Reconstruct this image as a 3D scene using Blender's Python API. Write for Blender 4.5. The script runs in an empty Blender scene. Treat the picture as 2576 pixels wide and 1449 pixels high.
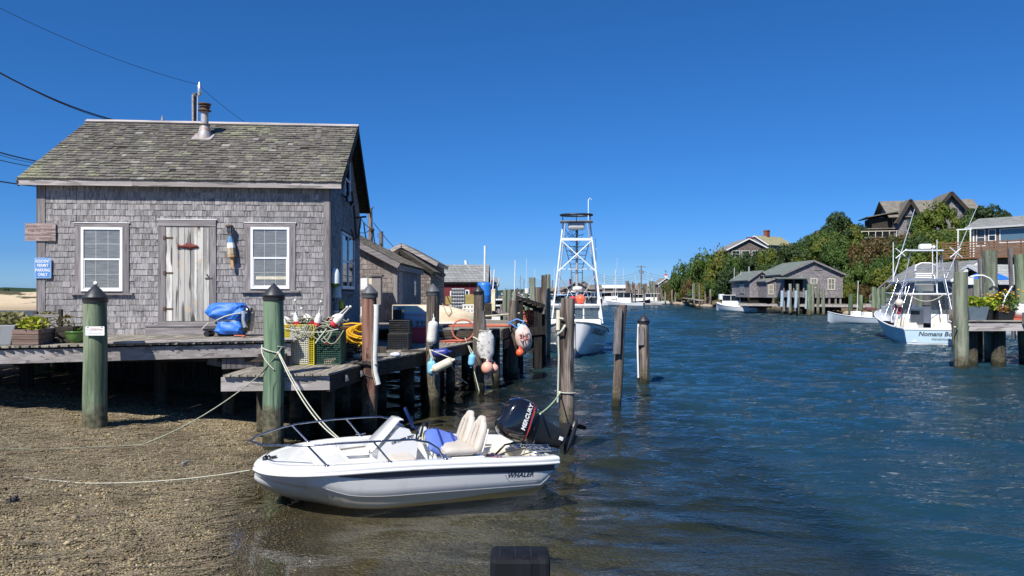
import bpy, math, random
import numpy as np
from mathutils import Vector, Matrix, Euler

# ------------------------------------------------------------------ camera, sky, sun
sc = bpy.context.scene
C = sc.collection
HC = 2.8
cam_d = bpy.data.cameras.new("camera"); cam = bpy.data.objects.new("camera", cam_d); C.objects.link(cam)
cam.location = (0, 0, HC); cam.rotation_euler = (math.radians(90), 0, 0)
cam_d.sensor_width = 36; cam_d.lens = 36*1850/2576; cam_d.shift_y = 0.0041
cam_d.clip_start = .05; cam_d.clip_end = 6000
sc.camera = cam
SUN_EL, SUN_AZ = math.radians(49), math.radians(27)      # sun behind the camera, a little to the left
sun_dir = Vector((-math.sin(SUN_AZ)*math.cos(SUN_EL), -math.cos(SUN_AZ)*math.cos(SUN_EL), math.sin(SUN_EL)))
w = bpy.data.worlds.new("World"); sc.world = w; w.use_nodes = True
nt = w.node_tree; nt.nodes.clear()
sky = nt.nodes.new("ShaderNodeTexSky"); sky.sky_type = 'NISHITA'; sky.sun_disc = False
sky.sun_elevation = SUN_EL; sky.sun_rotation = math.atan2(sun_dir.x, sun_dir.y)
sky.altitude = 0; sky.air_density = 1.0; sky.dust_density = 0.25; sky.ozone_density = 4.0
hs = nt.nodes.new("ShaderNodeHueSaturation"); hs.inputs['Saturation'].default_value = 1.22; hs.inputs['Value'].default_value = 1.0
gm = nt.nodes.new("ShaderNodeGamma"); gm.inputs[1].default_value = 1.0
bg = nt.nodes.new("ShaderNodeBackground"); bg.inputs[1].default_value = 0.15
out = nt.nodes.new("ShaderNodeOutputWorld")
nt.links.new(sky.outputs[0], hs.inputs['Color']); nt.links.new(hs.outputs[0], gm.inputs[0]);
tc = nt.nodes.new("ShaderNodeTexCoord"); sp_ = nt.nodes.new("ShaderNodeSeparateXYZ"); nt.links.new(tc.outputs['Generated'], sp_.inputs[0])
cr_ = nt.nodes.new("ShaderNodeValToRGB"); nt.links.new(sp_.outputs[2], cr_.inputs[0]); el = cr_.color_ramp.elements      # clearer, bluer air than the model's
for p_, c_ in ((0, (.40, .74, 1.55)), (.012, (.42, .75, 1.5)), (.047, (.30, .585, 1.2)), (.126, (.275, .60, 1.07)), (.23, (.33, .66, 1.03)), (.36, (.38, .71, 1.04)), (1, (.42, .74, 1.04))):
    e_ = el[0] if p_ == 0 else (el[len(el)-1] if p_ == 1 else el.new(p_)); e_.color = (*[v/1.5*.80 for v in c_], 1)
mt_ = nt.nodes.new("ShaderNodeMix"); mt_.data_type = 'RGBA'; mt_.blend_type = 'MULTIPLY'; mt_.inputs[0].default_value = 1
nt.links.new(gm.outputs[0], mt_.inputs[6]); nt.links.new(cr_.outputs[0], mt_.inputs[7])
nt.links.new(mt_.outputs[2], bg.inputs[0]); nt.links.new(bg.outputs[0], out.inputs[0])
sd = bpy.data.lights.new("sun", 'SUN'); sd.energy = 4.8; sd.angle = math.radians(.53); sd.color = (1, .955, .88)
so = bpy.data.objects.new("sun", sd); C.objects.link(so); so.rotation_euler = sun_dir.to_track_quat('Z', 'Y').to_euler(); so.location = (-20, -40, 40)
sc.view_settings.view_transform = 'Standard'; sc.view_settings.look = 'None'; sc.view_settings.exposure = 0.38
sc.view_settings.gamma = 1; sc.view_settings.use_curve_mapping = False
sc.cycles.max_bounces = 8; sc.cycles.transparent_max_bounces = 12
sc.cycles.caustics_reflective = False; sc.cycles.caustics_refractive = False

# ------------------------------------------------------------------ helpers
FXC, FYC, FL = 1288., 735., 1850.
def W(x, y, D): return Vector(((x-FXC)/FL*D, D, HC-(y-FYC)/FL*D))   # a sight line of the photograph at distance D
def WX(x, D): return (x-FXC)/FL*D
def WZ(y, D): return HC-(y-FYC)/FL*D
rnd = random.Random(7)
def R(a, b): return rnd.uniform(a, b)
PI = math.pi
def RZ(a): return Matrix.Rotation(a, 4, 'Z')
def RX(a): return Matrix.Rotation(a, 4, 'X')
def RY(a): return Matrix.Rotation(a, 4, 'Y')
def T(*p): return Matrix.Translation(Vector(p[0] if len(p) == 1 else p))
def S(x, y=None, z=None):
    y = x if y is None else y; z = x if z is None else z
    return Matrix.Diagonal((x, y, z, 1))
def frame(o, xdir, zdir=(0, 0, 1)):
    x = Vector(xdir).normalized(); z = Vector(zdir); y = z.cross(x).normalized(); z = x.cross(y).normalized()
    return Matrix(((x.x, y.x, z.x, o[0]), (x.y, y.y, z.y, o[1]), (x.z, y.z, z.z, o[2]), (0, 0, 0, 1)))

class MB:
    def __init__(s, M=None): s.V = []; s.F = []; s.I = []; s.M = M; s.sm = []
    def add(s, vs, fs, m=0, M=None, smooth=False):
        b = len(s.V)
        if M is not None: vs = [M @ Vector(v) for v in vs]
        if s.M is not None: vs = [s.M @ Vector(v) for v in vs]
        s.V.extend(tuple(v) for v in vs); s.F.extend(tuple(b+i for i in f) for f in fs)
        s.I.extend([m]*len(fs)); s.sm.extend([smooth]*len(fs)); return s
    def box(s, x0, x1, y0, y1, z0, z1, m=0, M=None):
        v = [(x0,y0,z0),(x1,y0,z0),(x1,y1,z0),(x0,y1,z0),(x0,y0,z1),(x1,y0,z1),(x1,y1,z1),(x0,y1,z1)]
        return s.add(v, [(0,3,2,1),(4,5,6,7),(0,1,5,4),(1,2,6,5),(2,3,7,6),(3,0,4,7)], m, M)
    def cbox(s, c, d, m=0, M=None):
        return s.box(c[0]-d[0]/2, c[0]+d[0]/2, c[1]-d[1]/2, c[1]+d[1]/2, c[2]-d[2]/2, c[2]+d[2]/2, m, M)
    def beam(s, a, b, w, h, m=0, up=(0, 0, 1)):
        a = Vector(a); b = Vector(b); L = (b-a).length
        if abs((b-a).normalized().dot(Vector(up))) > .99: up = (0, 1, 0)
        return s.box(0, L, -w/2, w/2, -h/2, h/2, m, frame(a, b-a, up))
    def tube(s, pts, r, n=8, m=0, cap=True, smooth=True, closed=False):
        pts = [Vector(p) for p in pts]; k = len(pts); rs = r if isinstance(r, (list, tuple)) else [r]*k
        up = None; rings = []
        for i in range(k):
            if closed: t = pts[(i+1) % k]-pts[i-1]
            else: t = pts[min(i+1, k-1)]-pts[max(i-1, 0)]
            if t.length < 1e-9: t = Vector((0, 0, 1))
            t.normalize()
            if up is None:
                up = Vector((0, 0, 1)) if abs(t.z) < .9 else Vector((0, 1, 0))
            a = t.cross(up)
            if a.length < 1e-6: a = t.orthogonal()
            a.normalize(); b = a.cross(t).normalized(); up = b
            rings.append([pts[i]+(a*math.cos(2*PI*j/n)+b*math.sin(2*PI*j/n))*rs[i] for j in range(n)])
        return s.loft(rings, m, cap and not closed, smooth, closed)
    def loft(s, rings, m=0, cap=True, smooth=True, loop=False, openring=False, M=None):
        n = len(rings[0]); k = len(rings); vs = [p for r in rings for p in r]; fs = []
        for i in range(k if loop else k-1):
            j = (i+1) % k
            for a in range(n-1 if openring else n):
                b = (a+1) % n
                fs.append((i*n+a, i*n+b, j*n+b, j*n+a))
        s.add(vs, fs, m, M, smooth)
        if cap and not loop and not openring:
            s.add(rings[0], [tuple(range(n))[::-1]], m, M); s.add(rings[-1], [tuple(range(n))], m, M)
        return s
    def lathe(s, prof, n=16, m=0, M=None, smooth=True, cap=True):
        rings = [[(r*math.cos(2*PI*j/n), r*math.sin(2*PI*j/n), z) for j in range(n)] for r, z in prof]
        return s.loft(rings, m, cap, smooth, M=M)
    def ball(s, c, r, n=12, m=0, sc=(1, 1, 1), M=None):
        k = n//2+1
        prof = [(max(.001, math.sin(PI*i/k)), -math.cos(PI*i/k)) for i in range(k+1)]
        MM = T(c) @ S(r*sc[0], r*sc[1], r*sc[2])
        if M is not None: MM = M @ MM
        return s.lathe(prof, n, m, MM, True, False)
    def prism(s, poly, vec, m=0, M=None):
        n = len(poly); vec = Vector(vec); a = [Vector(p) for p in poly]; b = [p+vec for p in a]
        return s.add(a+b, [tuple(range(n))[::-1], tuple(range(n, 2*n))]+[(i, (i+1) % n, n+(i+1) % n, n+i) for i in range(n)], m, M)
    def mesh(s, name, mats):
        me = bpy.data.meshes.new(name); me.from_pydata(s.V, [], s.F)
        for x in (mats if isinstance(mats, (list, tuple)) else [mats]): me.materials.append(x)
        me.polygons.foreach_set('material_index', s.I); me.polygons.foreach_set('use_smooth', s.sm); me.update()
        return me

OFF = {}
def props(o, label=None, cat=None, group=None, kind=None):
    if label: o['label'] = label
    if cat: o['category'] = cat
    if group: o['group'] = group
    if kind: o['kind'] = kind
    return o
def thing(name, label, cat, loc=(0, 0, 0), rz=0, group=None, M=None):
    o = bpy.data.objects.new(name, None); C.objects.link(o); o.empty_display_size = .2
    if M is not None: o.matrix_world = M; loc = M.translation
    else: o.location = loc; o.rotation_euler = (0, 0, rz)
    OFF[o.name] = Vector(loc)
    return props(o, label, cat, group)
def part(name, mb, mats, parent, label=None, kind=None, w=False, bevel=0, sub=0):
    if w: mb = shifted(mb, -OFF[parent.name])
    me = mb.mesh(name, mats); o = bpy.data.objects.new(name, me); C.objects.link(o); o.parent = parent
    OFF[o.name] = OFF.get(parent.name, Vector())
    mods(o, bevel, sub)
    return props(o, label, None, None, kind)
def shifted(mb, d):
    n = MB(); n.F = mb.F; n.I = mb.I; n.sm = mb.sm; n.V = [(v[0]+d[0], v[1]+d[1], v[2]+d[2]) for v in mb.V]; return n
def mods(o, bevel, sub):
    if bevel:
        b = o.modifiers.new('bevel', 'BEVEL'); b.width = bevel; b.segments = 2; b.limit_method = 'ANGLE'; b.angle_limit = math.radians(40)
    if sub:
        b = o.modifiers.new('sub', 'SUBSURF'); b.levels = sub; b.render_levels = sub
def solo(name, mb, mats, label=None, cat=None, group=None, kind=None, bevel=0, sub=0, loc=None):
    if loc is None:
        a = np.array(mb.V); lo = a.min(0); hi = a.max(0); loc = ((lo[0]+hi[0])/2, (lo[1]+hi[1])/2, lo[2])
    mb = shifted(mb, (-loc[0], -loc[1], -loc[2])); me = mb.mesh(name, mats)
    o = bpy.data.objects.new(name, me); C.objects.link(o); o.location = loc; OFF[o.name] = Vector(loc); mods(o, bevel, sub)
    return props(o, label, cat, group, kind)
def inst(name, me, parent, M, label=None):
    o = bpy.data.objects.new(name, me); C.objects.link(o); o.parent = parent; o.matrix_local = M
    if label: o['label'] = label
    return o
def copy_tree(o, parent=None):
    c = o.copy(); C.objects.link(c); c.parent = parent; OFF[c.name] = OFF.get(o.name, Vector())
    for ch in list(o.children): copy_tree(ch, c)
    return c
def text_mesh(s, size, mat, shear=0, ext=.002, bold=0, align='CENTER', space=1):
    cu = bpy.data.curves.new('t', 'FONT'); cu.body = s; cu.size = size; cu.shear = shear; cu.extrude = ext; cu.offset = bold
    cu.align_x = align; cu.align_y = 'CENTER'; cu.resolution_u = 2; cu.space_character = space; cu.space_line = .85
    o = bpy.data.objects.new('t', cu); C.objects.link(o); dg = bpy.context.evaluated_depsgraph_get()
    me = bpy.data.meshes.new_from_object(o.evaluated_get(dg)); bpy.data.objects.remove(o); bpy.data.curves.remove(cu)
    me.materials.clear(); me.materials.append(mat); return me
def text(s, size, mat, parent, M, name='lettering', **k):          # text lies in local XY, faces +Z of M
    return inst(name, text_mesh(s, size, mat, **k), parent, M)
def catenary(a, b, sag, n=14):
    a = Vector(a); b = Vector(b); return [a.lerp(b, i/n)-Vector((0, 0, sag*4*(i/n)*(1-i/n))) for i in range(n+1)]

# ------------------------------------------------------------------ materials
def nodes(name):
    m = bpy.data.materials.new(name); m.use_nodes = True; t = m.node_tree; t.nodes.clear()
    o = t.nodes.new('ShaderNodeOutputMaterial'); return m, t, o
class N:
    def __init__(s, t): s.t = t
    def n(s, ty, **k):
        x = s.t.nodes.new(ty)
        for a, b in k.items():
            if a.startswith('i_'):
                x.inputs[int(a[2:]) if a[2:].isdigit() else a[2:].replace('_', ' ')].default_value = b
            else: setattr(x, a, b)
        return x
    def l(s, a, b): s.t.links.new(a, b)
    def val(s, sock, v):
        if hasattr(v, 'is_linked') or hasattr(v, 'links'): s.l(v, sock)
        else: sock.default_value = v
    def math(s, op, a, b=0., c=None, clamp=False):
        x = s.n('ShaderNodeMath', operation=op, use_clamp=clamp); s.val(x.inputs[0], a); s.val(x.inputs[1], b)
        if c is not None: s.val(x.inputs[2], c)
        return x.outputs[0]
    def mapr(s, v, a, b, c=0., d=1., smooth=False):
        x = s.n('ShaderNodeMapRange', interpolation_type='SMOOTHSTEP' if smooth else 'LINEAR')
        s.val(x.inputs[0], v); x.inputs[1].default_value = a; x.inputs[2].default_value = b; x.inputs[3].default_value = c; x.inputs[4].default_value = d
        return x.outputs[0]
    def mix(s, f, a, b, mode='MIX'):
        x = s.n('ShaderNodeMix', data_type='RGBA', blend_type=mode); s.val(x.inputs[0], f)
        for k, v in ((6, a), (7, b)):
            if isinstance(v, (tuple, list)): x.inputs[k].default_value = (*v[:3], 1)
            else: s.l(v, x.inputs[k])
        return x.outputs[2]
    def noise(s, vec, scale, detail=4, rough=.55, dist=0.):
        x = s.n('ShaderNodeTexNoise'); s.l(vec, x.inputs['Vector']); x.inputs['Scale'].default_value = scale
        x.inputs['Detail'].default_value = detail; x.inputs['Roughness'].default_value = rough; x.inputs['Distortion'].default_value = dist
        return x.outputs[0]
    def mapping(s, vec, scale=(1, 1, 1), loc=(0, 0, 0), rot=(0, 0, 0)):
        x = s.n('ShaderNodeMapping'); s.l(vec, x.inputs[0]); x.inputs['Scale'].default_value = scale; x.inputs['Location'].default_value = loc; x.inputs['Rotation'].default_value = rot
        return x.outputs[0]
    def ramp(s, f, stops, interp='LINEAR'):
        x = s.n('ShaderNodeValToRGB'); s.val(x.inputs[0], f); e = x.color_ramp.elements; x.color_ramp.interpolation = interp
        while len(e) < len(stops): e.new(.5)
        for q, (p, c) in zip(e, stops): q.position = p; q.color = (*c, 1) if not isinstance(c, (int, float)) else (c, c, c, 1)
        return x.outputs[0]
    def rand(s):       # one random number per object and per loose piece
        a = s.n('ShaderNodeObjectInfo').outputs['Random']; b = s.n('ShaderNodeNewGeometry').outputs['Random Per Island']
        return s.math('FRACT', s.math('ADD', a, b))
    def objco(s, seed=True):
        c = s.n('ShaderNodeTexCoord').outputs['Object']
        if not seed: return c
        r = s.math('MULTIPLY', s.rand(), 37.)
        v = s.n('ShaderNodeVectorMath', operation='ADD'); s.l(c, v.inputs[0]); x = s.n('ShaderNodeCombineXYZ'); 
        for k in range(3): s.l(r, x.inputs[k])
        s.l(x.outputs[0], v.inputs[1]); return v.outputs[0]
    def bump(s, h, strength=.5, dist=.01, normal=None):
        x = s.n('ShaderNodeBump'); s.val(x.inputs['Strength'], strength); x.inputs['Distance'].default_value = dist; s.l(h, x.inputs['Height'])
        if normal is not None: s.l(normal, x.inputs['Normal'])
        return x.outputs[0]
    def bsdf(s, o, col, rough=.7, metal=0., nrm=None, spec=.5, **k):
        b = s.n('ShaderNodeBsdfPrincipled')
        if isinstance(col, (tuple, list)): b.inputs['Base Color'].default_value = (*col[:3], 1)
        else: s.l(col, b.inputs['Base Color'])
        s.val(b.inputs['Roughness'], rough); b.inputs['Metallic'].default_value = metal; b.inputs['Specular IOR Level'].default_value = spec
        if nrm is not None: s.l(nrm, b.inputs['Normal'])
        for a, v in k.items(): b.inputs[a.replace('_', ' ')].default_value = v
        if o is not None: s.l(b.outputs[0], o.inputs[0])
        return b
def plain(name, c, rough=.5, metal=0, dirt=.12, ds=6., bump=.0, c2=None, spec=.5, **k):
    """painted, plastic or metal surface with uneven wear"""
    m, t, o = nodes(name); q = N(t); co = q.objco()
    f = q.noise(co, ds, 5, .6)
    dk = c2 or tuple(x*.55 for x in c)
    col = q.mix(q.mapr(f, .42, .75, 0, min(1, dirt*3), True), c, dk)
    fine = q.noise(co, ds*9, 3)
    q.bsdf(o, col, q.mapr(fine, .3, .7, max(.02, rough-.08), rough+.12), metal, q.bump(f, bump, .01) if bump else None, spec, **k)
    return m
def wood(name, c1, c2, axis='x', sc=1., bump=.5, rough=.85, tide=None, stain=None, crack=.5, extra=None):
    """weathered timber; grain along a local axis; tide=(z0,z1) makes the foot dark with algae"""
    m, t, o = nodes(name); q = N(t); co = q.objco()
    a = {'x': (1.2, 14, 14), 'y': (14, 1.2, 14), 'z': (14, 14, 1.2)}[axis]
    b = {'x': (3, 60, 60), 'y': (60, 3, 60), 'z': (60, 60, 3)}[axis]
    g = q.noise(q.mapping(co, tuple(x*sc for x in a)), 1, 5, .6, .4)
    f = q.noise(q.mapping(co, tuple(x*sc for x in b)), 1, 3, .6)
    big = q.noise(co, 2.2*sc, 3)
    col = q.mix(q.mapr(g, .42, .58, 0, 1, True), c2, c1)
    col = q.mix(q.mapr(big, .35, .7, 0, .5), col, tuple(x*.62 for x in c1))
    rv = q.rand(); col = q.mix(q.mapr(rv, 0, 1, 0, .45), col, tuple(x*.55 for x in c2), 'MIX')
    cr = q.mapr(q.noise(q.mapping(co, tuple(x*sc*.8 for x in a), (5, 3, 1)), 1.6, 2), .58, .63)
    col = q.mix(q.math('MULTIPLY', cr, crack), col, tuple(x*.18 for x in c2))
    if extra: 
        e = q.mapr(q.noise(co, extra[1], 4, .65), extra[2], extra[3], 0, extra[4] if len(extra) > 4 else 1, True); col = q.mix(e, col, extra[0])
    if tide:
        st_ = q.mapr(q.noise(q.mapping(co, (26, 26, .8)), 1, 4, .7), .5, .62, 0, .5, True); col = q.mix(st_, col, tuple(x*.5 for x in c2))
        z = q.n('ShaderNodeSeparateXYZ'); q.l(q.n('ShaderNodeNewGeometry').outputs['Position'], z.inputs[0])
        zz = q.math('ADD', z.outputs[2], q.math('MULTIPLY', q.math('SUBTRACT', q.noise(co, 6, 3), .5), .5))
        al = q.mix(q.mapr(q.noise(co, 14, 3), .35, .65), (.055, .05, .028), (.16, .14, .095))
        col = q.mix(q.mapr(zz, tide[1], tide[0], 0, .92, True), col, al)
        col = q.mix(q.mapr(zz, .32, .12, 0, .9, True), col, (.022, .022, .012))
    h = q.math('ADD', q.math('MULTIPLY', g, 1.), q.math('ADD', q.math('MULTIPLY', f, .35), q.math('MULTIPLY', cr, -.8)))
    q.bsdf(o, col, rough, 0, q.bump(h, .9 if tide else bump, .022 if tide else .012), .25)
    return m

M_ = {}
WG = M_['wood'] = wood('grey_timber', (.34, .31, .285), (.17, .155, .14))
M_['plank'] = wood('deck_plank_timber', (.42, .38, .31), (.22, .20, .165), bump=.6)
M_['fascia'] = wood('pale_fascia_timber', (.56, .51, .485), (.37, .335, .315), sc=.7, crack=.5, extra=((.16, .10, .07), 3.2, .68, .74, .6))
M_['woodz'] = wood('grey_timber_upright', (.30, .27, .265), (.15, .135, .13), 'z')
M_['trim'] = wood('grey_trim_timber', (.36, .33, .33), (.22, .20, .20), 'z', crack=.3)
M_['trimx'] = wood('grey_trim_timber_flat', (.38, .35, .345), (.24, .215, .215), 'x', crack=.3)
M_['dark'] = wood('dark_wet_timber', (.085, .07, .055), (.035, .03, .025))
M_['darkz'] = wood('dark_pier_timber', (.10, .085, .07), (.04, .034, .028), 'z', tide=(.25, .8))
M_['pgreen'] = wood('green_treated_pile', (.32, .39, .25), (.11, .155, .095), 'z', sc=.36, tide=(.6, .95), crack=.25)
M_['pgreen2'] = wood('pale_green_pile', (.36, .38, .28), (.17, .20, .14), 'z', sc=.36, tide=(.3, .8), crack=.25, extra=((.25, .24, .18), 4, .5, .7))
M_['pbrown'] = wood('red_brown_pile', (.32, .17, .125), (.16, .085, .065), 'z', sc=.36, tide=(.3, .85), crack=.8, extra=((.30, .22, .17), 3, .58, .68))
M_['pdark'] = wood('dark_brown_pile', (.24, .195, .165), (.11, .09, .075), 'z', sc=.36, tide=(.35, 1.0), crack=.7)
M_['pgrey'] = wood('silver_grey_pile', (.40, .34, .29), (.13, .095, .075), 'z', sc=.36, tide=(.2, .75), crack=.8)
M_['door'] = wood('peeling_white_door', (.78, .75, .68), (.26, .25, .235), 'z', sc=.42, bump=.9, crack=.9, extra=((.56, .42, .28), 3.0, .57, .66, .65))
M_['box'] = wood('brown_box_timber', (.33, .235, .19), (.19, .13, .11), 'x', crack=.3)

def shingle_mat(name, cols, streak=.6, lichen=None, rough=.9):
    m, t, o = nodes(name); q = N(t); co = q.objco(); r = q.rand()
    base = q.ramp(r, [(i/(len(cols)-1), c) for i, c in enumerate(cols)])
    g = q.noise(q.mapping(co, (30, 30, 2.6)), 1, 4, .65)
    col = q.mix(q.mapr(g, .44, .66, 0, streak, True), base, tuple(x*.28 for x in cols[0]))
    b2 = q.noise(q.mapping(co, (120, 120, 8)), 1, 2)
    col = q.mix(q.mapr(b2, .5, .75, 0, .35), col, tuple(min(1, x*1.6) for x in cols[-1]))
    pos = q.n('ShaderNodeNewGeometry').outputs['Position']
    col = q.mix(q.mapr(q.noise(pos, .55, 3), .4, .65, 0, .35, True), col, tuple(x*.55 for x in cols[1]))
    if lichen:
        e = q.math('ADD', q.math('MULTIPLY', q.noise(pos, .45, 2), 1.), q.math('MULTIPLY', q.noise(pos, 16, 5, .75), .75))
        col = q.mix(q.mapr(e, .98, 1.12, 0, .6, True), col, lichen)
        rr = q.math('FRACT', q.math('MULTIPLY', r, 13.7))
        col = q.mix(q.mapr(rr, .978, .982, 0, .6), col, (.38, .37, .33))
        edge = q.mapr(q.math('ADD', q.math('FRACT', q.math('MULTIPLY', r, 5.3)), q.math('MULTIPLY', q.noise(pos, .6, 2), .5)), 1.12, 1.2, 0, .6)
        col = q.mix(q.math('MULTIPLY', edge, q.mapr(q.noise(co, 30, 3), .4, .55)), col, lichen)
    q.bsdf(o, col, rough, 0, q.bump(q.math('ADD', g, q.math('MULTIPLY', b2, .4)), .6, .006), .2)
    return m
M_['shw'] = shingle_mat('wall_shingle_wood', [(.225, .212, .212), (.30, .285, .282), (.40, .375, .372), (.34, .32, .31)], .8)
M_['shw2'] = shingle_mat('brownish_shingle_wood', [(.20, .17, .15), (.29, .25, .225), (.36, .315, .285), (.25, .21, .19)], .8)
M_['shr'] = shingle_mat('roof_shingle_wood', [(.115, .105, .092), (.165, .152, .132), (.215, .20, .175), (.15, .138, .12)], .6, (.32, .33, .19))
M_['shr2'] = shingle_mat('old_roof_shingle_wood', [(.17, .15, .12), (.24, .21, .165), (.28, .25, .20), (.2, .18, .15)], .5)

def farshingle(name, c, rowh=.16, wid=.22, var=.35, bump=.6, edge=.4):
    m, t, o = nodes(name); q = N(t); co = q.n('ShaderNodeTexCoord').outputs['Object']
    s = q.n('ShaderNodeSeparateXYZ'); q.l(co, s.inputs[0]); cx = q.n('ShaderNodeCombineXYZ')
    q.l(q.math('ADD', s.outputs[0], s.outputs[1]), cx.inputs[0]); q.l(s.outputs[2], cx.inputs[1])
    b = q.n('ShaderNodeTexBrick'); q.l(cx.outputs[0], b.inputs[0]); b.inputs['Scale'].default_value = 1
    b.inputs['Brick Width'].default_value = wid; b.inputs['Row Height'].default_value = rowh; b.inputs['Mortar Size'].default_value = .012; b.inputs['Mortar Smooth'].default_value = .3
    b.inputs['Color1'].default_value = (*[x*(1+var) for x in c], 1); b.inputs['Color2'].default_value = (*[x*(1-var) for x in c], 1); b.inputs['Mortar'].default_value = (*[x*edge for x in c], 1)
    n = q.noise(q.mapping(co, (3, 3, .8)), 1.2, 5, .65)
    col = q.mix(q.mapr(n, .35, .7, 0, .5), b.outputs[0], tuple(x*.5 for x in c))
    q.bsdf(o, col, .9, 0, q.bump(q.math('SUBTRACT', q.noise(co, 22, 2), b.outputs[1]), bump, .03), .2)
    return m
M_['fsh'] = farshingle('far_grey_shingles', (.30, .275, .28))
M_['fshb'] = farshingle('far_brown_shingles', (.22, .18, .155))
M_['froof'] = farshingle('far_grey_roofing', (.27, .275, .265), .2, .35, .2)
M_['froofg'] = farshingle('far_green_grey_roofing', (.20, .23, .205), .2, .35, .15)
M_['froofb'] = farshingle('far_brown_roofing', (.24, .22, .185), .2, .35, .25)
M_['froofy'] = farshingle('far_lichened_roofing', (.36, .34, .20), .25, .3, .3)
M_['red'] = farshingle('red_painted_boards', (.17, .035, .04), 3., .22, .25)
M_['fpink'] = farshingle('pale_pinkish_boards', (.42, .35, .31), .2, 3, .1)
M_['brick'] = farshingle('red_chimney_brick', (.33, .12, .08), .08, .2, .2)
M_['white'] = plain('white_paint', (.82, .82, .80), .45, dirt=.08)
M_['gel'] = plain('white_gelcoat', (.83, .83, .81), .16, dirt=.02, ds=2.2, Coat_Weight=.4, Coat_Roughness=.06)
M_['gelw'] = plain('worn_white_gelcoat', (.80, .80, .77), .3, dirt=.06, ds=2.5)
M_['cream'] = plain('cream_paint', (.72, .66, .5), .5, dirt=.2)
M_['black'] = plain('black_plastic', (.02, .021, .024), .38, dirt=.1)
M_['grey'] = plain('grey_plastic', (.22, .23, .24), .5)
M_['navy'] = plain('dark_grey_stripe', (.085, .085, .11), .3)
M_['alu'] = plain('brushed_aluminium', (.78, .79, .80), .32, .85, dirt=.08)
M_['tower'] = plain('white_enamel_pipe', (.80, .82, .84), .3, 0, dirt=.06)
M_['bluep'] = plain('pale_blue_pipe', (.42, .55, .78), .35)
M_['steel'] = plain('stainless_steel', (.62, .63, .65), .2, 1., dirt=.1)
M_['dsteel'] = plain('dark_handrail_steel', (.30, .32, .38), .25, 1., dirt=.2)
M_['rust'] = plain('rusty_galvanised', (.46, .47, .47), .55, .3, dirt=.33, ds=5, c2=(.34, .12, .045))
M_['rustd'] = plain('dark_rust', (.12, .075, .05), .8, .2, dirt=.3)
M_['capb'] = plain('black_cap_plastic', (.028, .030, .036), .42, dirt=.1, c2=(.06, .06, .065))
M_['capg'] = plain('grey_cap_plastic', (.10, .105, .112), .5)
M_['rope'] = plain('pale_rope', (.58, .58, .47), .9, dirt=.2, ds=40)
M_['ropeg'] = plain('mossy_grey_rope', (.36, .37, .27), .95, dirt=.3, ds=30)
M_['ropey'] = plain('yellow_rope', (.80, .44, .015), .8, dirt=.1)
M_['roped'] = plain('dark_rope', (.06, .055, .05), .9)
M_['hose'] = plain('orange_red_hose', (.55, .15, .09), .6)
M_['tarp'] = plain('blue_tarp', (.03, .17, .62), .5, dirt=.05, bump=.25, ds=9)
M_['blue'] = plain('blue_plastic', (.03, .19, .60), .4)
M_['lblue'] = plain('light_blue_foam', (.22, .56, .80), .6)
M_['dblue'] = plain('dark_blue_vinyl', (.03, .045, .25), .35)
M_['redp'] = plain('red_plastic', (.52, .045, .06), .4)
M_['orange'] = plain('orange_buoy_vinyl', (.85, .13, .05), .35, dirt=.15, c2=(.8, .35, .25))
M_['pink'] = plain('faded_pink_vinyl', (.80, .42, .32), .4, dirt=.2, ds=4, c2=(.75, .2, .12))
M_['buoyw'] = plain('white_foam_buoy', (.74, .72, .66), .75, dirt=.25, ds=22, c2=(.4, .38, .33))
M_['buoyr'] = plain('red_buoy_paint', (.68, .04, .05), .6, dirt=.2)
M_['canvas'] = plain('white_canvas_hose', (.74, .73, .66), .8, dirt=.12, bump=.3, ds=12)
M_['vinyl'] = plain('beige_seat_vinyl', (.60, .54, .46), .42, dirt=.06)
M_['skiff'] = plain('cream_skiff_paint', (.74, .62, .45), .6, dirt=.25, ds=3, c2=(.55, .38, .2))
M_['green'] = plain('green_glaze', (.09, .19, .045), .18, dirt=.08)
M_['planter'] = plain('slate_grey_planter', (.12, .16, .19), .5)
M_['yellow'] = plain('yellow_wire', (.62, .52, .02), .5)
M_['wirew'] = plain('white_wire', (.70, .68, .62), .5)
M_['wireg'] = plain('dark_green_wire', (.025, .09, .065), .5)
M_['wireb'] = plain('black_wire', (.03, .03, .03), .5)
M_['fish'] = plain('rust_red_carved_fish', (.16, .03, .022), .7, bump=.4, ds=12)
M_['bronze'] = plain('brown_metal', (.22, .15, .09), .5, .3)
M_['sunum'] = plain('bright_blue_canvas', (.015, .16, .62), .7)
M_['bait'] = plain('bait_and_shells', (.5, .40, .26), .9, dirt=.3, ds=60)
M_['signb'] = plain('faded_blue_sign', (.10, .27, .62), .4)
M_['signw'] = plain('white_sign', (.85, .85, .83), .4, dirt=.03)
M_['ink'] = plain('dark_lettering', (.025, .03, .05), .5)
M_['inkred'] = plain('red_lettering', (.6, .04, .05), .5)
M_['inkf'] = plain('faded_red_script', (.30, .13, .11), .7)
M_['litter'] = plain('red_wrapper', (.6, .03, .03), .3)
M_['rock'] = plain('shore_rock', (.34, .28, .21), .9, dirt=.3, bump=.8, ds=1.5)
M_['bark'] = plain('grey_bark', (.12, .10, .085), .9, dirt=.3)
def glass(name, c=(.05, .06, .07), see=.25, rough=.03):
    m, t, o = nodes(name); q = N(t)
    g = q.bsdf(None, c, rough, 0, None, .8); tr = q.n('ShaderNodeBsdfTransparent'); mx = q.n('ShaderNodeMixShader'); mx.inputs[0].default_value = see
    q.l(g.outputs[0], mx.inputs[1]); q.l(tr.outputs[0], mx.inputs[2]); q.l(mx.outputs[0], o.inputs[0]); return m
M_['glass'] = glass('window_glass', (.09, .10, .10), .35)
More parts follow.
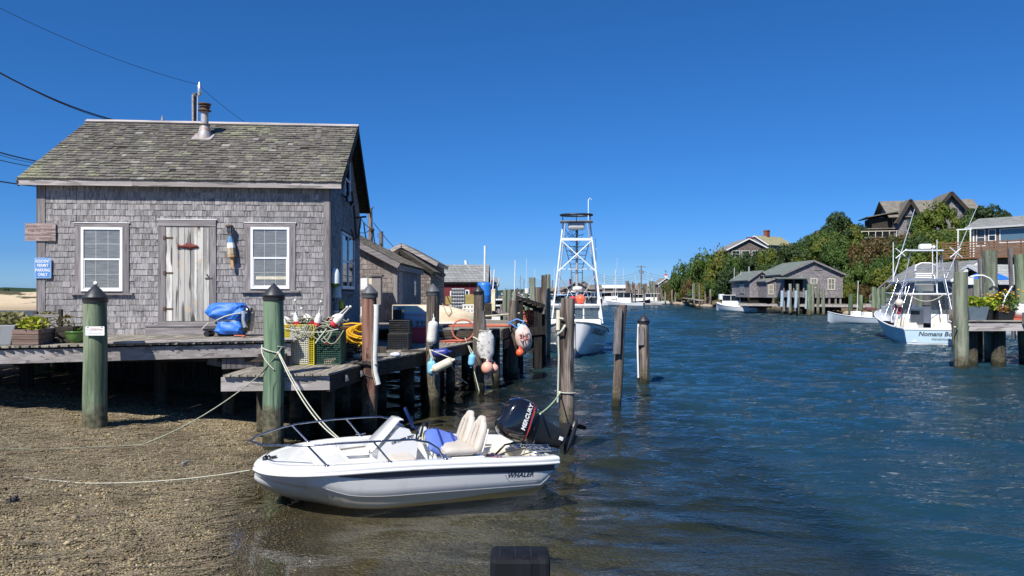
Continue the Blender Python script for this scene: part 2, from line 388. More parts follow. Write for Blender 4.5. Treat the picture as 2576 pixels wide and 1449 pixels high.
M_['glassd'] = glass('dark_glass', (.015, .02, .03), .15)
M_['plex'] = glass('clear_plastic', (.5, .55, .6), .72)
def pane_mat():   # old wavy glass with closed shades behind it
    m, t, o = nodes('shaded_window_pane'); q = N(t); co = q.objco(False)
    f = q.noise(q.mapping(co, (3, 3, 40)), 1, 4, .7)
    col = q.mix(q.mapr(f, .35, .65), (.13, .13, .125), (.25, .25, .24))
    q.bsdf(o, col, .12, 0, q.bump(f, .08, .01), .7, Coat_Weight=.6); return m
M_['pane'] = pane_mat()
def leafmat(name, cols, trans=.25):
    m, t, o = nodes(name); q = N(t); r = q.n('ShaderNodeNewGeometry').outputs['Random Per Island']
    orr = q.n('ShaderNodeObjectInfo').outputs['Random']; pos = q.n('ShaderNodeNewGeometry').outputs['Position']
    f = q.math('ADD', q.math('MULTIPLY', r, .5), q.math('ADD', q.math('MULTIPLY', orr, .32), q.math('MULTIPLY', q.noise(pos, .35, 3), .3)), clamp=True)
    col = q.ramp(f, [(i/(len(cols)-1), c) for i, c in enumerate(cols)])
    b = q.bsdf(None, col, .55, 0, None, .3); tr = q.n('ShaderNodeBsdfTranslucent'); q.l(q.mix(.4, col, (.25, .3, .03)), tr.inputs[0])
    mx = q.n('ShaderNodeMixShader'); mx.inputs[0].default_value = trans; q.l(b.outputs[0], mx.inputs[1]); q.l(tr.outputs[0], mx.inputs[2]); q.l(mx.outputs[0], o.inputs[0]); return m
M_['leaf'] = leafmat('dense_green_leaves', [(0.030, 0.061, 0.017), (0.048, 0.096, 0.019), (0.075, 0.130, 0.024), (0.117, 0.157, 0.030)])
M_['leafy'] = leafmat('yellow_green_leaves', [(0.063, 0.095, 0.016), (0.095, 0.137, 0.019), (0.137, 0.158, 0.021), (0.158, 0.126, 0.031)])
M_['leafd'] = leafmat('dark_green_leaves', [(0.016, 0.038, 0.014), (0.027, 0.054, 0.018), (0.041, 0.074, 0.020), (0.054, 0.089, 0.027)])
M_['leafb'] = leafmat('autumn_brown_leaves', [(0.073, 0.055, 0.023), (0.118, 0.078, 0.032), (0.136, 0.091, 0.027), (0.082, 0.091, 0.018)])
M_['leafp'] = leafmat('bright_planter_leaves', [(.12, .22, .03), (.22, .33, .03), (.40, .42, .04), (.5, .45, .05)], .35)
M_['leafg'] = leafmat('dune_grass_blades', [(.12, .15, .05), (.2, .2, .08), (.28, .25, .12), (.1, .13, .05)])
M_['petal'] = leafmat('orange_petals', [(.7, .3, .02), (.8, .42, .02), (.85, .5, .03), (.8, .35, .02)], .2)
# ------------------------------------------------------------------ ground, water, far land
def nz(x, y, s, seed=0): 
    return (np.sin(x*s*1.3+seed)*np.cos(y*s*1.7+seed*2)+.5*np.sin(x*s*3.1+y*s*2.3+seed*3)+.25*np.cos(x*s*6.7-y*s*5.9+seed))/1.75
def shore_x(Y): return np.interp(Y, [-5, 7.25, 8.4, 9.9, 11.4, 12.6, 14.4, 17, 20, 30, 45], [-2.4, -2.95, -3.3, -3.75, -3.95, -4.2, -4.1, -4.4, -5.6, -9, -12])
def ground(X, Y):
    X = np.asarray(X, float); Y = np.asarray(Y, float)
    d = shore_x(Y)-X+.10*nz(X, Y, 1.6)
    land = np.minimum(.145*d, 1.15+.03*nz(X, Y, .5)); sea = np.maximum(.085*d+.02*nz(X, Y, 2.2, 3), -2.2)
    h = np.where(d > 0, land, sea)
    return h - 2.5*np.clip((Y-44)/8, 0, 1)*(np.clip(d, 0, 1))+.02*nz(X, Y, 3.1, 1)*np.clip(d, 0, 1)
def gz(x, y): return float(ground(x, y))
def gridmesh(name, xs, ys, hf, mats, attr=None):
    X, Y = np.meshgrid(xs, ys); Z = hf(X, Y); n, m = X.shape
    v = np.stack([X, Y, Z], -1).reshape(-1, 3); a = np.arange(n*m).reshape(n, m)
    f = np.stack([a[:-1, :-1], a[:-1, 1:], a[1:, 1:], a[1:, :-1]], -1).reshape(-1, 4)
    me = bpy.data.meshes.new(name); me.vertices.add(len(v)); me.vertices.foreach_set('co', v.ravel())
    me.loops.add(f.size); me.loops.foreach_set('vertex_index', f.ravel()); me.polygons.add(len(f))
    me.polygons.foreach_set('loop_start', np.arange(len(f))*4); me.polygons.foreach_set('loop_total', np.full(len(f), 4))
    me.update(); me.validate(); me.polygons.foreach_set('use_smooth', np.ones(len(f), bool)); me.materials.append(mats)
    if attr is not None:
        at = me.attributes.new('depth', 'FLOAT', 'POINT'); at.data.foreach_set('value', attr(X, Y).ravel())
    o = bpy.data.objects.new(name, me); C.objects.link(o); return o

def gravel_mat():
    m, t, o = nodes('gravel_and_mud'); q = N(t); pos = q.n('ShaderNodeNewGeometry').outputs['Position']
    z = q.n('ShaderNodeSeparateXYZ'); q.l(pos, z.inputs[0])
    v = q.n('ShaderNodeTexVoronoi'); q.l(q.mapping(pos, (1, 1, .3)), v.inputs[0]); v.inputs['Scale'].default_value = 26
    sp = q.n('ShaderNodeSeparateColor'); q.l(v.outputs['Color'], sp.inputs[0])
    peb = q.ramp(sp.outputs[0], [(0, (.10, .085, .055)), (.4, (.20, .165, .105)), (.75, (.28, .235, .15)), (1, (.40, .36, .27))])
    weed = q.noise(pos, 1.1, 5, .65)
    col = q.mix(q.mapr(weed, .5, .62, 0, .7, True), peb, (.09, .07, .04))
    zn = q.math('ADD', z.outputs[2], q.math('MULTIPLY', q.noise(pos, 2.5, 3), .1))
    col = q.mix(q.mapr(zn, .10, -.05, 0, .72, True), col, (.088, .074, .046)); col = q.mix(q.math('MULTIPLY', q.mapr(zn, .15, .05, 0, .85, True), q.mapr(zn, -.10, -.01)), col, (.035, .029, .018))
    sand = q.mapr(z.outputs[2], .95, 1.12, 0, 1, True)
    col = q.mix(sand, col, (.5, .41, .28))
    wet = q.mapr(zn, .02, .18, .3, .9)
    h = q.math('SUBTRACT', 1, v.outputs['Distance'])
    q.bsdf(o, col, wet, 0, q.bump(h, q.mapr(z.outputs[2], 0, 1, .8, .1), .02), .3)
    return m
gm_ = gravel_mat()
near = gridmesh('beach', np.r_[np.arange(-60, -14, 2.), np.arange(-14, 6, .2), np.arange(6, 40, 2.)], np.r_[np.arange(-4, 20, .2), np.arange(20, 62, 1.)], lambda X, Y: ground(X, Y), gm_)
props(near, 'gravel shore sloping into shallow water beside the small open boat', 'beach', kind='structure')

# pebbles: uncountable, one object
prs = np.random.RandomState(5)
def pebbles(n):
    ys = 5.9+prs.rand(n*2)**1.3*9.; xs = -.74*ys+prs.rand(n*2)*(-1.9+.74*ys)
    sx = shore_x(ys); ok = (xs < sx+.5+.5*prs.rand(n*2)) & (xs > -.73*ys-.2); xs = xs[ok][:n]; ys = ys[ok][:n]; n = len(xs)
    me0 = bpy.data.meshes.new('x'); import bmesh; bm = bmesh.new(); bmesh.ops.create_icosphere(bm, subdivisions=1, radius=1); bm.to_mesh(me0)
    bv = np.array([v.co[:] for v in bm.verts]); bf = np.array([[v.index for v in f.verts] for f in bm.faces]); bm.free()
    r = .0075+.0095*prs.rand(n)**1.6+.028*(prs.rand(n) > .985)*prs.rand(n); 
    sc_ = np.stack([r*(1+.5*prs.rand(n)), r*(.7+.4*prs.rand(n)), r*(.35+.35*prs.rand(n))], -1)
    V = bv[None]*sc_[:, None]*(1+.25*(prs.rand(n, len(bv), 1)-.5)); a = prs.rand(n)*6.28; ti = (prs.rand(n)-.5)*.9
    x, y, z = V[..., 0], V[..., 1], V[..., 2]
    y, z = y*np.cos(ti)[:, None]-z*np.sin(ti)[:, None], y*np.sin(ti)[:, None]+z*np.cos(ti)[:, None]
    x, y = x*np.cos(a)[:, None]-y*np.sin(a)[:, None], x*np.sin(a)[:, None]+y*np.cos(a)[:, None]
    V = np.stack([x+xs[:, None], y+ys[:, None], z+(ground(xs, ys)+r*.3)[:, None]], -1).reshape(-1, 3)
    F = (bf[None]+(np.arange(n)*len(bv))[:, None, None]).reshape(-1, 3)
    me = bpy.data.meshes.new('pebbles'); me.vertices.add(len(V)); me.vertices.foreach_set('co', V.ravel())
    me.loops.add(F.size); me.loops.foreach_set('vertex_index', F.ravel()); me.polygons.add(len(F))
    me.polygons.foreach_set('loop_start', np.arange(len(F))*3); me.polygons.foreach_set('loop_total', np.full(len(F), 3)); me.update()
    me.polygons.foreach_set('use_smooth', np.ones(len(F), bool))
    return me
def pebmat():
    m, t, o = nodes('shore_pebbles'); q = N(t); r = q.n('ShaderNodeNewGeometry').outputs['Random Per Island']; pos = q.n('ShaderNodeNewGeometry').outputs['Position']
    col = q.ramp(r, [(0, (.10, .078, .04)), (.22, (.175, .135, .072)), (.45, (.265, .205, .11)), (.68, (.345, .275, .145)), (.86, (.27, .22, .15)), (.94, (.44, .36, .20)), (.99, (.56, .48, .33)), (1, (.42, .2, .08))])
    col = q.mix(q.mapr(q.noise(pos, 1.1, 5, .65), .5, .62, 0, .5, True), col, (.10, .075, .05))
    z = q.n('ShaderNodeSeparateXYZ'); q.l(pos, z.inputs[0]); zn = q.math('ADD', z.outputs[2], q.math('MULTIPLY', q.noise(pos, 2.5, 3), .1))
    col = q.mix(q.mapr(zn, .14, .03, 0, .82, True), col, (.042, .035, .02))
    q.bsdf(o, col, q.mapr(zn, .03, .2, .25, .85), 0, q.bump(q.noise(pos, 90, 2), .3, .004), .35); return m
pm = pebbles(58000); pm.materials.append(pebmat()); po = bpy.data.objects.new('pebbles', pm); C.objects.link(po)
props(po, 'tan and brown shell pebbles covering the gravel shore', 'pebbles', kind='stuff')
sw = MB()
for i in range(3600):
    band = i % 3
    y = R(6.2, 14) if band else R(9.5, 13.5); x = -.72*y+R(0, 1)*(float(shore_x(y))+.1+.72*y) if band else -.7*y+R(0, 3.6)
    a = R(-.5, .5)+.25; L = R(.05, .16); z = gz(x, y)+.024+R(0, .01); wd = .0035
    p = [Vector((x+math.cos(a+k*.35)*L*(k-1), y+math.sin(a+k*.35)*L*(k-1), z+(.006 if k == 1 else 0))) for k in range(3)]
    d = Vector((-math.sin(a), math.cos(a), .3))*wd
    sw.add([p[0]-d, p[0]+d, p[1]-d, p[1]+d, p[2]-d, p[2]+d], [(0, 2, 3, 1), (2, 4, 5, 3)])
M_['weed'] = leafmat('dry_eelgrass', [(.10, .075, .045), (.16, .12, .08), (.24, .19, .13), (.06, .07, .03)], 0)
solo('dried_seaweed', sw, M_['weed'], 'dry brown eelgrass strands strewn over the gravel shore', 'seaweed', kind='stuff', loc=(-6, 10, 0))

def water_mat():
    m, t, o = nodes('harbour_water'); q = N(t); pos = q.n('ShaderNodeNewGeometry').outputs['Position']
    at = q.n('ShaderNodeAttribute', attribute_name='depth'); dep = at.outputs['Fac']
    calm = q.mapr(dep, .02, .75, .10, 1., True)
    far = q.n('ShaderNodeSeparateXYZ'); q.l(pos, far.inputs[0])
    warp = q.n('ShaderNodeVectorMath', operation='ADD'); nn = q.n('ShaderNodeTexNoise'); nn.inputs['Scale'].default_value = .35; q.l(pos, nn.inputs['Vector'])
    vm = q.n('ShaderNodeVectorMath', operation='SCALE'); q.l(nn.outputs['Color'], vm.inputs[0]); vm.inputs['Scale'].default_value = 1.6
    q.l(pos, warp.inputs[0]); q.l(vm.outputs[0], warp.inputs[1]); P = warp.outputs[0]
    a = q.noise(q.mapping(P, (.6, 2.2, 1), rot=(0, 0, .12)), 1.25, 3, .55, .5)
    b = q.noise(q.mapping(P, (.8, 2.0, 1), rot=(0, 0, -.2)), 3.6, 3, .6, .4)
    c = q.noise(q.mapping(P, (1, 1.9, 1), rot=(0, 0, .1)), 11, 2, .5)
    sw_ = q.noise(q.mapping(P, (1, 3, 1), rot=(0, 0, .5)), .16, 2)
    h = q.math('ADD', q.math('MULTIPLY', a, q.mapr(far.outputs[1], 25, 110, .06, .5)), q.math('ADD', q.math('MULTIPLY', b, q.mapr(far.outputs[1], 10, 60, .06, .22)), q.math('ADD', q.math('MULTIPLY', c, .03), q.math('MULTIPLY', sw_, .2))))
    gust = q.mapr(q.noise(q.mapping(pos, (.5, 1, 1)), .09, 3), .35, .65, .65, 1.1)
    near_ = q.mapr(far.outputs[1], 5, 16, .55, 1.)
    nrm = q.bump(h, q.math('MULTIPLY', q.math('MULTIPLY', calm, gust), near_), .62)
    fr = q.n('ShaderNodeFresnel'); fr.inputs[0].default_value = 1.333; q.l(nrm, fr.inputs[1])
    gl = q.n('ShaderNodeBsdfGlossy'); gl.inputs['Roughness'].default_value = .025; q.l(nrm, gl.inputs['Normal'])
    body = q.n('ShaderNodeBsdfDiffuse'); q.l(q.mix(q.mapr(dep, .3, 1.8), (.018, .036, .032), (.011, .040, .058)), body.inputs[0])
    tr = q.n('ShaderNodeBsdfTransparent'); q.l(q.mix(q.mapr(dep, 0, .5), (.97, .97, .93), (.62, .68, .56)), tr.inputs[0])
    mx = q.n('ShaderNodeMixShader'); q.l(q.mapr(dep, .12, 1.15, 0, 1, True), mx.inputs[0]); q.l(tr.outputs[0], mx.inputs[1]); q.l(body.outputs[0], mx.inputs[2])
    m2 = q.n('ShaderNodeMixShader'); q.l(fr.outputs[0], m2.inputs[0]); q.l(mx.outputs[0], m2.inputs[1]); q.l(gl.outputs[0], m2.inputs[2])
    q.l(m2.outputs[0], o.inputs[0]); return m
def wdepth(X, Y):
    d = np.maximum(-ground(X, Y), 0); return np.maximum(d, np.clip((X-3)/4, 0, 1)*3*(Y>0)+np.clip((Y-24)/6, 0, 1)*3)
wr = np.random.RandomState(11); K_ = 54; lam = np.exp(wr.uniform(np.log(.32), np.log(3.2), K_)); th_ = wr.normal(0, .42, K_)+.12; ph_ = wr.rand(K_)*6.28
def waves(X, Y, sp):
    d = wdepth(X, Y); m = np.clip((d-.03)/.45, 0, 1)**1.2*(.55+.45*np.clip((Y-5)/12, 0, 1))*(.72+.5*nz(X, Y, .11)); H = np.zeros_like(X)
    wx = X+.5*nz(X, Y, .35); wy = Y+.4*nz(Y, X, .3, 2)
    for l, t, p in zip(lam, th_, ph_):
        k = 6.283/l; f = np.clip((l/sp-2.2)/3, 0, 1); s_ = np.sin(k*(wx*math.sin(t)+wy*math.cos(t))+p); H += f*(.047/k)*(s_+.25*s_*s_)
    return H*m
rows = [-5.]
while rows[-1] < 3800: y_ = rows[-1]; rows.append(y_+(max(.04, .0056*(y_+2)) if y_ < 260 else .06*y_))
rows = np.array(rows); us = np.r_[-30, -8, -2.5, -1.2, np.arange(-.8, -.32, .012), np.arange(-.32, .8, .0029), .9, 1.3, 2.5, 8, 30]
U, YY = np.meshgrid(us, rows); XX = U*(YY+7); n, m_ = XX.shape
ZZ = waves(XX, YY, np.maximum(np.gradient(YY, axis=0), np.gradient(XX, axis=1)*1.3)); ZZ[np.abs(U) > .8] = 0
v = np.stack([XX, YY, ZZ], -1).reshape(-1, 3); a = np.arange(n*m_).reshape(n, m_); f = np.stack([a[:-1, :-1], a[:-1, 1:], a[1:, 1:], a[1:, :-1]], -1).reshape(-1, 4)
me = bpy.data.meshes.new('water'); me.vertices.add(len(v)); me.vertices.foreach_set('co', v.ravel()); me.loops.add(f.size); me.loops.foreach_set('vertex_index', f.ravel()); me.polygons.add(len(f))
me.polygons.foreach_set('loop_start', np.arange(len(f))*4); me.polygons.foreach_set('loop_total', np.full(len(f), 4)); me.update(); me.polygons.foreach_set('use_smooth', np.ones(len(f), bool)); me.materials.append(water_mat())
at_ = me.attributes.new('depth', 'FLOAT', 'POINT'); at_.data.foreach_set('value', wdepth(XX, YY).ravel()); wat = bpy.data.objects.new('water', me); C.objects.link(wat)
props(wat, 'rippled deep blue harbour water, clear and brown in the shallows', 'water', kind='structure')
sb = gridmesh('seabed', np.linspace(-3000, 3000, 5), np.linspace(-60, 4000, 5), lambda X, Y: X*0-2.9, gm_); props(sb, 'muddy harbour bed below the water', 'seabed', kind='structure')

# dunes across the inlet, far left
def dune_mat():
    m, t, o = nodes('dune_sand_and_scrub'); q = N(t); pos = q.n('ShaderNodeNewGeometry').outputs['Position']
    z = q.n('ShaderNodeSeparateXYZ'); q.l(pos, z.inputs[0])
    n = q.noise(q.mapping(pos, (.5, .5, 2.2)), .35, 5, .6)
    f = q.math('ADD', n, q.mapr(z.outputs[2], .9, 3.2, -.10, .13))
    col = q.mix(q.mapr(f, .5, .58, 0, 1, True), (.56, .45, .30), (.085, .08, .05))
    col = q.mix(q.mapr(z.outputs[2], .9, .25, 0, .6), col, (.25, .19, .12))
    q.bsdf(o, col, .95, 0, q.bump(n, .8, .4), .1); return m
def dune_h(X, Y):
    e = Y-(113+.12*(X+80)); return np.where(e > 0, np.minimum(.9, e*.09)+np.clip((e-11)/16, 0, 1)*(1.7+.8*nz(X, Y, .12)), e*.1)
du = gridmesh('sand_dunes', np.arange(-260, -70, 2.5), np.arange(100, 190, 2.), dune_h, dune_mat()); props(du, 'low sand dunes with dark scrub across the inlet at far left', 'dunes', kind='structure')
# shingle headland on the right
SH = np.array([(36.5, 196), (38.5, 174), (39, 150), (39, 130), (41.5, 112), (43.5, 102), (45, 95), (44, 84), (42, 74), (44, 64), (52, 56), (90, 46)], float)
def head_d(X, Y):
    best = np.full(X.shape, 1e9); sg = np.ones(X.shape)
    for (ax, ay), (bx, by) in zip(SH[:-1], SH[1:]):
        dx, dy = bx-ax, by-ay; t = np.clip(((X-ax)*dx+(Y-ay)*dy)/(dx*dx+dy*dy), 0, 1)
        d = np.hypot(X-ax-t*dx, Y-ay-t*dy); c = (X-ax)*dy-(Y-ay)*dx
        up = d < best; best = np.where(up, d, best); sg = np.where(up, np.where(c < 0, 1, -1), sg)
    return best*sg
SKX = [1600, 1680, 1700, 1740, 1800, 1850, 1900, 1950, 2040, 2060, 2110, 2150, 2170, 2230, 2300, 2360, 2420, 2450, 2480, 2530, 2576, 2800, 3600]
SKY_ = [735, 700, 662, 644, 634, 640, 628, 622, 600, 576, 556, 566, 590, 588, 575, 526, 545, 545, 530, 556, 560, 560, 560]
def head_h(X, Y):
    d = head_d(X, Y); near_ = np.clip(d, 0, 1.4)*.55; s = np.clip((d-1.0)/12, 0, 1); s = s*s*(3-2*s)
    fx = 1288+X/np.maximum(Y, 1)*1850; top = 2.8+(735-np.interp(fx, SKX, SKY_))*np.minimum(Y, 150)/1850-6.2
    top = np.minimum(top, 12.2)                  # a broad hilltop; the trees make the skyline
    return np.where(d > 0, near_+s*np.maximum(top, .3)*(1+.05*nz(X, Y, .08)), d*.3)
def hz_(x, y): return float(head_h(np.array([x], float), np.array([y], float))[0])
def land_mat():
    m, t, o = nodes('headland_ground'); q = N(t); pos = q.n('ShaderNodeNewGeometry').outputs['Position']
    z = q.n('ShaderNodeSeparateXYZ'); q.l(pos, z.inputs[0]); n = q.noise(pos, .8, 5, .65)
    col = q.mix(q.mapr(n, .4, .6), (.19, .15, .10), (.10, .085, .05)); col = q.mix(q.mapr(z.outputs[2], .9, 1.6), col, (.035, .05, .015))
    col = q.mix(q.mapr(z.outputs[2], .45, .1), col, (.06, .045, .025))
    q.bsdf(o, col, .95, 0, q.bump(n, 1, .3), .1); return m
hd = gridmesh('headland', np.arange(30, 200, 2.5), np.arange(40, 260, 2.5), head_h, land_mat()); props(hd, 'wooded headland rising on the far side of the channel', 'headland', kind='structure')
far = MB()
far.box(-60, 30, 225, 420, -1, .8); far.box(30, 44, 225, 420, -1, .8)
solo('harbour_quay', far, land_mat(), 'low far shore with the village at the head of the harbour', 'shore', kind='structure')
hl = MB(); n_ = 40
top = [Vector((-1100+k*65, 1500, 9+3*math.sin(k*.7)+2*math.sin(k*1.9))) for k in range(n_)]
hl.loft([[p-Vector((0, 60, p.z+1)), p, p+Vector((0, 200, -p.z))] for p in top], openring=True)
solo('distant_hills', hl, M_['leafd'], 'thin dark line of distant wooded hills on the horizon', 'hills', kind='structure')
M_['blue2'] = plain('weathered_blue_paint', (.10, .24, .45), .7, dirt=.15, ds=20)
M_['peel'] = wood('peeling_buoy_paint', (.6, .5, .33), (.25, .2, .17), 'z', sc=2.)
M_['lbord'] = plain('pale_blue_border', (.45, .58, .75), .4)
M_['signb2'] = plain('sign_back', (.2, .35, .6), .4)
M_['woodx_pale'] = wood('pinkish_grey_board', (.48, .38, .35), (.30, .24, .23), 'x', sc=2, crack=.5)
M_['pgreen3'] = wood('bright_green_pile', (.33, .45, .29), (.08, .17, .105), 'z', sc=.34, tide=(.68, .9), crack=.15)
M_['tar'] = wood('shade_dark_post', (.010, .012, .016), (.005, .006, .008), 'z', sc=.6, rough=.75)  # near-black puts the foreground post's shade into its colour
M_['rope2'] = plain('pale_green_rope', (.5, .62, .35), .8)
M_['wireg2'] = plain('weedy_green_net', (.06, .10, .07), .9, dirt=.3, ds=20)
M_['wireo'] = plain('rusty_orange_wire', (.16, .075, .03), .8, dirt=.3)
M_['float'] = plain('grey_green_float', (.25, .33, .33), .2)
M_['bagb'] = plain('blue_white_film', (.75, .75, .78), .4, dirt=.4, ds=16, c2=(.05, .12, .55))
M_['binb'] = plain('pale_blue_grey_tub', (.50, .57, .66), .5, dirt=.1)
M_['floatw'] = plain('cracked_grey_float', (.66, .65, .62), .7, dirt=.42, ds=11, c2=(.16, .15, .14), bump=.6)
M_['float3'] = plain('pink_and_white_float', (.74, .62, .56), .5, dirt=.42, ds=3.2, c2=(.75, .22, .18))
M_['gel2'] = plain('greyish_white_acrylic', (.72, .73, .75), .15, dirt=.03)  # slightly greyer white than the gelcoat
M_['bronze2'] = plain('tan_grab_rail', (.40, .34, .28), .3, .6)
M_['grey2'] = plain('grey_locker_recess', (.30, .30, .31), .5)
M_['yellow2'] = plain('yellow_label', (.75, .6, .08), .5)
M_['vinyl2'] = plain('seat_piping', (.50, .44, .36), .5)
M_['peri'] = plain('periwinkle_fabric', (.12, .20, .60), .75, dirt=.05, bump=.2, ds=10)
M_['cream2'] = plain('cream_gelcoat', (.74, .70, .58), .35, dirt=.08)
M_['cable'] = plain('dark_cable', (.05, .045, .04), .6)
M_['gloss'] = plain('gloss_black_cowl', (.008, .008, .010), .10, dirt=.05, Coat_Weight=1., Coat_Roughness=.03)
M_['dblue2'] = plain('blue_anodised_tube', (.03, .07, .22), .2, .7)
M_['leaf2'] = M_['leaf']
M_['paled'] = wood('pale_blue_grey_door', (.42, .42, .42), (.25, .25, .26), 'z')
M_['umber'] = plain('grey_brown_cabinet', (.27, .24, .22), .6)
M_['shb3'] = farshingle('patchy_brown_shingles', (.26, .22, .19), .16, .2, .5, .8, .5)
M_['shr2x'] = farshingle('brown_old_roof_shingles', (.17, .15, .12), .18, .2, .3)
M_['woodz2'] = wood('grey_plank_hatch', (.36, .33, .31), (.2, .19, .18), 'z')
M_['galv'] = plain('galvanised_crate', (.30, .31, .32), .6, .3)
M_['ochre'] = plain('ochre_timber', (.38, .30, .10), .8, dirt=.3)
M_['olive'] = plain('pale_olive_paint', (.50, .45, .30), .6, dirt=.2)
M_['blackz'] = wood('tarred_timber_and_shade', (.035, .032, .028), (.012, .011, .010), 'z')  # timber stand, and flat panels whose black stands for shade
M_['hullw'] = plain('white_painted_hull', (.76, .77, .78), .28, dirt=.06, ds=1.5)
M_['hullb'] = plain('pale_blue_hull', (.50, .66, .76), .22, dirt=.05, ds=1.2)
M_['hullgrey'] = plain('pale_grey_blue_hull', (.45, .52, .58), .3, dirt=.1, ds=1.5)
M_['antifoul'] = plain('dark_blue_bottom_paint', (.03, .06, .14), .6)
M_['plexd'] = glass('boat_window', (.10, .13, .15), .45)
M_['blue3'] = plain('mid_blue_canopy', (.10, .30, .58), .6)
M_['grey3'] = plain('pale_grey_paint', (.38, .39, .40), .5)
M_['lgrey'] = plain('light_grey_canvas', (.48, .49, .50), .7)
M_['canvas2'] = plain('beige_canvas', (.68, .60, .50), .85, dirt=.1)
M_['maroon'] = plain('maroon_canvas', (.14, .05, .05), .8)
M_['cedar'] = plain('brown_cedar_rail', (.22, .11, .06), .8, dirt=.2)
M_['glassb'] = glass('bluish_picture_window', (.10, .18, .24), .1)
M_['vboard'] = wood('weathered_vertical_boards', (.36, .33, .31), (.2, .17, .15), 'z', sc=.35, crack=.6)
M_['froofl'] = farshingle('pale_grey_roofing', (.40, .41, .39), .2, .35, .15)
M_['whiteroof'] = plain('white_metal_roof', (.75, .76, .78), .5)
M_['plank2'] = wood('pale_pier_timber', (.40, .37, .31), (.24, .22, .185))  # pale planking of the right-hand and far docks
M_['paleb'] = plain('pale_blue_bumper', (.38, .46, .52), .5)
M_['leafp2'] = leafmat('lime_leaves', [(.22, .34, .03), (.32, .44, .04), (.42, .5, .05), (.3, .4, .04)], .35)
M_['leaf3'] = leafmat('marigold_leaves', [(.05, .10, .02), (.09, .15, .025), (.12, .19, .03), (.2, .25, .04)], .3)
M_['leafb2'] = leafmat('dry_brown_leaves', [(.2, .10, .04), (.3, .15, .06), (.35, .2, .07), (.15, .12, .04)], .2)
M_['tan'] = plain('tan_bare_wood', (.55, .34, .14), .7)
M_['smallprint'] = plain('grey_small_print', (.38, .40, .42), .6)
# ------------------------------------------------------------------ the weathered fishing shack
def wedge(mb, w_, h_, t0=.016, t1=.004, m=0, M=None):
    v = [(0, 0, 0), (w_, 0, 0), (w_, -t0, 0), (0, -t0, 0), (0, 0, h_), (w_, 0, h_), (w_, -t1, h_), (0, -t1, h_)]
    return mb.add(v, [(0, 1, 2, 3), (4, 7, 6, 5), (3, 2, 6, 7), (0, 4, 5, 1), (0, 3, 7, 4), (1, 5, 6, 2)], m, M)
SHM = {}
def shingle_var(mat, k):
    key = (mat.name, k)
    if key not in SHM: SHM[key] = wedge(MB(), .09+.012*k, .165).mesh('shingle', mat)
    return SHM[key]
def shingle_face(parent, name, FM, segf, z0, z1, e, wm, mat, openings=(), limit=300, tilt=.012, thick=1., skipp=0):
    """rows of separate shingles; FM: x along the wall, z up it, -y outward. segf(z)->(u0,u1)"""
    cells = []; z = z0
    while z < z1-.02:
        zt = min(z+e, z1); u0, u1 = segf((z+zt)/2); ev = sorted({u0, u1, *[min(max(o[i], u0), u1) for o in openings for i in (0, 1)]})
        for a, b in zip(ev[:-1], ev[1:]):
            if b-a < .01: continue
            za, zb = z, zt; c = (a+b)/2; ok = True
            for o in openings:
                if o[0] < c < o[1]:
                    if o[2] <= za+.01 and o[3] >= zb-.01: ok = False
                    elif o[2] <= za < o[3] < zb: za = o[3]
                    elif za < o[2] < zb: zb = o[2]
            if ok and zb-za > .015: cells.append((a, b, za, zb, zb < zt-1e-6))
        z += e
    items = []
    for a, b, za, zb, cut in cells:
        u = a-R(0, wm*.5) 
        while u < b:
            ww = wm*R(.62, 1.42); x0 = max(u, a); x1 = min(u+ww, b)
            if x1-x0 > .02 and rnd.random() >= skipp: items.append((x0, x1-x0-.004, za, (zb-za)+(0 if cut or zb >= z1-.001 else .03)))
            u += ww
    items.sort(key=lambda q: -q[1]*q[3]); rest = MB()
    for i, (x0, ww, za, hh) in enumerate(items):
        M = FM @ T(x0, -.001, za+R(-.004, .004)) @ RY(R(-tilt, tilt)) @ RX(R(0, .035)*thick)
        if i < limit:
            k = rnd.randrange(10); bw = .09+.012*k
            inst('shingle', shingle_var(mat, k), parent, M @ S(ww/bw, thick*R(.8, 1.5), hh/.165))
        else: wedge(rest, ww, hh, .016*thick*R(.8, 1.5), .004, 0, M)
    if rest.V: part('shingle', rest, mat, parent, kind='stuff')

A0 = Vector((-10.40, 16.15, 1.86)); B0 = Vector((-4.15, 16.70, 1.86)); LSH = (B0-A0).length; DSH = 5.75
rzS = math.atan2(B0.y-A0.y, B0.x-A0.x)
shack = thing('fishing_shack', 'grey shingled fishing shack with peeling white door and mossy roof, nearest building on the dock', 'shack', A0, rzS)
SM = T(A0) @ RZ(rzS); SMI = SM.inverted()
def onfront(x, y, off=0.):          # where the sight line through a point of the photograph meets the front wall
    o = SMI @ Vector((0, 0, HC)); p = SMI @ W(x, y, 10); d = p-o; t = (off-o.y)/d.y; q = o+d*t; return q.x, q.z
def onside(x, y, off=0.):
    o = SMI @ Vector((0, 0, HC)); p = SMI @ W(x, y, 10); d = p-o; t = (LSH+off-o.x)/d.x; q = o+d*t; return q.y, q.z
EV, RD, OVH = 3.42, 5.34, .24; slope = math.atan2(RD-EV, DSH/2+.2); 
wal = MB(); wal.box(0, LSH, 0, DSH, -.35, 3.4); wal.prism([(.002, 0, 3.4), (.002, DSH, 3.4), (.002, DSH/2, RD-.14)], (LSH-.004, 0, 0))
wall = part('wall', wal, M_['dark'], shack)
def rect(x0, y0, x1, y1): a, zt = onfront(x0, y0); b, zb = onfront(x1, y1); return a, b, zb, zt
wl = rect(190.5, 561, 326, 743); wr = rect(616.6, 561, 744, 737); dr = rect(399.5, 553, 544.5, 822)
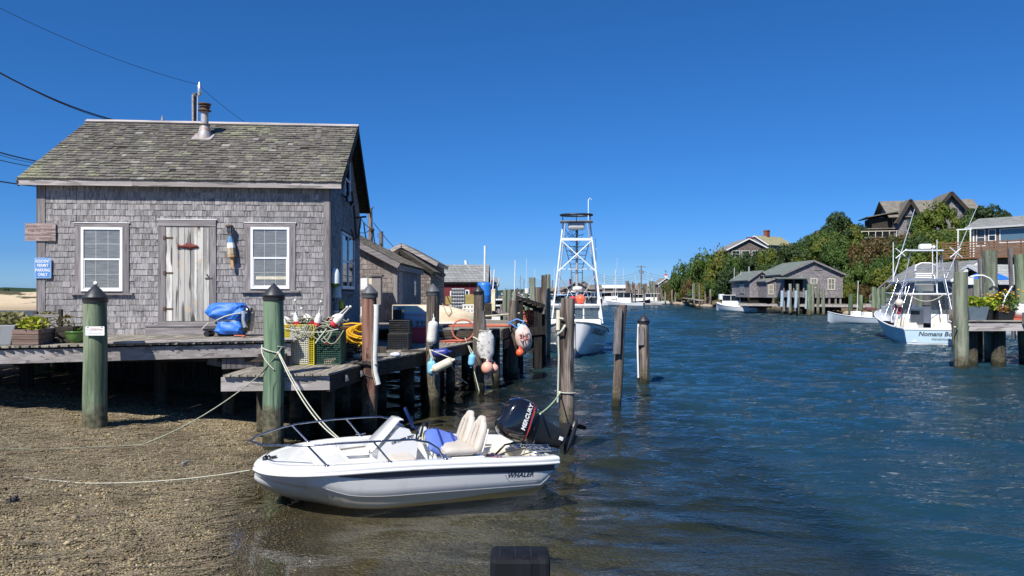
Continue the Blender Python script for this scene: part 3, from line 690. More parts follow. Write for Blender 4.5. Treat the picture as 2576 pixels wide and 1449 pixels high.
ops = [(wl[0]+.03, wl[1]-.03, wl[2]+.03, wl[3]-.02), (wr[0]+.03, wr[1]-.03, wr[2]+.03, wr[3]-.02), (dr[0]+.03, dr[1]-.03, -.1, dr[3]-.02), (0, .15, -1, 4), (LSH-.12, LSH, -1, 4)]
shingle_face(wall, 'shingle', Matrix.Identity(4), lambda z: (.0, LSH), .0, 3.34, .132, .128, M_['shw'], ops)
for x0, x1 in ((-.02, .155), (LSH-.125, LSH+.02)):
    b = MB(); b.box(x0, x1, -.03, -.001, .02, 3.38); part('corner_board', b, M_['trim'], shack)
b = MB(); b.box(LSH+.001, LSH+.028, -.03, .09, .02, 3.36); part('corner_board', b, M_['trim'], shack)
b = MB(); b.box(-.028, -.001, -.03, .09, .02, 3.36); part('corner_board', b, M_['trim'], shack)
# side gable: local y along the wall
GM = Matrix(((0, -1, 0, LSH), (1, 0, 0, 0), (0, 0, 1, 0), (0, 0, 0, 1)))
gable = part('gable_wall', MB().box(LSH, LSH+.003, .1, DSH, -.2, 3.4), M_['dark'], shack)
def gseg(z):
    if z < 3.3: return (.1, DSH)
    s = (z-3.3)/(RD-3.3)*(DSH/2); return (max(.1, s), DSH-s)
v1 = (1.68, 4.27, .93, 2.56); v2 = (2.25, 3.41, 3.3, 4.52)
shingle_face(gable, 'shingle', GM @ T(0, -.003, 0), gseg, 0., RD-.2, .132, .128, M_['shw'], [(v1[0]+.03, v1[1]-.03, v1[2]+.03, v1[3]-.03), (v2[0]+.03, v2[1]-.03, v2[2]+.03, v2[3]-.03)])
def window(parent, FM, u0, u1, z0, z1, cas=.13, fr=.055, cols=3, mull=0, casing=True, rows=2, mat=None, blind=.0, sill=True, pane=None):
    """double-hung sash window; outer rectangle is the casing"""
    mat = mat or M_['white']; pane = pane or M_['pane']
    a, b, c, d = u0+cas, u1-cas, z0+(.09 if sill else cas), z1-(.09 if casing else cas)
    if casing:
        for q in ((u0, a, z0+.06, d, 'trim'), (b, u1, z0+.06, d, 'trim'), (u0, u1, d, z1, 'trimx')):
            part('casing_board', MB(FM).box(q[0], q[1]-.001, -.038, -.002, q[2], q[3]), M_[q[4]], parent)
        part('drip_cap', MB(FM).box(u0-.02, u1+.02, -.05, -.002, z1+.001, z1+.016), M_['white'], parent)
    if sill: part('window_sill', MB(FM).box(u0-.07, u1+.09, -.085, -.002, z0+.01, z0+.058), M_['trimx'], parent)
    wm = MB(FM); n = max(1, mull+1); wd = (b-a)/n
    for k in range(n):
        p, q = a+wd*k, a+wd*(k+1); y0, y1 = -.052, -.002
        wm.box(p, p+fr, y0, y1, c, d); wm.box(q-fr, q-.001, y0, y1, c, d); wm.box(p+fr, q-fr, y0, y1, d-fr, d); wm.box(p+fr, q-fr, y0, y1, c, c+fr)
        m_ = (c+d)/2; wm.box(p+fr, q-fr, y0+.008, y1, m_-.02, m_+.02)
        wm.box(p+fr, p+fr+.022, -.04, -.002, c+fr, m_-.02); wm.box(q-fr-.022, q-fr, -.04, -.002, c+fr, m_-.02); wm.box(p+fr, q-fr, -.04, -.002, c+fr, c+fr+.025)
    wo = part('window', wm, mat, parent)
    for k in range(n):
        p, q = a+wd*k+fr, a+wd*(k+1)-fr
        for lo, hi in ((c+fr, (c+d)/2-.02), ((c+d)/2+.02, d-fr)):
            part('pane', MB(FM).box(p, q, -.026 if lo < (c+d)/2-.1 else -.03, -.01, lo, hi), pane, wo)
        if cols > 1:
            mu = MB(FM)
            for lo, hi in ((c+fr, (c+d)/2-.02), ((c+d)/2+.02, d-fr)):
                for i in range(1, cols): x = p+(q-p)*i/cols; mu.box(x-.007, x+.007, -.0335, -.0305, lo, hi)
                for i in range(1, rows): z = lo+(hi-lo)*i/rows; mu.box(p, q, -.0325, -.0302, z-.007, z+.007)
            part('muntins', mu, M_['muntin'], wo)
    return wo
M_['muntin'] = plain('pale_muntin', (.42, .44, .43), .5)
I4 = Matrix.Identity(4)
w1 = window(shack, I4, *wl); w2 = window(shack, I4, *wr)
st = MB().lathe([(.0, 0), (.042, 0), (.042, .002), (0, .003)], 16, M=T(wl[0]+.43, -.034, wl[2]+.27) @ RX(PI/2)); part('round_sticker', st, M_['signw'], w1)
ax, az = onfront(645, 703); sm_ = MB().box(ax, onfront(722, 703)[0], -.036, -.027, az, az+.07); part('blind_rail', sm_, M_['cream'], w2)
window(shack, GM, v1[0], v1[1], v1[2], v1[3], cas=.09, fr=.06, cols=1, mull=1, casing=False, sill=False, pane=M_['glassd'])
part('window_sill', MB(GM).box(v1[0], v1[1], -.07, -.002, v1[2]-.05, v1[2]+.03), M_['trimx'], shack)
window(shack, GM, *v2, cas=.06, fr=.07, cols=1, casing=False, sill=False, pane=M_['glassd'])
# door
di = rect(418, 569, 528.7, 808)
for q in ((dr[0], di[0], .1, di[3], 'trim'), (di[1], dr[1], .1, di[3], 'trim')): part('door_casing', MB().box(q[0], q[1], -.04, -.002, q[2], q[3]), M_[q[4]], shack)
part('door_casing', MB().box(dr[0], dr[1], -.05, -.002, di[3]+.001, dr[3]), M_['trimx'], shack)
part('drip_cap', MB().box(dr[0]-.02, dr[1]+.02, -.06, -.002, dr[3]+.001, dr[3]+.018), M_['white'], shack)
door = part('door', MB().box(di[0]+.004, di[1]-.004, -.012, -.004, di[2], di[3]-.004), M_['dark'], shack)
u = di[0]+.006
for k in range(7):
    ww = (di[1]-di[0]-.012)/7; part('board', MB().box(u+.003, u+ww-.003, -.028-R(0, .004), -.012, di[2]+R(0, .008), di[3]-.006), M_['door'], door, bevel=.003); u += ww
for yy in (925-0, 0, 0): pass
for zz in (onfront(470, 599)[1], onfront(470, 687)[1], onfront(470, 777)[1]):
    h = MB(); h.box(di[0]-.05, di[0]+.0, -.05, -.041, zz-.04, zz+.04); h.box(di[0], di[0]+.16, -.036, -.0325, zz-.02, zz+.02); h.tube([(di[0], -.05, zz-.05), (di[0], -.05, zz+.05)], .008, 6)
    part('hinge', h, M_['rustd'], door)
h = MB(); h.box(di[1]-.1, di[1]+.06, -.05, -.0405, onfront(525, 700)[1]-.012, onfront(525, 700)[1]+.012); h.ball((di[1]-.05, -.06, onfront(525, 695)[1]+.03), .02, 8); part('latch', h, M_['rustd'], door)
part('threshold', MB().box(dr[0], dr[1], -.10, -.002, di[2]-.06, di[2]-.005), M_['trimx'], shack)
part('door_step', MB().box(dr[0]-.15, dr[1]+.12, -.36, -.03, .0, .19), M_['trimx'], shack)
part('door_step', MB().box(dr[0]-.17, dr[1]+.14, -.38, -.03, .192, .225), M_['trimx'], shack)
# roof
def roofM(side):      # x along ridge, z up the slope, -y outward
    if side == 0: return T(0, -.20, EV) @ RX(-(PI/2-slope)) 
    return T(LSH, DSH+.20, EV) @ RZ(PI) @ RX(-(PI/2-slope))
SL = math.hypot(DSH/2+.2, RD-EV); ov = .30
for side in (0, 1):
    F = roofM(side); rf = part('roof', MB(F).box(-ov, LSH+ov, .0, .05, -.03, SL), M_['dark'], shack)
    shingle_face(rf, 'shingle', F @ T(0, 0, 0), lambda z: (-ov-.01, LSH+ov+.01), -.06, SL-.02, .148, .15, M_['shr'], limit=300 if side == 0 else 0, tilt=.03, thick=1.9, skipp=.004)
rc = part('ridge_cap', MB().box(-ov-.02, LSH+ov+.02, DSH/2-.14, DSH/2+.0, -.012, .012, M=T(0, .005, RD+.06) @ T(0, DSH/2, 0) @ RX(slope) @ T(0, -DSH/2, 0)), M_['fascia'], shack)
part('ridge_cap', MB().box(-ov-.02, LSH+ov+.02, DSH/2, DSH/2+.14, -.012, .012, M=T(0, .005, RD+.06) @ T(0, DSH/2, 0) @ RX(-slope) @ T(0, -DSH/2, 0)), M_['fascia'], shack)
for a, b in ((-ov, LSH*.33), (LSH*.33+.004, LSH*.72), (LSH*.72+.004, LSH+ov)): part('fascia_board', MB().box(a, b, -.232, -.205, 3.265, 3.40), M_['fascia'], shack)
for x0 in (-ov-.022, LSH+ov+.002):
    for sd_ in (0, 1):
        F = roofM(sd_); x_ = x0 if sd_ == 0 else LSH-x0-.02
        part('rake_board', MB(F).box(x_, x_+.02, .012, .16, -.1, SL+.0), M_['trimx'] if x0 < 0 else M_['dark'], shack)
part('bird_spike', MB().tube([(1.55, DSH/2, RD+.05), (1.55, DSH/2, RD+.22)], [.045, .004], 6), M_['grey'], shack)
# stove pipe
vx, vy = onfront(515, 345, 2.05)[0], 2.05; vz = EV+(vy+.2)*math.tan(slope)
v = MB(); v.lathe([(.215, -.13), (.20, .02), (.17, .17), (.14, .30), (.125, .38)], 20, 0); v.lathe([(.15, .37), (.15, .40), (.12, .41)], 20, 1)
v.lathe([(.105, .40), (.105, .86)], 20, 0)
v.V = [(p[0]*.86, p[1]*.86, p[2]*.8) for p in v.V]
pp = part('flue_pipe', shifted(v, (vx, vy, vz)), [M_['rust'], M_['rustd']], shack)
v = MB(); v.lathe([(.10, .80), (.185, .82), (.185, .84), (.13, .86), (.13, .93), (.16, .94), (.16, .96), (.12, .97), (.12, 1.0), (.185, 1.02), (.18, 1.05), (.08, 1.08), (0, 1.08)], 20); v.V = [(p[0]*.86, p[1]*.86, p[2]*.8) for p in v.V]; part('flue_cap', shifted(v, (vx, vy, vz)), M_['rustd'], shack)
v = MB(); v.box(-.26, .22, -.26, .2, -.01, .006, M=T(vx, vy, vz) @ RX(slope) @ T(0, 0, .035)); part('flue_flashing', v, M_['rust'], shack)

# things on the front wall
fx, fz = onfront(474, 620)
pts = [(-.235, .0), (-.21, .055), (-.23, .075), (-.16, .02), (-.10, .03), (-.075, .05), (-.05, .048), (-.03, .085), (-.015, .062), (.01, .09), (.04, .085), (.07, .075), (.085, .05), (.14, .045), (.19, .028), (.235, .0), (.215, -.03), (.15, -.045), (.08, -.05), (.07, -.075), (.03, -.055), (-.03, -.05), (-.07, -.035), (-.095, -.055), (-.11, -.03), (-.16, -.02), (-.22, -.06), (-.205, -.015)]
f = MB(); n = len(pts)
ring = lambda s_, y_: [(p[0]*s_ if s_ < 1 else p[0], y_, p[1]*s_) for p in pts]
f.loft([ring(1, 0), ring(1, -.012), [(p[0]*.97, -.034, p[1]*.7) for p in pts], [(p[0]*.85, -.046, p[1]*.3) for p in pts]], smooth=False)
f.M = None; f.V = [(p[0]+fx, p[1]-.030, p[2]+fz) for p in f.V]; f.V = [tuple(SM @ Vector(p)) for p in f.V]
solo('carved_fish', f, M_['fish'], 'dark red carved wooden fish fixed across the shack door', 'carving')
def wm(x, y, off): u_, z_ = onfront(x, y, off); return SM @ T(u_, off, z_)
L = wm(577, 575, -.14)
lam = thing('wall_lamp', 'caged round marine wall lamp beside the shack door', 'lamp', M=L)
b = MB(); b.lathe([(.075, .0), (.08, .02), (.06, .05), (.05, .06)], 14, M=T(0, .14, 0) @ RX(PI/2)); b.beam((0, .12, 0), (0, .0, .02), .03, .03); b.lathe([(.07, .05), (.085, .03), (.085, -.0), (.05, -.02)], 14, M=T(0, 0, .03)); part('lamp_mount', b, M_['rustd'], lam)
b = MB(); b.lathe([(.05, .03), (.066, .0), (.066, -.06), (.045, -.105), (0, -.115)], 14); part('glass_globe', b, M_['glass'], lam)
b = MB()
for k in range(6): a = k*PI/3; b.tube([(.075*math.cos(a), .075*math.sin(a), .03), (.078*math.cos(a), .078*math.sin(a), -.06), (.05*math.cos(a), .05*math.sin(a), -.12), (0, 0, -.13)], .005, 5)
part('lamp_cage', b, M_['alu'], lam)
L = wm(582, 632, -.12)
bu = thing('wall_buoy', 'blue and white tapered buoy hanging from the lamp beside the door', 'buoy', M=L @ RY(-.08))
z8 = [(.02, .335), (.045, .32), (.075, .2), (.088, .19)]
part('blue_top', MB().lathe([(.03, .33), (.045, .31), (.075, .19)], 8, smooth=False), M_['blue2'] if 'blue2' in M_ else M_['signb'], bu)
part('white_band', MB().lathe([(.0755, .1899), (.09, .10), (.092, .07)], 8, smooth=False), M_['white'], bu)
part('bare_base', MB().lathe([(.0922, .0699), (.095, -.05), (.088, -.09)], 8, smooth=False), M_['peel'] if 'peel' in M_ else M_['door'], bu)
part('orange_foot', MB().lathe([(.092, -.0901), (.09, -.13), (.08, -.132)], 8, smooth=False), M_['tan'], bu)
part('spindle', MB().box(-.03, .03, -.03, .03, -.36, -.133), M_['tan'], bu)
part('hanging_cord', MB().tube([(0, 0, .33), (0, -.03, .40), (0, 0, .46)], .006, 5), M_['rope'], bu)
# signs by the left corner
L = wm(102, 584, -.05)
sg = thing('painted_board_sign', 'weathered wooden board sign with faded red script at the shack corner', 'sign', M=L)
sb_ = part('board', MB().box(-.32, .32, -.012, .012, -.195, .195), M_['woodx_pale'] if 'woodx_pale' in M_ else M_['fascia'], sg, bevel=.004)
for zz in (-.065, .065): part('joint', MB().box(-.32, .32, -.0135, -.0125, zz-.003, zz+.003), M_['dark'], sb_)
text("No", .10, M_['inkf'], sg, T(-.2, -.0145, .04) @ RX(PI/2), shear=.35, bold=-.001)
br_ = random.Random(4)       # the rest of the faded brush script can no longer be read
for zz, x0, x1, hh in ((.135, -.28, -.08, .05), (.135, -.02, .24, .05), (.045, -.08, .0, .03), (.045, .08, .24, .04), (-.055, -.26, .24, .035), (-.14, -.26, -.1, .05), (-.14, -.02, .26, .04)):
    m_ = MB(); n_ = int((x1-x0)/.022); m_.tube([(x0+(x1-x0)*k/n_, -.0145, zz+(hh/2)*(1 if k % 2 else -1)*br_.uniform(.3, 1)) for k in range(n_+1)], .0035, 4); part('faded_script', m_, M_['inkf'], sg)
L = wm(108, 674, -.06)
sg = thing('parking_sign', 'faded blue metal parking permit sign on the left corner of the shack', 'sign', M=L)
def rrect(w_, h_, r_, n=5):
    p = []
    for cx_, cz_, a0 in ((w_/2-r_, h_/2-r_, 0), (-w_/2+r_, h_/2-r_, PI/2), (-w_/2+r_, -h_/2+r_, PI), (w_/2-r_, -h_/2+r_, 1.5*PI)):
        p += [(cx_+r_*math.cos(a0+k*PI/2/n), cz_+r_*math.sin(a0+k*PI/2/n)) for k in range(n+1)]
    return p
def plate(w_, h_, r_, y0, y1, m=0, mb=None):
    mb = mb or MB(); return mb.prism([(a, y0, b) for a, b in rrect(w_, h_, r_)], (0, y1-y0, 0), m)
part('plate', plate(.35, .455, .03, -.002, .002), M_['signb2'] if 'signb2' in M_ else M_['lsign'] if 'lsign' in M_ else M_['signw2'] if 'signw2' in M_ else M_['signb'], sg)
bd = plate(.335, .44, .026, -.0035, -.0021); part('border', bd, M_['lbord'] if 'lbord' in M_ else M_['alu'], sg)
bd = plate(.315, .42, .022, -.005, -.0036); part('blue_field', bd, M_['signb'], sg)
for s_, zz in (("RESIDENT", .145), ("PERMIT", .05), ("PARKING", -.05), ("ONLY", -.148)): text(s_, .082, M_['signw'], sg, T(0, -.0065, zz) @ RX(PI/2) @ S(.82 if len(s_) > 7 else .9, 1.15, 1), bold=.0015)
# on the side gable
def gp(x, y, off): v_, z_ = onside(x, y, off); return SM @ GM @ T(v_, -off, z_)
an = MB(gp(890, 545, .08)); an.tube([(-.55, -.02, .62), (-.25, -.04, .15), (.02, -.04, -.25), (.22, -.05, -.62)], .03, 8)
an.tube([(-.75, -.03, -.42), (-.35, -.05, -.66), (.22, -.05, -.62), (.75, -.05, -.45), (1.05, -.05, -.05)], [.018, .03, .04, .03, .012], 8)
an.prism([(1.0, -.05, -.25), (1.2, -.05, -.02), (1.05, -.05, .12), (.95, -.05, -.05)], (0, -.02, 0)); an.beam((-.1, 0, -.05), (-.05, -.35, .0), .05, .05)
solo('old_anchor', an, M_['rustd'], 'black iron anchor hung on the shaded gable wall of the shack', 'anchor')
fl = MB(gp(872, 500, .12)); fl.cbox((0, -.02, 0), (.22, .06, .14)); fl.beam((0, -.02, 0), (-.25, .12, .1), .04, .04); fl.lathe([(.03, 0), (.07, .1), (.06, .12)], 10, M=T(.18, -.05, -.05) @ RX(2.2)); 
solo('floodlight', fl, M_['black'], 'black floodlight under the upper gable window', 'light')
for i, (x, y, m1, m2, lab) in enumerate(((843, 702, 'gelw', 'green', 'white buoy hanging highest on the shaded gable wall'), (847, 738, 'buoyw', 'grey', 'white and grey buoy below the highest one on the gable wall'), (845, 775, 'grey', 'white', 'small grey buoy low on the gable wall'), (858, 770, 'yellow', 'black', 'small yellow and black buoy low on the gable wall'))):
    bt = thing('gable_buoy', lab, 'buoy', M=gp(x, y, .10), group='buoys on the shaded gable wall'); k_ = 1. if i < 2 else .6
    part('body', MB().lathe([(.02*k_, .26*k_), (.06*k_, .25*k_), (.105*k_, .12*k_), (.11*k_, -.1*k_)], 12), M_[m1], bt); part('foot', MB().lathe([(.112*k_, -.1001*k_), (.10*k_, -.17*k_), (.04*k_, -.18*k_)], 12), M_[m2], bt)
    part('cord', MB().tube([(0, 0, .25*k_), (.02, .03, .4*k_), (-.02, .06, .5*k_)], .008, 5), M_['rope'], bt)

# ------------------------------------------------------------------ decks
def edgeU(X): return 12.8+(X+8.9)*.37           # front edge of the upper deck
ud = thing('upper_deck', 'grey plank deck along the front of the shingled shack', 'deck', (-8, 14, 1.86))
X = -12.4; 
while X < -4.35:
    y0 = edgeU(X+.07)-.03+R(-.012, .012); y1 = 16.9 if X > -10.5 else 22; L = y1-y0; cut = R(.35, .65)*L if L > 2.5 else L
    for a, b in ((0, cut-.004), (cut, L)):
        if b-a > .2:
            mb = MB(); mb.box(0, b-a, -.066, .066, -.038, 0); o = part('plank', mb, M_['plank'], ud, bevel=.004)
            o.matrix_local = T(X+.07+8, y0+a-14, R(-.003, .002)) @ RZ(PI/2+R(-.003, .003))
    X += .14
e0 = Vector((-16, edgeU(-16), 0)); e1 = Vector((-4.35, edgeU(-4.35), 0)); ed = (e1-e0).normalized(); fm = frame(e0, ed)
tot = (e1-e0).length
for a, b in ((0, 5.2), (5.205, 8.95), (8.955, tot)): part('fascia_board', MB(fm).box(a, b, .03, .068, 1.545, 1.79), M_['fascia'], ud, w=True, bevel=.004)
part('nailer', MB(fm).box(0, tot, .09, .14, 1.56, 1.82), M_['dark'], ud, w=True)
part('edge_board', MB(fm).box(tot-3.3, tot+.02, -.06, .07, 1.862, 1.90), M_['fascia'], ud, w=True, bevel=.004)
j = MB()
for k in range(9): j.box(-12.6+k*1.0, -12.54+k*1.0, edgeU(-12.6+k)+.15, 16.9, 1.60, 1.82)
for k in range(3): j.box(-12.5, -4.4, 14.3+k*.9, 14.4+k*.9, 1.45, 1.60)
part('joists', j, M_['dark'], ud, w=True)
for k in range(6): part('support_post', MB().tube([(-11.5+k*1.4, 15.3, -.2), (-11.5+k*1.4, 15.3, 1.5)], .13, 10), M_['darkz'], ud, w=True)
part('brace', MB().beam((-5.9, 14.3, 1.5), (-4.9, 14.6, 1.25), .1, .2).beam((-5.6, 14.2, 1.42), (-4.4, 14.7, 1.42), .12, .2), M_['woodz'], ud, w=True)
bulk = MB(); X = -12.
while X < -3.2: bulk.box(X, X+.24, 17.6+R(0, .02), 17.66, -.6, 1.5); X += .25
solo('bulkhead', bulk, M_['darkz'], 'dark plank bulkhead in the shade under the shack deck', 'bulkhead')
ZL = 1.34
LE = [(-3.28, 13.2), (-3.0, 15.3), (-2.0, 18.6), (-1.05, 22.0), (-.5, 23.9)]
def edgeL(X):
    return float(np.interp(X, [p[0] for p in LE], [p[1] for p in LE])) if X > LE[0][0] else 13.2+(X+3.28)*.12
ld = thing('lower_dock', 'lower plank dock running away beside the shack under traps and bins', 'dock', (-3.3, 16, ZL))
X = -5.1
while X < -.75:
    y0 = edgeL(X+.07)-.03+R(-.012, .012); y1 = 22.9 if X > -2.9 else 27.2; a = y0
    if y1-y0 < .3: break
    while a < y1-.1:
        b = min(a+R(2.4, 3.8), y1); b = y1 if y1-b < .6 else b
        mb = MB()
        if X+.14 > LE[0][0] and a == y0:      # plank ends cut along the slanting edge
            s0 = edgeL(X)-edgeL(X+.07); s1 = edgeL(X+.14)-edgeL(X+.07); L_ = b-a-.005
            mb.add([(s1, -.066, -.038), (L_, -.066, -.038), (L_, .066, -.038), (s0, .066, -.038), (s1, -.066, 0), (L_, -.066, 0), (L_, .066, 0), (s0, .066, 0)], [(0, 3, 2, 1), (4, 5, 6, 7), (0, 1, 5, 4), (1, 2, 6, 5), (2, 3, 7, 6), (3, 0, 4, 7)])
        else: mb.box(0, b-a-.005, -.066, .066, -.038, 0)
        o = part('plank', mb, M_['plank'], ld, bevel=.003); o.matrix_local = T(X+.07+3.3, a-16, R(-.002, .002)) @ RZ(PI/2); a = b
    X += .14
f0 = frame((-5.15, 12.98, 0), (1.87, .22, 0)); part('fascia_board', MB(f0).box(0, 1.885, .04, .085, ZL-.30, ZL-.05), M_['fascia'], ld, w=True, bevel=.004)
for (p, q) in zip(LE[:-1], LE[1:]):
    part('edge_beam', MB().beam((p[0]-.03, p[1]+.05, ZL-.19), (q[0]-.03, q[1]+.05, ZL-.19), .07, .28, up=(0, 0, 1)), M_['dark'], ld, w=True)
j = MB()
for k in range(8): y = 14+k*1.15; j.box(-5.1, float(np.interp(y, [p[1] for p in LE], [p[0] for p in LE]))-.08, y, y+.07, ZL-.24, ZL-.04)
part('joists', j, M_['dark'], ld, w=True)
for (x, y) in ((-4.8, 14.2), (-3.6, 14.4), (-3.9, 17.2), (-2.6, 18.6), (-3.0, 20.5), (-1.75, 20.9), (-2.2, 22.6)): part('support_post', MB().tube([(x, y, -1), (x, y, ZL-.24)], .13, 10), M_['darkz'], ld, w=True)
for x, y in ((-3.18, 13.95), (-3.06, 14.75)):
    b = MB().cbox((0, 0, 0), (.02, .1, .12)); b.tube([(.02, -.03, .04), (.03, -.03, -.04), (.03, .03, -.05), (.02, .03, 0)], .012, 6); part('metal_bracket', shifted(b, (x+.04, y, ZL-.17)), M_['alu'], ld, w=True)
ZP = 1.70
pf = thing('raised_platform', 'raised timber platform at the far end of the lower dock carrying the skiff', 'dock', (-1.5, 24, ZP))
PE = [(-2.9, 22.15), (-.36, 22.3), (.02, 24.6), (.15, 29)]
y = 22.2; 
k = 0
while y < 29:
    x1 = float(np.interp(y+.07, [22.3, 24.6, 29], [-.3, .05, .2])); o = part('plank', MB().box(0, x1+7, -.066, .066, -.04, 0), M_['plank'], pf); o.matrix_local = T(-7+1.5, y+.07-24, R(-.003, .003)); y += .14
part('fascia_board', MB().beam((-2.95, 22.12, ZP-.17), (-.36, 22.22, ZP-.17), .06, .22), M_['dark'], pf, w=True)
part('fascia_board', MB().beam((-.5, 22.32, ZP-.39), (-2.6, 22.2, ZP-.39), .08, .18), M_['woodz'], pf, w=True)
part('fascia_board', MB().beam((-.30, 22.2, ZP-.2), (.05, 24.6, ZP-.2), .06, .26), M_['dark'], pf, w=True)
part('fascia_board', MB().beam((-.25, 22.4, ZP-.5), (.08, 24.6, ZP-.5), .06, .26), M_['dark'], pf, w=True)
for (x, y) in ((-2.7, 22.6), (-1.2, 22.7), (-.5, 23.), (-.2, 25), (-1.6, 25), (-3, 25), (0, 28), (-1.7, 28)): part('support_post', MB().tube([(x, y, -1), (x, y, ZP-.05)], .12, 10), M_['darkz'], pf, w=True)
# ------------------------------------------------------------------ piles
def pile(label, x, D, ytop, wpx, mat, cap=None, zb=-.8, group=None, lean=(0, 0), capd=1.08, n=20, name='pile', flat=False, cs=1., z=None):
    X = WX(x, D); zt = WZ(ytop, D) if z is None else z; r = wpx/FL*D/2; seed = rnd.random()*50
    ch = r*1.15*cs if cap else 0; skirt = .085
    th = thing(name, label, 'piling', (X-lean[0]*zt, D-lean[1]*zt, max(zb, -.0) if zb > 0 else zb), group=group); top = zt-ch-(skirt*.6 if cap else 0)
    rings = []; K = 16
    for k in range(K+1):
        z = zb+(top-zb)*k/K; rr = r*(1.05-.07*k/K); cx = lean[0]*z+.012*math.sin(seed+k*.5); cy = lean[1]*z+.01*math.cos(seed*2+k*.4); ring = []
        for j in range(n):
            a = 2*PI*j/n; q = 1+.025*math.sin(3*a+seed+k*.15)+.018*math.sin(7*a+seed*3+k*.4)
            if not cap and not flat and k == K: q *= .93
            ring.append((X-lean[0]*zt+cx+rr*q*math.cos(a), D-lean[1]*zt+cy+rr*q*math.sin(a), z+(R(-.006, .006) if k == K and not cap else 0)))
        rings.append(ring)
    mb = MB(); mb.loft(rings, cap=False); 
    if not cap and not flat:
        c = Vector((sum(p[0] for p in rings[-1])/n, sum(p[1] for p in rings[-1])/n, top+.02)); rings2 = [[tuple(c.lerp(Vector(p), .6)) for p in rings[-1]]]
        mb.loft([rings[-1], rings2[0]], cap=False); mb.add(rings2[0], [tuple(range(n))])
    else: mb.add(rings[-1], [tuple(range(n))])
    part('shaft', mb, M_[mat], th, w=True)
    if cap:
        R_ = r*capd; c = MB(); c.lathe([(R_*.98, -.015), (R_, 0), (R_*1.0, skirt*.75), (R_*1.05, skirt*.8), (R_*1.02, skirt), (R_*.5, skirt+ch*.55), (.012, skirt+ch), (0, skirt+ch)], 26, M=T(X, D, top-.045), cap=False)
        part('cone_cap', c, M_[cap], th, w=True)
    return th
P1 = pile('green treated piling with black cone cap and small white notice, leftmost on the gravel', 240, 12.85, 714, 54, 'pgreen', 'capb', zb=.2)
P2 = pile('bright green piling with black cone cap and mooring line, by the lobster traps', 689, 13.05, 711, 50, 'pgreen3' if 'pgreen3' in M_ else 'pgreen', 'capb', zb=-.3)
P3 = pile('reddish brown piling with grey cap and a canvas-wrapped hose, at the dock edge', 930, 15.0, 713, 38, 'pbrown', 'capg', zb=-1)
P4 = pile('dark piling with pointed grey cap and a hanging white fender', 1089, 18.05, 712, 33, 'pdark', 'capg', zb=-1)
P5 = pile('dark piling with black cap and a weathered float hung on it', 1204, 21.3, 716, 27, 'pdark', 'capb', zb=-1, capd=1.0)
P6 = pile('short brown piling with the big faded float tied to it', 1291, 23.7, 756, 23, 'pdark', None, zb=-1)
P8 = pile('large bare grey piling beside the outboard motor, tallest in the open water', 1428, 14.8, 751, 37, 'pgrey', None, zb=-1, lean=(.01, 0))
P9 = pile('leaning two-tone brown piling with a board nailed to its top', 1566, 18.2, 767, 24, 'pgrey', None, zb=-1, lean=(.065, 0), flat=True)
P10 = pile('short grey piling with a small black pointed cap in open water', 1619, 22.2, 789, 28, 'pgrey', 'capb', zb=-1, capd=1.06)
P11 = thing('square_post', 'square post top, its shade painted near-black, close to the camera at the bottom edge', 'post', (WX(1308, 4.3), 4.3, -.9)); pz = WZ(1403, 4.2)+.9
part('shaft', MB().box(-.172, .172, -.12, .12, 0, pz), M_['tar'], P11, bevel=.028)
for k in range(3): part('top_crack', MB().box(-.12+k*.09, -.115+k*.09, -.1, .08, pz-.004, pz+.002), M_['black'], P11)
# notice on the first piling
nb = thing('piling_notice', 'small white notice screwed to the left green piling', 'sign', W(239, 832.5, 12.85-.235))
part('plate', plate(.325, .155, .012, -.003, .0), M_['signw'], nb)
text("Recycling, and Boating", .022, M_['inkred'], nb, T(.03, -.0042, .026) @ RX(PI/2), ext=.0005, bold=.0005)
for x0, x1, zz, hh in ((-.09, .08, .048, .008), (-.145, -.085, .026, .010), (-.11, .07, .003, .008), (.085, .11, .003, .010), (-.14, -.05, -.018, .007), (-.12, .12, -.047, .009)): part('small_print', MB().box(x0, x1, -.0042, -.0031, zz-hh/2, zz+hh/2), M_['smallprint'], nb)
for sx in (-.12, .12): part('screw', MB().lathe([(.012, 0), (.01, .004), (0, .005)], 8, M=T(sx, -.0032, .06) @ RX(PI/2)), M_['rustd'], nb)
b = MB(); b.beam(W(1556, 774, 18.0), W(1551, 905-15, 18.0), .17, .05, up=(0, 1, 0)); part('nailed_board', b, M_['woodz'], P9, w=True)
b = MB(); b.beam(W(1613, 822, 22.0), W(1613, 868, 22.0), .17, .04, up=(0, 1, 0)); part('nailed_board', b, M_['woodz'], P10, w=True)
b = MB(); b.tube([W(1606, 815, 22.05), W(1604, 870, 22.05), W(1606, 950, 22.05)], .03, 8); part('white_strip', b, M_['white'], P10, w=True)
b = MB(); b.tube([W(1405, 780, 14.7), W(1404, 830, 14.7)], .045, 8, 0); b.tube([W(1404, 832, 14.7), W(1406, 900, 14.7), W(1403, 1012, 14.7)], .02, 6, 1)
part('tyre_strip', b, [M_['cream'], M_['rope']], P8, w=True)
b = MB(); b.tube([W(1403, 842, 14.7), W(1414, 832, 14.55), W(1422, 818, 14.6)], .025, 6); b.tube([W(1404, 800, 14.7), W(1418, 802, 14.58)], .02, 6); part('rope_end', b, M_['rope'], P8, w=True)

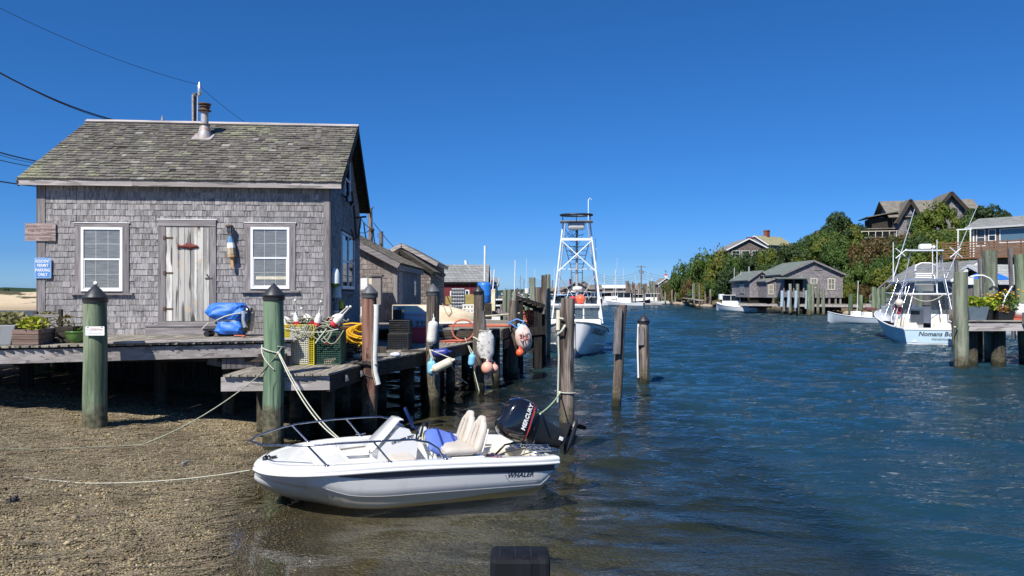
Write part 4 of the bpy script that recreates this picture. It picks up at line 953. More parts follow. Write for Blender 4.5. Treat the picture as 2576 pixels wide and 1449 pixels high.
# ------------------------------------------------------------------ ropes
def rope(name, pts, r, mat, label, cat='rope', w=None): return solo(name, MB().tube(pts, r, 6), M_[mat], label, cat)
p2 = W(689, 1000, 13.05); c2 = Vector((P2.location.x, 13.05, 0)); rr = .205
def wrap(cx, cy, z0, z1, r, a0, a1, n=14): return [Vector((cx+r*math.cos(a0+(a1-a0)*k/n), cy+r*math.sin(a0+(a1-a0)*k/n), z0+(z1-z0)*k/n)) for k in range(n+1)]
kn = W(700, 888, 12.84)
mb = MB(); X2 = WX(689, 13.05)
mb.tube(wrap(X2, 13.05, WZ(868, 13.05), WZ(888, 12.85), rr, PI, 1.68*PI), .011, 6); mb.tube(wrap(X2, 13.05, WZ(868, 13.05), WZ(930, 12.85), rr, PI, 1.6*PI), .011, 6); mb.tube(wrap(X2, 13.05, WZ(870, 13.05), WZ(888, 13.05), rr, -.3*PI, PI), .011, 6)
mb.ball(kn, .03, 8); mb.tube([kn, W(708, 875, 12.8)], .01, 6)
mb.tube([kn]+catenary(kn, (-2.72, 11.42, .53), .20, 16), .011, 6)
mb.tube([kn]+catenary(kn+Vector((.02, 0, 0)), (-2.68, 11.42, .53), .16, 16), .009, 6)
solo('bow_line', mb, M_['rope'], 'pale double mooring line from the green piling down to the open boat', 'rope')
a_ = W(658, 940, 12.9); z_ = gz(-6.6, 11.5); rope('shore_line', [kn, a_]+catenary(a_, (-6.05, 12.0, gz(-6.05, 12.)+.03), .12, 10)+[(-6.9, 10.9, gz(-6.9, 10.9)+.02), (-8.4, 9.9, gz(-8.4, 9.9)+.02)], [.010]*13+[.006, .004], 'ropeg', 'green-tinged rope slanting from the green piling down onto the gravel')
b_ = Vector((-3.36, 9.42, .52)); g_ = (-5.6, 9.55, gz(-5.6, 9.55)+.03); rope('anchor_line', catenary(b_, g_, .05, 12)+[(-6.3, 9.55, gz(-6.3, 9.55)+.02), (-7.2, 9.4, gz(-7.2, 9.4)+.02)], [.006]*13+[.004, .003], 'rope', 'thin white line from the boat bow across the gravel to the left')
rope('stern_line', catenary(W(1408, 990, 14.62), (.42, 11.0, .98), .04, 10), .014, 'rope2' if 'rope2' in M_ else 'rope', 'pale green line from the outboard to the large grey piling')
mb = MB(); X8 = WX(1426, 14.8); mb.tube(wrap(X8, 14.8, WZ(985, 14.8), WZ(990, 14.8), .165, -PI, PI), .012, 6); mb.ball(W(1408, 988, 14.65), .035, 8); solo('piling_knot', mb, M_['rope'], 'knotted line around the large grey piling', 'rope')
def heap(c, rx, ry, h, n, r, m, mb=None, loops=True):
    mb = mb or MB()
    for i in range(n):
        cx, cy = c[0]+R(-.55, .55)*rx, c[1]+R(-.55, .55)*ry; a0 = R(0, 6); q = R(.25, .5); pts = []; z0 = c[2]+h*(.15+.85*i/n); K = 12
        for k in range(K+1):
            a = a0+k/K*R(4.5, 6.6); pts.append((cx+q*rx*math.cos(a)*(1+.2*math.sin(3*a)), cy+q*ry*math.sin(a), max(c[2]+r, z0+R(-.03, .03)-.25*h*math.hypot((cx-c[0])/rx, (cy-c[1])/ry))))
        mb.tube(pts, r, 5, m, smooth=True)
    return mb
# ------------------------------------------------------------------ traps, buoys and coils
def trap(label, c, dx, dy, dz, mat, sp=.045, wire=.0045, rz=0, group='wire lobster traps', name='lobster_trap', base=None, frontmat=None):
    t = thing(name, label, 'trap', c, rz, group)
    def grid(o, u, v, lu, lv, mb):
        o = Vector(o); u = Vector(u); v = Vector(v)
        for k in range(int(lu/sp)+1): a = o+u*min(k*sp, lu); mb.tube([a, a+v*lv], wire, 4, cap=False, smooth=False)
        for k in range(int(lv/sp)+1): a = o+v*min(k*sp, lv); mb.tube([a, a+u*lu], wire, 4, cap=False, smooth=False)
    x0, y0 = -dx/2, -dy/2
    for nm, o, u, v, lu, lv, m_ in (('wire_front', (x0, y0, .01), (1, 0, 0), (0, 0, 1), dx, dz, frontmat or mat), ('wire_back', (x0, -y0, .01), (1, 0, 0), (0, 0, 1), dx, dz, mat), ('wire_side', (x0, y0, .01), (0, 1, 0), (0, 0, 1), dy, dz, mat), ('wire_side', (-x0, y0, .01), (0, 1, 0), (0, 0, 1), dy, dz, mat), ('wire_top', (x0, y0, dz), (1, 0, 0), (0, 1, 0), dx, dy, mat)):
        g = MB(); grid(o, u, v, lu, lv, g); part(nm, g, M_[m_], t, kind='stuff')
    e = MB()
    for p, q in (((x0, y0), (-x0, y0)), ((-x0, y0), (-x0, -y0)), ((-x0, -y0), (x0, -y0)), ((x0, -y0), (x0, y0))):
        for z in (.012, dz): e.tube([(*p, z), (*q, z)], wire*1.8, 5)
    for p in ((x0, y0), (-x0, y0), (-x0, -y0), (x0, -y0)): e.tube([(*p, 0.012), (*p, dz)], wire*1.8, 5)
    part('frame', e, M_[mat], t, kind='stuff'); return t
zl = ZL
T1 = trap('yellow lobster trap with a whitened front panel standing on end at the dock corner', (-4.27, 14.95, zl), .60, .42, .80, 'yellow', .042, .0055)
g = MB()
for k in range(11): x = -.17+k*.036; g.tube([(x, -.222, .03), (x, -.222, .76)], .0065, 4, smooth=False)
for k in range(20): z = .03+k*.038; g.tube([(-.17, -.2225, z), (.19, -.2225, z)], .0065, 4, smooth=False)
part('white_panel', g, M_['wirew'], T1, kind='stuff')
part('blue_bait_bag', MB().cbox((.02, -.1, .72), (.34, .12, .1)), M_['blue'], T1)
T2 = trap('dark green lobster trap with orange tag beside the yellow one', (-3.71, 15.05, zl), .50, .5, .66, 'wireg', .042, .0055)
part('orange_tag', MB().cbox((-.02, -.262, .43), (.10, .01, .04)), M_['orange'], T2)
part('netting', heap((0, 0, .1), .22, .18, .4, 46, .007, 0), M_['wireg2'] if 'wireg2' in M_ else M_['wireg'], T2, kind='stuff')
part('bait', heap((.0, -.16, .0), .12, .05, .08, 26, .012, 0), M_['bait'], T2, kind='stuff')
T3 = trap('dark weedy lobster trap under the yellow rope coil', (-3.46, 15.95, zl), .60, .5, .36, 'wireb', .042, .006)
part('netting', heap((0, -.05, .04), .24, .2, .2, 30, .008, 0), M_['roped'], T3, kind='stuff')
part('glass_float', MB().ball((.16, -.3, .1), .075, 12, sc=(1.2, .8, .8)), M_['float'] if 'float' in M_ else M_['glass'], T3)
T3b = trap('brownish lobster trap stacked on the dark weedy one', (-3.46, 15.95, zl+.37), .58, .48, .34, 'wireo' if 'wireo' in M_ else 'wireb', .042, .006)
T4 = trap('black lobster trap behind the hose-wrapped piling', (-2.88, 18.9, zl), .5, .6, .40, 'wireb', .045, .007)
T5 = trap('black lobster trap stacked on the one behind the piling', (-2.86, 18.95, zl+.41), .5, .6, .33, 'wireb', .045, .007)
part('netting', heap((0, 0, .03), .22, .25, .25, 20, .009, 0), M_['roped'], T5, kind='stuff')
mb = heap((-4.27, 14.95, zl+.80), .36, .26, .17, 26, .012, 0); mb = heap((-3.72, 15.0, zl+.66), .34, .28, .28, 40, .012, 0, mb)
for k in range(10):      # loops hanging over the trap fronts
    x = R(-4.5, -3.5); zz = zl+(.80 if x < -3.98 else .68); wd = R(.1, .25); dp = R(.1, .3)
    mb.tube([(x+wd*(s_/8-.5)*2, 14.70-.02*math.sin(PI*s_/8), zz-dp*math.sin(PI*s_/8)+.02) for s_ in range(9)], .011, 5)
solo('rope_pile', mb, M_['ropeg'], 'tangled grey-green rope heaped over the yellow and green traps', 'rope')
solo('tie_rope', MB().tube([(-4.55, 14.7, zl+.74), (-4.15, 14.68, zl+.66), (-3.8, 14.68, zl+.66), (-3.47, 14.7, zl+.72)], .011, 6).tube([(-3.92, 14.66, zl+.44), (-3.8, 14.66, zl+.6), (-3.7, 14.68, zl+.73)], .014, 6), M_['rope'], 'pale line strung across the fronts of the two traps', 'rope')
def buoy(label, base, tip, L=.27, r=.07, stick=.2, group='red and white lobster buoys on the traps', white=.55):
    b = Vector(base); d = (Vector(tip)-b).normalized(); M = T(b) @ d.to_track_quat('Z', 'Y').to_matrix().to_4x4()
    t = thing('lobster_buoy', label, 'buoy', M=M, group=group)
    part('red_foot', MB().lathe([(r*.55, 0), (r*.95, .012), (r, L*.1), (r*1.0, L*(1-white)*.7)], 14), M_['buoyr'], t)
    part('white_body', MB().lathe([(r*1.001, L*(1-white)*.7), (r*.97, L*.6), (r*.72, L*.88), (r*.35, L), (.02, L+.01)], 14), M_['buoyw'], t)
    part('stick', MB().lathe([(.016, L), (.016, L+stick), (.028, L+stick+.005), (.03, L+stick+.03), (.02, L+stick+.045)], 8), M_['buoyw'], t)
    part('rope_loop', MB().tube([(.02, 0, L+stick), (.06, .02, L+stick*.6), (.05, 0, L+.05), (.09, .03, L-.05)], .009, 5), M_['ropeg'], t)
D1 = 14.9
def bq(x0, y0, x1, y1, D, **k): return W(x0, y0, D), W(x1, y1, D-k.pop('dd', 0))
buoy('lobster buoy leaning hard left, nearest the green piling', *bq(733, 823, 716, 800, D1), L=.25, r=.085, stick=.03)
buoy('upright lobster buoy with a bent cord, left of centre on the yellow trap', *bq(748, 819, 744, 770, D1-.1), stick=.22)
buoy('lobster buoy lying on its side behind the upright one', W(762, 812, D1+.2), W(748, 800, D1+.2), L=.2, r=.07, stick=.05)
buoy('fat lobster buoy tilted left with its rope end knotted', *bq(785, 818, 762, 782, D1), L=.26, r=.085, stick=.12)
buoy('upright lobster buoy standing on the green trap', *bq(797, 822, 806, 770, D1-.1), stick=.22)
buoy('lobster buoy tilted right, behind its twin on the green trap', *bq(828, 813, 862, 783, D1+.15), L=.27, stick=.2)
buoy('lobster buoy tilted right, front one of the pair on the green trap', *bq(836, 820, 868, 786, D1-.1), L=.31, r=.075, stick=.2)
mb = MB()
for i in range(13):
    s_ = R(.6, 1.25); d = R(-.05, .1); pts = []
    for k in range(15):
        a = -.3+k/14*(PI+.5); pts.append((-3.22+.1-.42*s_*math.sin(a)*(.8+.2*i/13)+.1*d, 15.6+.02*i*.3-.1*math.sin(a), zl+.78-.05*i*.2-.22*s_*(1-math.cos(a))*.62))
    mb.tube(pts, .016, 6)
mb.tube([(-3.12, 15.5, zl+.76), (-3.1, 15.4, zl+.45), (-3.02, 15.3, zl+.1), (-2.98, 15.25, zl+.02)], .016, 6); mb.tube([(-2.95, 15.6, zl+.7), (-3.08, 15.5, zl+.45), (-3.25, 15.45, zl+.3)], .016, 6)
mb.tube([(-3.6, 15.75, zl+.77), (-3.4, 15.6, zl+.80), (-3.2, 15.55, zl+.79), (-3.02, 15.6, zl+.70)], .02, 6)
solo('yellow_rope_coil', mb, M_['ropey'], 'bright yellow rope coil draped over the dark traps', 'rope')
solo('blue_dustpan', MB().box(-3.40, -3.12, 16.0, 16.2, zl+.73, zl+.78).tube([(-3.2, 16.1, zl+.78), (-3.22, 16.1, zl+.92), (-3.16, 16.1, zl+1.0)], .015, 6), M_['blue'], 'small blue tray on the traps beside the yellow coil', 'tray')
solo('chain_pile', heap((-3.05, 14.9, ZL), .25, .12, .06, 22, .014, 0), M_['roped'], 'dark chain lying on the dock before the brown piling', 'chain')
solo('loose_rope', heap((-1.98, 18.0, ZL), .12, .1, .1, 14, .014, 0).tube([(-2.05, 17.9, ZL+.03), (-2.5, 17.8, ZL+.02), (-2.7, 18.0, ZL+.02), (-2.4, 18.25, ZL+.02), (-2.05, 18.1, ZL+.03)], .018, 6), M_['roped'], 'dark rope bight on the planks by the white fender', 'rope')
solo('crumpled_bag', MB().ball((-2.63, 16.6, ZL+.05), .13, 10, sc=(1, .6, .45)), M_['bagb'] if 'bagb' in M_ else M_['white'], 'crumpled white and blue plastic bag on the dock', 'bag')
solo('blue_rag', MB().ball((-2.25, 20.1, ZL+.03), .14, 8, sc=(1, .6, .25)), M_['lblue'], 'small light blue rag beside the red tote', 'rag')
# hose on piling 3
h = thing('canvas_hose', 'white canvas-wrapped chafe hose tied along the brown piling', 'hose', W(945, 968, 14.85))
part('sleeve', MB().tube([W(947, 766, 14.75), W(946, 800, 14.75), W(944, 850, 14.75), W(942, 900, 14.75), W(943, 935, 14.75), W(951, 967, 14.75)], .06, 12), M_['canvas'], h, w=True)
part('seam', MB().tube([W(939, 768, 14.70), W(938, 850, 14.69), W(936, 900, 14.69), W(938, 937, 14.69), W(945, 967, 14.69)], .007, 5), M_['capg'], h, w=True)
part('lashing', MB().tube(wrap(WX(930, 15), 15.0, WZ(914, 15), WZ(918, 15), .175, 0, 2*PI), .014, 6).tube(wrap(WX(930, 15), 15.0, WZ(930, 15), WZ(955, 15), .17, PI, 1.9*PI), .014, 6).tube([W(925, 916, 14.8), W(950, 918, 14.66)], .013, 6), M_['roped'], h, w=True)
# fenders
def fender(label, c, M, L, r, mat, ends, ribs=0, group=None, rope_to=None):
    t = thing('fender', label, 'fender', M=T(c) @ M, group=group); n = 24; rings = []
    for k in range(13):
        u = k/12; z = (u-.5)*L; q = min(1, math.sqrt(max(0, 1-max(0, abs(z)-(L/2-r))**2/r**2))+.02)
        rings.append([(r*q*(1-(.05 if ribs and j % 2 else 0))*math.cos(2*PI*j/n), r*q*(1-(.05 if ribs and j % 2 else 0))*math.sin(2*PI*j/n), z) for j in range(n)])
    part('body', MB().loft(rings), M_[mat], t)
    part('end_eye', MB().lathe([(.035, L/2-.02), (.03, L/2+.05), (.015, L/2+.06)], 10), M_[ends], t)
    part('end_eye', MB().lathe([(.03, -L/2-.03), (.035, -L/2+.02)], 10), M_[ends], t)
    if rope_to is not None:
        p = (T(c) @ M).inverted() @ Vector(rope_to); part('lanyard', MB().tube([(0, 0, L/2+.04), tuple(p)], .012, 5), M_['rope'], t)
    return t
fender('ribbed white fender hanging on the second dark piling', W(1088, 836, 17.75), RY(.1), .60, .125, 'buoyw', 'buoyw', 1, rope_to=W(1090, 790, 17.85))
fender('dark blue fender lying against the dark piling', W(1108, 887, 17.75), RY(PI/2-.1), .42, .10, 'dblue', 'dblue', rope_to=W(1080, 880, 17.8))
fender('light blue foam fender hanging below the dock edge', W(1086, 925, 17.6), RY(-.03), .36, .105, 'lblue', 'lblue', rope_to=W(1080, 878, 17.7))
fender('cream fender hanging slantwise below the dock edge', W(1113, 919, 17.5), RY(PI/2-.45), .55, .105, 'cream', 'cream', rope_to=W(1082, 880, 17.7))
fender('small blue fender hanging between two dark pilings', W(1187, 906, 20.8), RY(.1), .36, .10, 'lblue', 'lblue', rope_to=W(1180, 870, 20.9))
fw = MB(); cc = W(1222, 866, 21.0)
rings = [[(cc.x+(.17+.13*math.sin(PI*k/9))*math.cos(a*PI/6)*(.9+.1*math.sin(a*2.3+k)), cc.y+.14*math.sin(a*PI/6), cc.z+.36-k*.085+.03*math.sin(a)) for a in range(12)] for k in range(10)]
fw.loft(rings); fl_ = thing('weathered_float', 'cracked grey-white float hung from the black-capped piling', 'float', cc)
part('body', fw, M_['floatw'] if 'floatw' in M_ else M_['buoyw'], fl_, w=True); part('neck', MB().tube([cc+Vector((-.05, 0, .36)), cc+Vector((-.1, 0, .95))], [.08, .075], 10), M_['woodz'], fl_, w=True)
part('lashing', MB().tube(wrap(cc.x-.05, cc.y, cc.z+.37, cc.z+.4, .13, 0, 9), .012, 5).tube([cc+Vector((-.18, -.1, .1)), W(1196, 850, 20.9), W(1190, 848, 21)], .02, 6), M_['rope'], fl_, w=True)
def ball(label, x, y, D, r, mat, mat2=None, group=None, up=None):
    t = thing('ball_buoy', label, 'buoy', W(x, y, D), group=group); part('ball', MB().ball((0, 0, 0), r, 20, sc=(1, 1, 1.05)), M_[mat], t)
    part('eye', MB().lathe([(.04, r*.98), (.035, r+.06), (.02, r+.07)], 10), M_[mat2 or mat], t)
    if up is not None: part('lanyard', MB().tube([(0, 0, r+.05), tuple(Vector(up)-W(x, y, D))], .012, 5), M_['rope'], t)
ball('faded pink ball buoy hanging beside the black-capped piling', 1226, 926, 20.8, .175, 'pink', up=W(1212, 880, 21.1))
ball('smaller faded pink ball buoy partly behind the first', 1243, 927, 21.1, .13, 'pink', up=W(1222, 880, 21.1))
bf = thing('lettered_float', 'big faded pink and white float with upside-down lettering tied to the short brown piling', 'float', M=T(W(1317, 850, 23.3)) @ RY(-.18) )
prof = [(.04, .44), (.06, .40), (.15, .37), (.235, .22), (.265, .05), (.26, -.15), (.20, -.31), (.1, -.375), (.03, -.40)]
part('body', MB().lathe(prof, 24), M_['float3'] if 'float3' in M_ else M_['pink'], bf)
for s_, zz in (("ELIA", -.12), ("UHE", .06)): 
    me = text_mesh(s_, .19, M_['ink'], bold=.003)
    for v in me.vertices: a = v.co.x/.265; zz_ = v.co.y; v.co = (-.272*math.sin(a)*1, -.272*math.cos(a)-.002+.004*(v.co.z > 0), -zz_)
    inst('lettering', me, bf, T(.0, 0, zz+.02) @ RZ(.25))
part('blue_rope', MB().tube([(-.3, -.05, .5), (-.15, -.1, .35), (0, 0, .42), (.12, .05, .5), (-.1, .15, .62), (-.4, .1, .55), (-.3, -.05, .5)], .025, 6), M_['signb'], bf)
ball('orange ball buoy hanging under the lettered float', 1308, 887, 23.2, .125, 'orange')
ball('pale orange ball buoy behind the bright orange one', 1318, 880, 23.6, .14, 'pink')
for nm, pts, lab in (('dock_line', catenary(W(1115, 884, 17.8), W(1175, 965, 20.0), .1, 8), 'line slanting from the dark blue fender into the water'), ('dock_line', [W(1170, 850, 21.4), W(1185, 890, 20.9), W(1192, 930, 20.9), W(1207, 990, 20.5)], 'line hanging from the dock edge beside the black-capped piling'), ('dock_line', [W(1082, 880, 17.7), W(1095, 920, 17.6), W(1093, 960, 17.7)], 'loop of pale line hanging under the white fender')):
    rope(nm, pts, .012, 'rope', lab)
# ------------------------------------------------------------------ boxes on the lower dock
tt = thing('insulated_bin', 'pale blue-grey insulated fish bin behind the red tote', 'bin', (WX(1047, 22), 22.0, ZL))
b = MB(); b.prism([(-.47, 0, 0), (.43, 0, 0), (.49, 0, .82), (-.53, 0, .82)], (0, .8, 0)); part('tub', b, M_['binb'] if 'binb' in M_ else M_['lblue'], tt, bevel=.03)
part('rim', MB().box(-.55, .51, -.03, .83, .78, .86), M_['binb'] if 'binb' in M_ else M_['lblue'], tt, bevel=.02)
b = MB()
for x in (.02, .16, .30): b.box(x, x+.05, -.03, -.005, .38, .62)
for z in (.42, .55): b.box(-.02, .4, -.045, -.03, z, z+.04)
part('rod_rack', b, M_['grey'], tt)
tt = thing('red_tote', 'red plastic tote with lid in front of the pale bin', 'tote', (WX(1051, 21.3), 21.1, ZL))
b = MB(); b.prism([(-.32, 0, 0), (.32, 0, 0), (.36, 0, .42), (-.36, 0, .42)], (0, .5, 0)); part('tub', b, M_['redp'], tt, bevel=.02); part('rim', MB().box(-.39, .39, -.03, .53, .40, .45), M_['redp'], tt, bevel=.01)
solo('black_crate', MB().box(WX(990, 21.5), WX(1012, 21.5), 21.4, 21.9, ZL, ZL+.95), M_['black'], 'black plastic bin beside the pale insulated one', 'bin', bevel=.02)
solo('white_stub_post', MB().tube([(WX(1010, 22.8), 22.7, ZL), (WX(1010, 22.8), 22.7, ZL+1.0)], .12, 10), M_['fascia'], 'short pale timber stub behind the black bin', 'post')
rope('orange_hose', [Vector((-1.25, 22.1, ZL+.03)), Vector((-1.9, 21.0, ZL+.03)), Vector((-1.3, 21.3, ZL+.04)), Vector((-1.75, 21.6, ZL+.05)), Vector((-2.2, 21.2, ZL+.03))], .025, 'hose', 'orange hose trailing on the lower dock', 'hose')
hh = [Vector((WX(1165, 22)+.33*math.cos(a), 22.0, ZL+.33+.33*math.sin(a)*.95)) for a in [k*2*PI/20-PI/2 for k in range(21)]]
rope('orange_hose', hh, .028, 'hose', 'upright loop of orange hose leaning on the raised platform', 'hose')
rope('orange_hose', [(WX(1130, 23.5)+1.1*math.cos(a)+.9, 23.6+.55*math.sin(a), ZP+.03) for a in [k*2*PI/20 for k in range(21)]], .028, 'hose', 'flat ring of orange hose lying on the raised platform', 'hose')
# upturned skiff
sk = thing('upturned_skiff', 'cream skiff lying keel up on the raised platform', 'boat', (WX(1115, 25.5), 25.6, ZP), PI*.06)
rings = []
for k in range(12):
    u = k/11; x = -1.75+3.2*u; hb = .72*(1-max(0, (u-.62)/.38)**2.2)+.02; hgt = .62*(1-.8*max(0, (u-.4)/.6)**2); ring = []
    for j in range(9):
        a = PI*j/8; cx_ = math.cos(a); ring.append((x, hb*math.copysign(abs(cx_)**.6, cx_), .05+hgt*math.sin(a)**.55))
    rings.append(ring)
part('hull', MB().loft(rings, openring=True).add(rings[0], [tuple(range(9))]), M_['skiff'], sk)
part('gunwale', MB().tube([(r[0][0], r[0][1], .05) for r in rings]+[(r[-1][0], r[-1][1], .05) for r in rings[::-1]], .035, 6), M_['white'], sk)
part('strake', MB().tube([(r[1][0], r[1][1]-.03, r[1][2]) for r in rings], .018, 5), M_['gelw'], sk)
part('cord', MB().tube([(-.1, -.65, .72), (.0, -.73, .45), (.1, -.74, .3), (.2, -.73, .45), (.12, -.65, .7)], .012, 5), M_['ropeg'], sk)
# ------------------------------------------------------------------ the small open motor boat
def cr(xs, ys, x):       # smooth curve through stations
    xs = list(xs); i = max(0, min(len(xs)-2, int(np.searchsorted(xs, x))-1)); t = (x-xs[i])/(xs[i+1]-xs[i])
    m = lambda k: (ys[min(k+1, len(ys)-1)]-ys[max(k-1, 0)])/(xs[min(k+1, len(ys)-1)]-xs[max(k-1, 0)])
    h = xs[i+1]-xs[i]; t2, t3 = t*t, t*t*t
    return (2*t3-3*t2+1)*ys[i]+(t3-2*t2+t)*h*m(i)+(-2*t3+3*t2)*ys[i+1]+(t3-t2)*h*m(i+1)
HX = [0, .12, .24, .4, .9, 1.5, 2.1, 2.6, 3.0, 3.3, 3.55, 3.75, 3.9, 4.0, 4.06]
HB = [.80, .83, .85, .87, .91, .93, .93, .915, .88, .815, .71, .56, .39, .21, .02]
HS = [.49, .49, .49, .49, .50, .51, .525, .54, .56, .575, .59, .60, .605, .61, .61]
HK = [.26, .10, -.14, -.18, -.20, -.22, -.22, -.21, -.16, -.08, .02, .13, .24, .33, .40]
HCZ = [.27, .12, -.05, -.06, -.07, -.08, -.08, -.06, .03, .20, .27, .33, .38, .42, .45]
HCB = [.70, .71, .72, .74, .76, .78, .78, .76, .69, .57, .37, .26, .16, .08, .01]
boat = thing('open_motor_boat', 'small white open motor boat with dark stripe and black outboard, moored at the gravel shore', 'boat', M=T(.31, 11.29, .0) @ RZ(math.radians(204.35)) @ RX(math.radians(-1)) @ RY(math.radians(-4.2)))
XS = [4.06*k/46 for k in range(47)]; XS = [x if x < 3 else 3+1.06*(1-(1-(x-3)/1.06)**1.6) for x in XS]
def hb(x): return cr(HX, HB, x)
def hs(x): return cr(HX, HS, x)
def sect(x):
    k, s_, b, cb, cz = cr(HX, HK, x), hs(x)-.085, hb(x)-.012, cr(HX, HCB, x), cr(HX, HCZ, x); b = max(b, .006); cb = max(cb, .003)
    kn = cz+(s_-cz)*.34; kb = cb+(b-cb)*.55
    P = [(0, k), (.28*cb, k+.15*(cz-k)), (.55*cb, k+.35*(cz-k)), (.78*cb, k+.58*(cz-k)), (cb*.93, k+.82*(cz-k)), (cb, cz), (cb+(kb-cb)*.5, cz+(kn-cz)*.42), (kb, kn-.006), (kb+.012, kn+.004), (kb+.014+(b-kb)*.3, kn+(s_-kn)*.3), (b-(b-kb)*.25, kn+(s_-kn)*.62), (b, s_)]
    return [(x, y, z) for y, z in P]
rings = [[(x, -y, z) for x, y, z in sect(x)[::-1]][:-1]+sect(x) for x in XS]
hu = MB(); hu.loft(rings, openring=True, cap=False, m=0); hu.add(rings[0], [tuple(range(len(rings[0])))])
M_['hull'] = None
def hull_mat():
    m, t, o = nodes('hull_gelcoat'); q = N(t); tc = q.n('ShaderNodeTexCoord').outputs['Object']; z = q.n('ShaderNodeSeparateXYZ'); q.l(tc, z.inputs[0])
    zz = q.math('ADD', z.outputs[2], q.math('MULTIPLY', q.noise(tc, 3, 3), .05))
    col = q.mix(q.mapr(zz, .10, -.02, 0, .6, True), (.74, .74, .73), (.62, .50, .27))
    col = q.mix(q.mapr(q.noise(q.mapping(tc, (1, 1, .4)), 5, 4), .55, .75, 0, .35), col, (.5, .49, .45))
    q.bsdf(o, col, .2, 0, None, .5, Coat_Weight=.3, Coat_Roughness=.08); return m
part('hull', hu, hull_mat(), boat)
st = MB()
for sg_ in (1, -1):
    rg = []
    for x in XS:
        if x > 3.25: break
        s_ = sect(x); f = min(1, (3.25-x)/.7)**.6; top = Vector(s_[-1]); nx = Vector(s_[-2]); d = (nx-top); zt = -.012
        a = top+Vector((0, .003, -.004)); L = .105*f; b = top+d.normalized()*(L+.004)+Vector((0, .004, 0))
        rg.append([(x, sg_*(a.y+.002), a.z), (x, sg_*(b.y+.002), b.z)])
    st.loft(rg, openring=True, cap=False)
part('stripe', st, M_['navy'], boat)
part('chine_line', MB().tube([Vector(sect(x)[8])+Vector((0, .002, -.004)) for x in XS if x < 3.3], .0055, 5), M_['grey2'], boat)
# gunwale cap swept right round the bow
path = [(x, 1) for x in XS if x > -1]+[(x, -1) for x in XS[::-1]]
prof = [(-.01, -.105), (.022, -.10), (.034, -.085), (.03, -.066), (.016, -.06), (.02, -.05), (.02, -.018), (.008, -.002), (-.02, .006), (-.12, .010), (-.142, .0), (-.15, -.02), (-.15, -.06)]
def offs(x, side, n):
    e = .01; x0, x1 = max(0, x-e), min(4.06, x+e); t = Vector((x1-x0, (hb(x1)-hb(x0)), 0)).normalized()
    if x >= 4.05: t = Vector((0, -1, 0))
    nn = Vector((-t.y, t.x, 0)); q = Vector((x, hb(x), hs(x)))+nn*n; q.y = max(q.y, .0); return Vector((q.x, side*q.y, q.z))
gr = []
for i, (x, sd_) in enumerate(path):
    if i == len(XS): continue
    gr.append([offs(x, sd_, n_)+Vector((0, 0, z_)) for n_, z_ in prof])
part('gunwale', MB().loft(gr, cap=True), M_['gel'], boat)
# interior: side liner, sole, bow deck
ln = []
for x in XS:
    if x > 3.62 or x < .05: continue
    p = offs(x, 1, -.149); fl_ = .10 if x < 2.9 else .42
    ln.append([(p.x, p.y, p.z-.03), (p.x, p.y-.03, fl_+.12), (p.x, p.y-.09, fl_), (p.x, 0, fl_), (p.x, -p.y+.09, fl_), (p.x, -p.y+.03, fl_+.12), (p.x, -p.y, p.z-.03)])
lm = MB(); lm.loft(ln, openring=True, cap=False); lm.add(ln[-1], [tuple(range(7))]); lm.add(ln[0], [tuple(range(7))])
part('interior_liner', lm, M_['gelw'], boat)
bd = []
for k in range(14):
    x = 3.42+.6*k/13; p = offs(min(x, 4.0), 1, -.13); hbx = max(.02, p.y); zc = hs(min(x, 4.05))+.004
    bd.append([(x if k else x, hbx*math.cos(PI*j/8), zc+.012*math.sin(PI*j/8)) for j in range(9)])
part('bow_deck', MB().loft(bd, openring=True, cap=False).add([bd[0][0], bd[0][8], (bd[0][8][0]-.05, bd[0][8][1], .3), (bd[0][0][0]-.05, bd[0][0][1], .3)], [(0, 1, 2, 3)]), M_['gel'], boat)
cd = MB(); rr_ = []
for k in range(8):
    x = 2.86+.62*k/7; b = offs(x, 1, -.17).y; rr_.append([(x, -b, .46), (x, b, .46)])
cd.loft(rr_, openring=True, cap=False); b0 = rr_[0][1][1]; cd.add([(2.86, -b0, .46), (2.86, b0, .46), (2.84, b0, .10), (2.84, -b0, .10)], [(0, 1, 2, 3)])
part('casting_deck', cd, M_['gelw'], boat)
part('bow_step', MB().box(2.62, 2.84, .25, .60, .11, .36), M_['gelw'], boat, bevel=.02)
part('anchor_locker_lid', MB().box(2.92, 3.32, -.28, .28, .462, .470), M_['gel'], boat, bevel=.004)
part('deck_recess', MB().box(3.38, 3.50, -.25, .2, .462, .54), M_['grey2'], boat, bevel=.02)
# rail
rp = []
XR = [1.74, 1.84, 1.98, 2.2, 2.5, 2.9, 3.2, 3.45, 3.65, 3.82, 3.95, 4.03, 4.07]
def railpt(x, sd_):
    h = .27*min(1, max(0, (x-1.74)/.34))**.55; xb = min(x, 4.055); p = offs(xb, sd_, -.06 if x < 3.3 else -.02+.0*x); return Vector((p.x+(.10 if x > 3.9 else .02), p.y, p.z+h+(.02 if h else 0)))
rp = [railpt(x, 1) for x in XR]+[railpt(4.06, 1)*.5+railpt(4.06, -1)*.5+Vector((.02, 0, 0))]+[railpt(x, -1) for x in XR[::-1]]
ra = part('bow_rail', MB().tube(rp, .0135, 10), M_['dsteel'], boat)
for x in (2.72, 3.52):
    for sd_ in (1, -1):
        t_ = railpt(x, sd_); b_ = offs(x-.22, sd_, -.07)+Vector((0, 0, .012)); s_ = MB().tube([t_, b_], .012, 8); s_.lathe([(.03, 0), (.028, .008), (.012, .012)], 10, M=T(b_)); part('stanchion', s_, M_['dsteel'], ra)
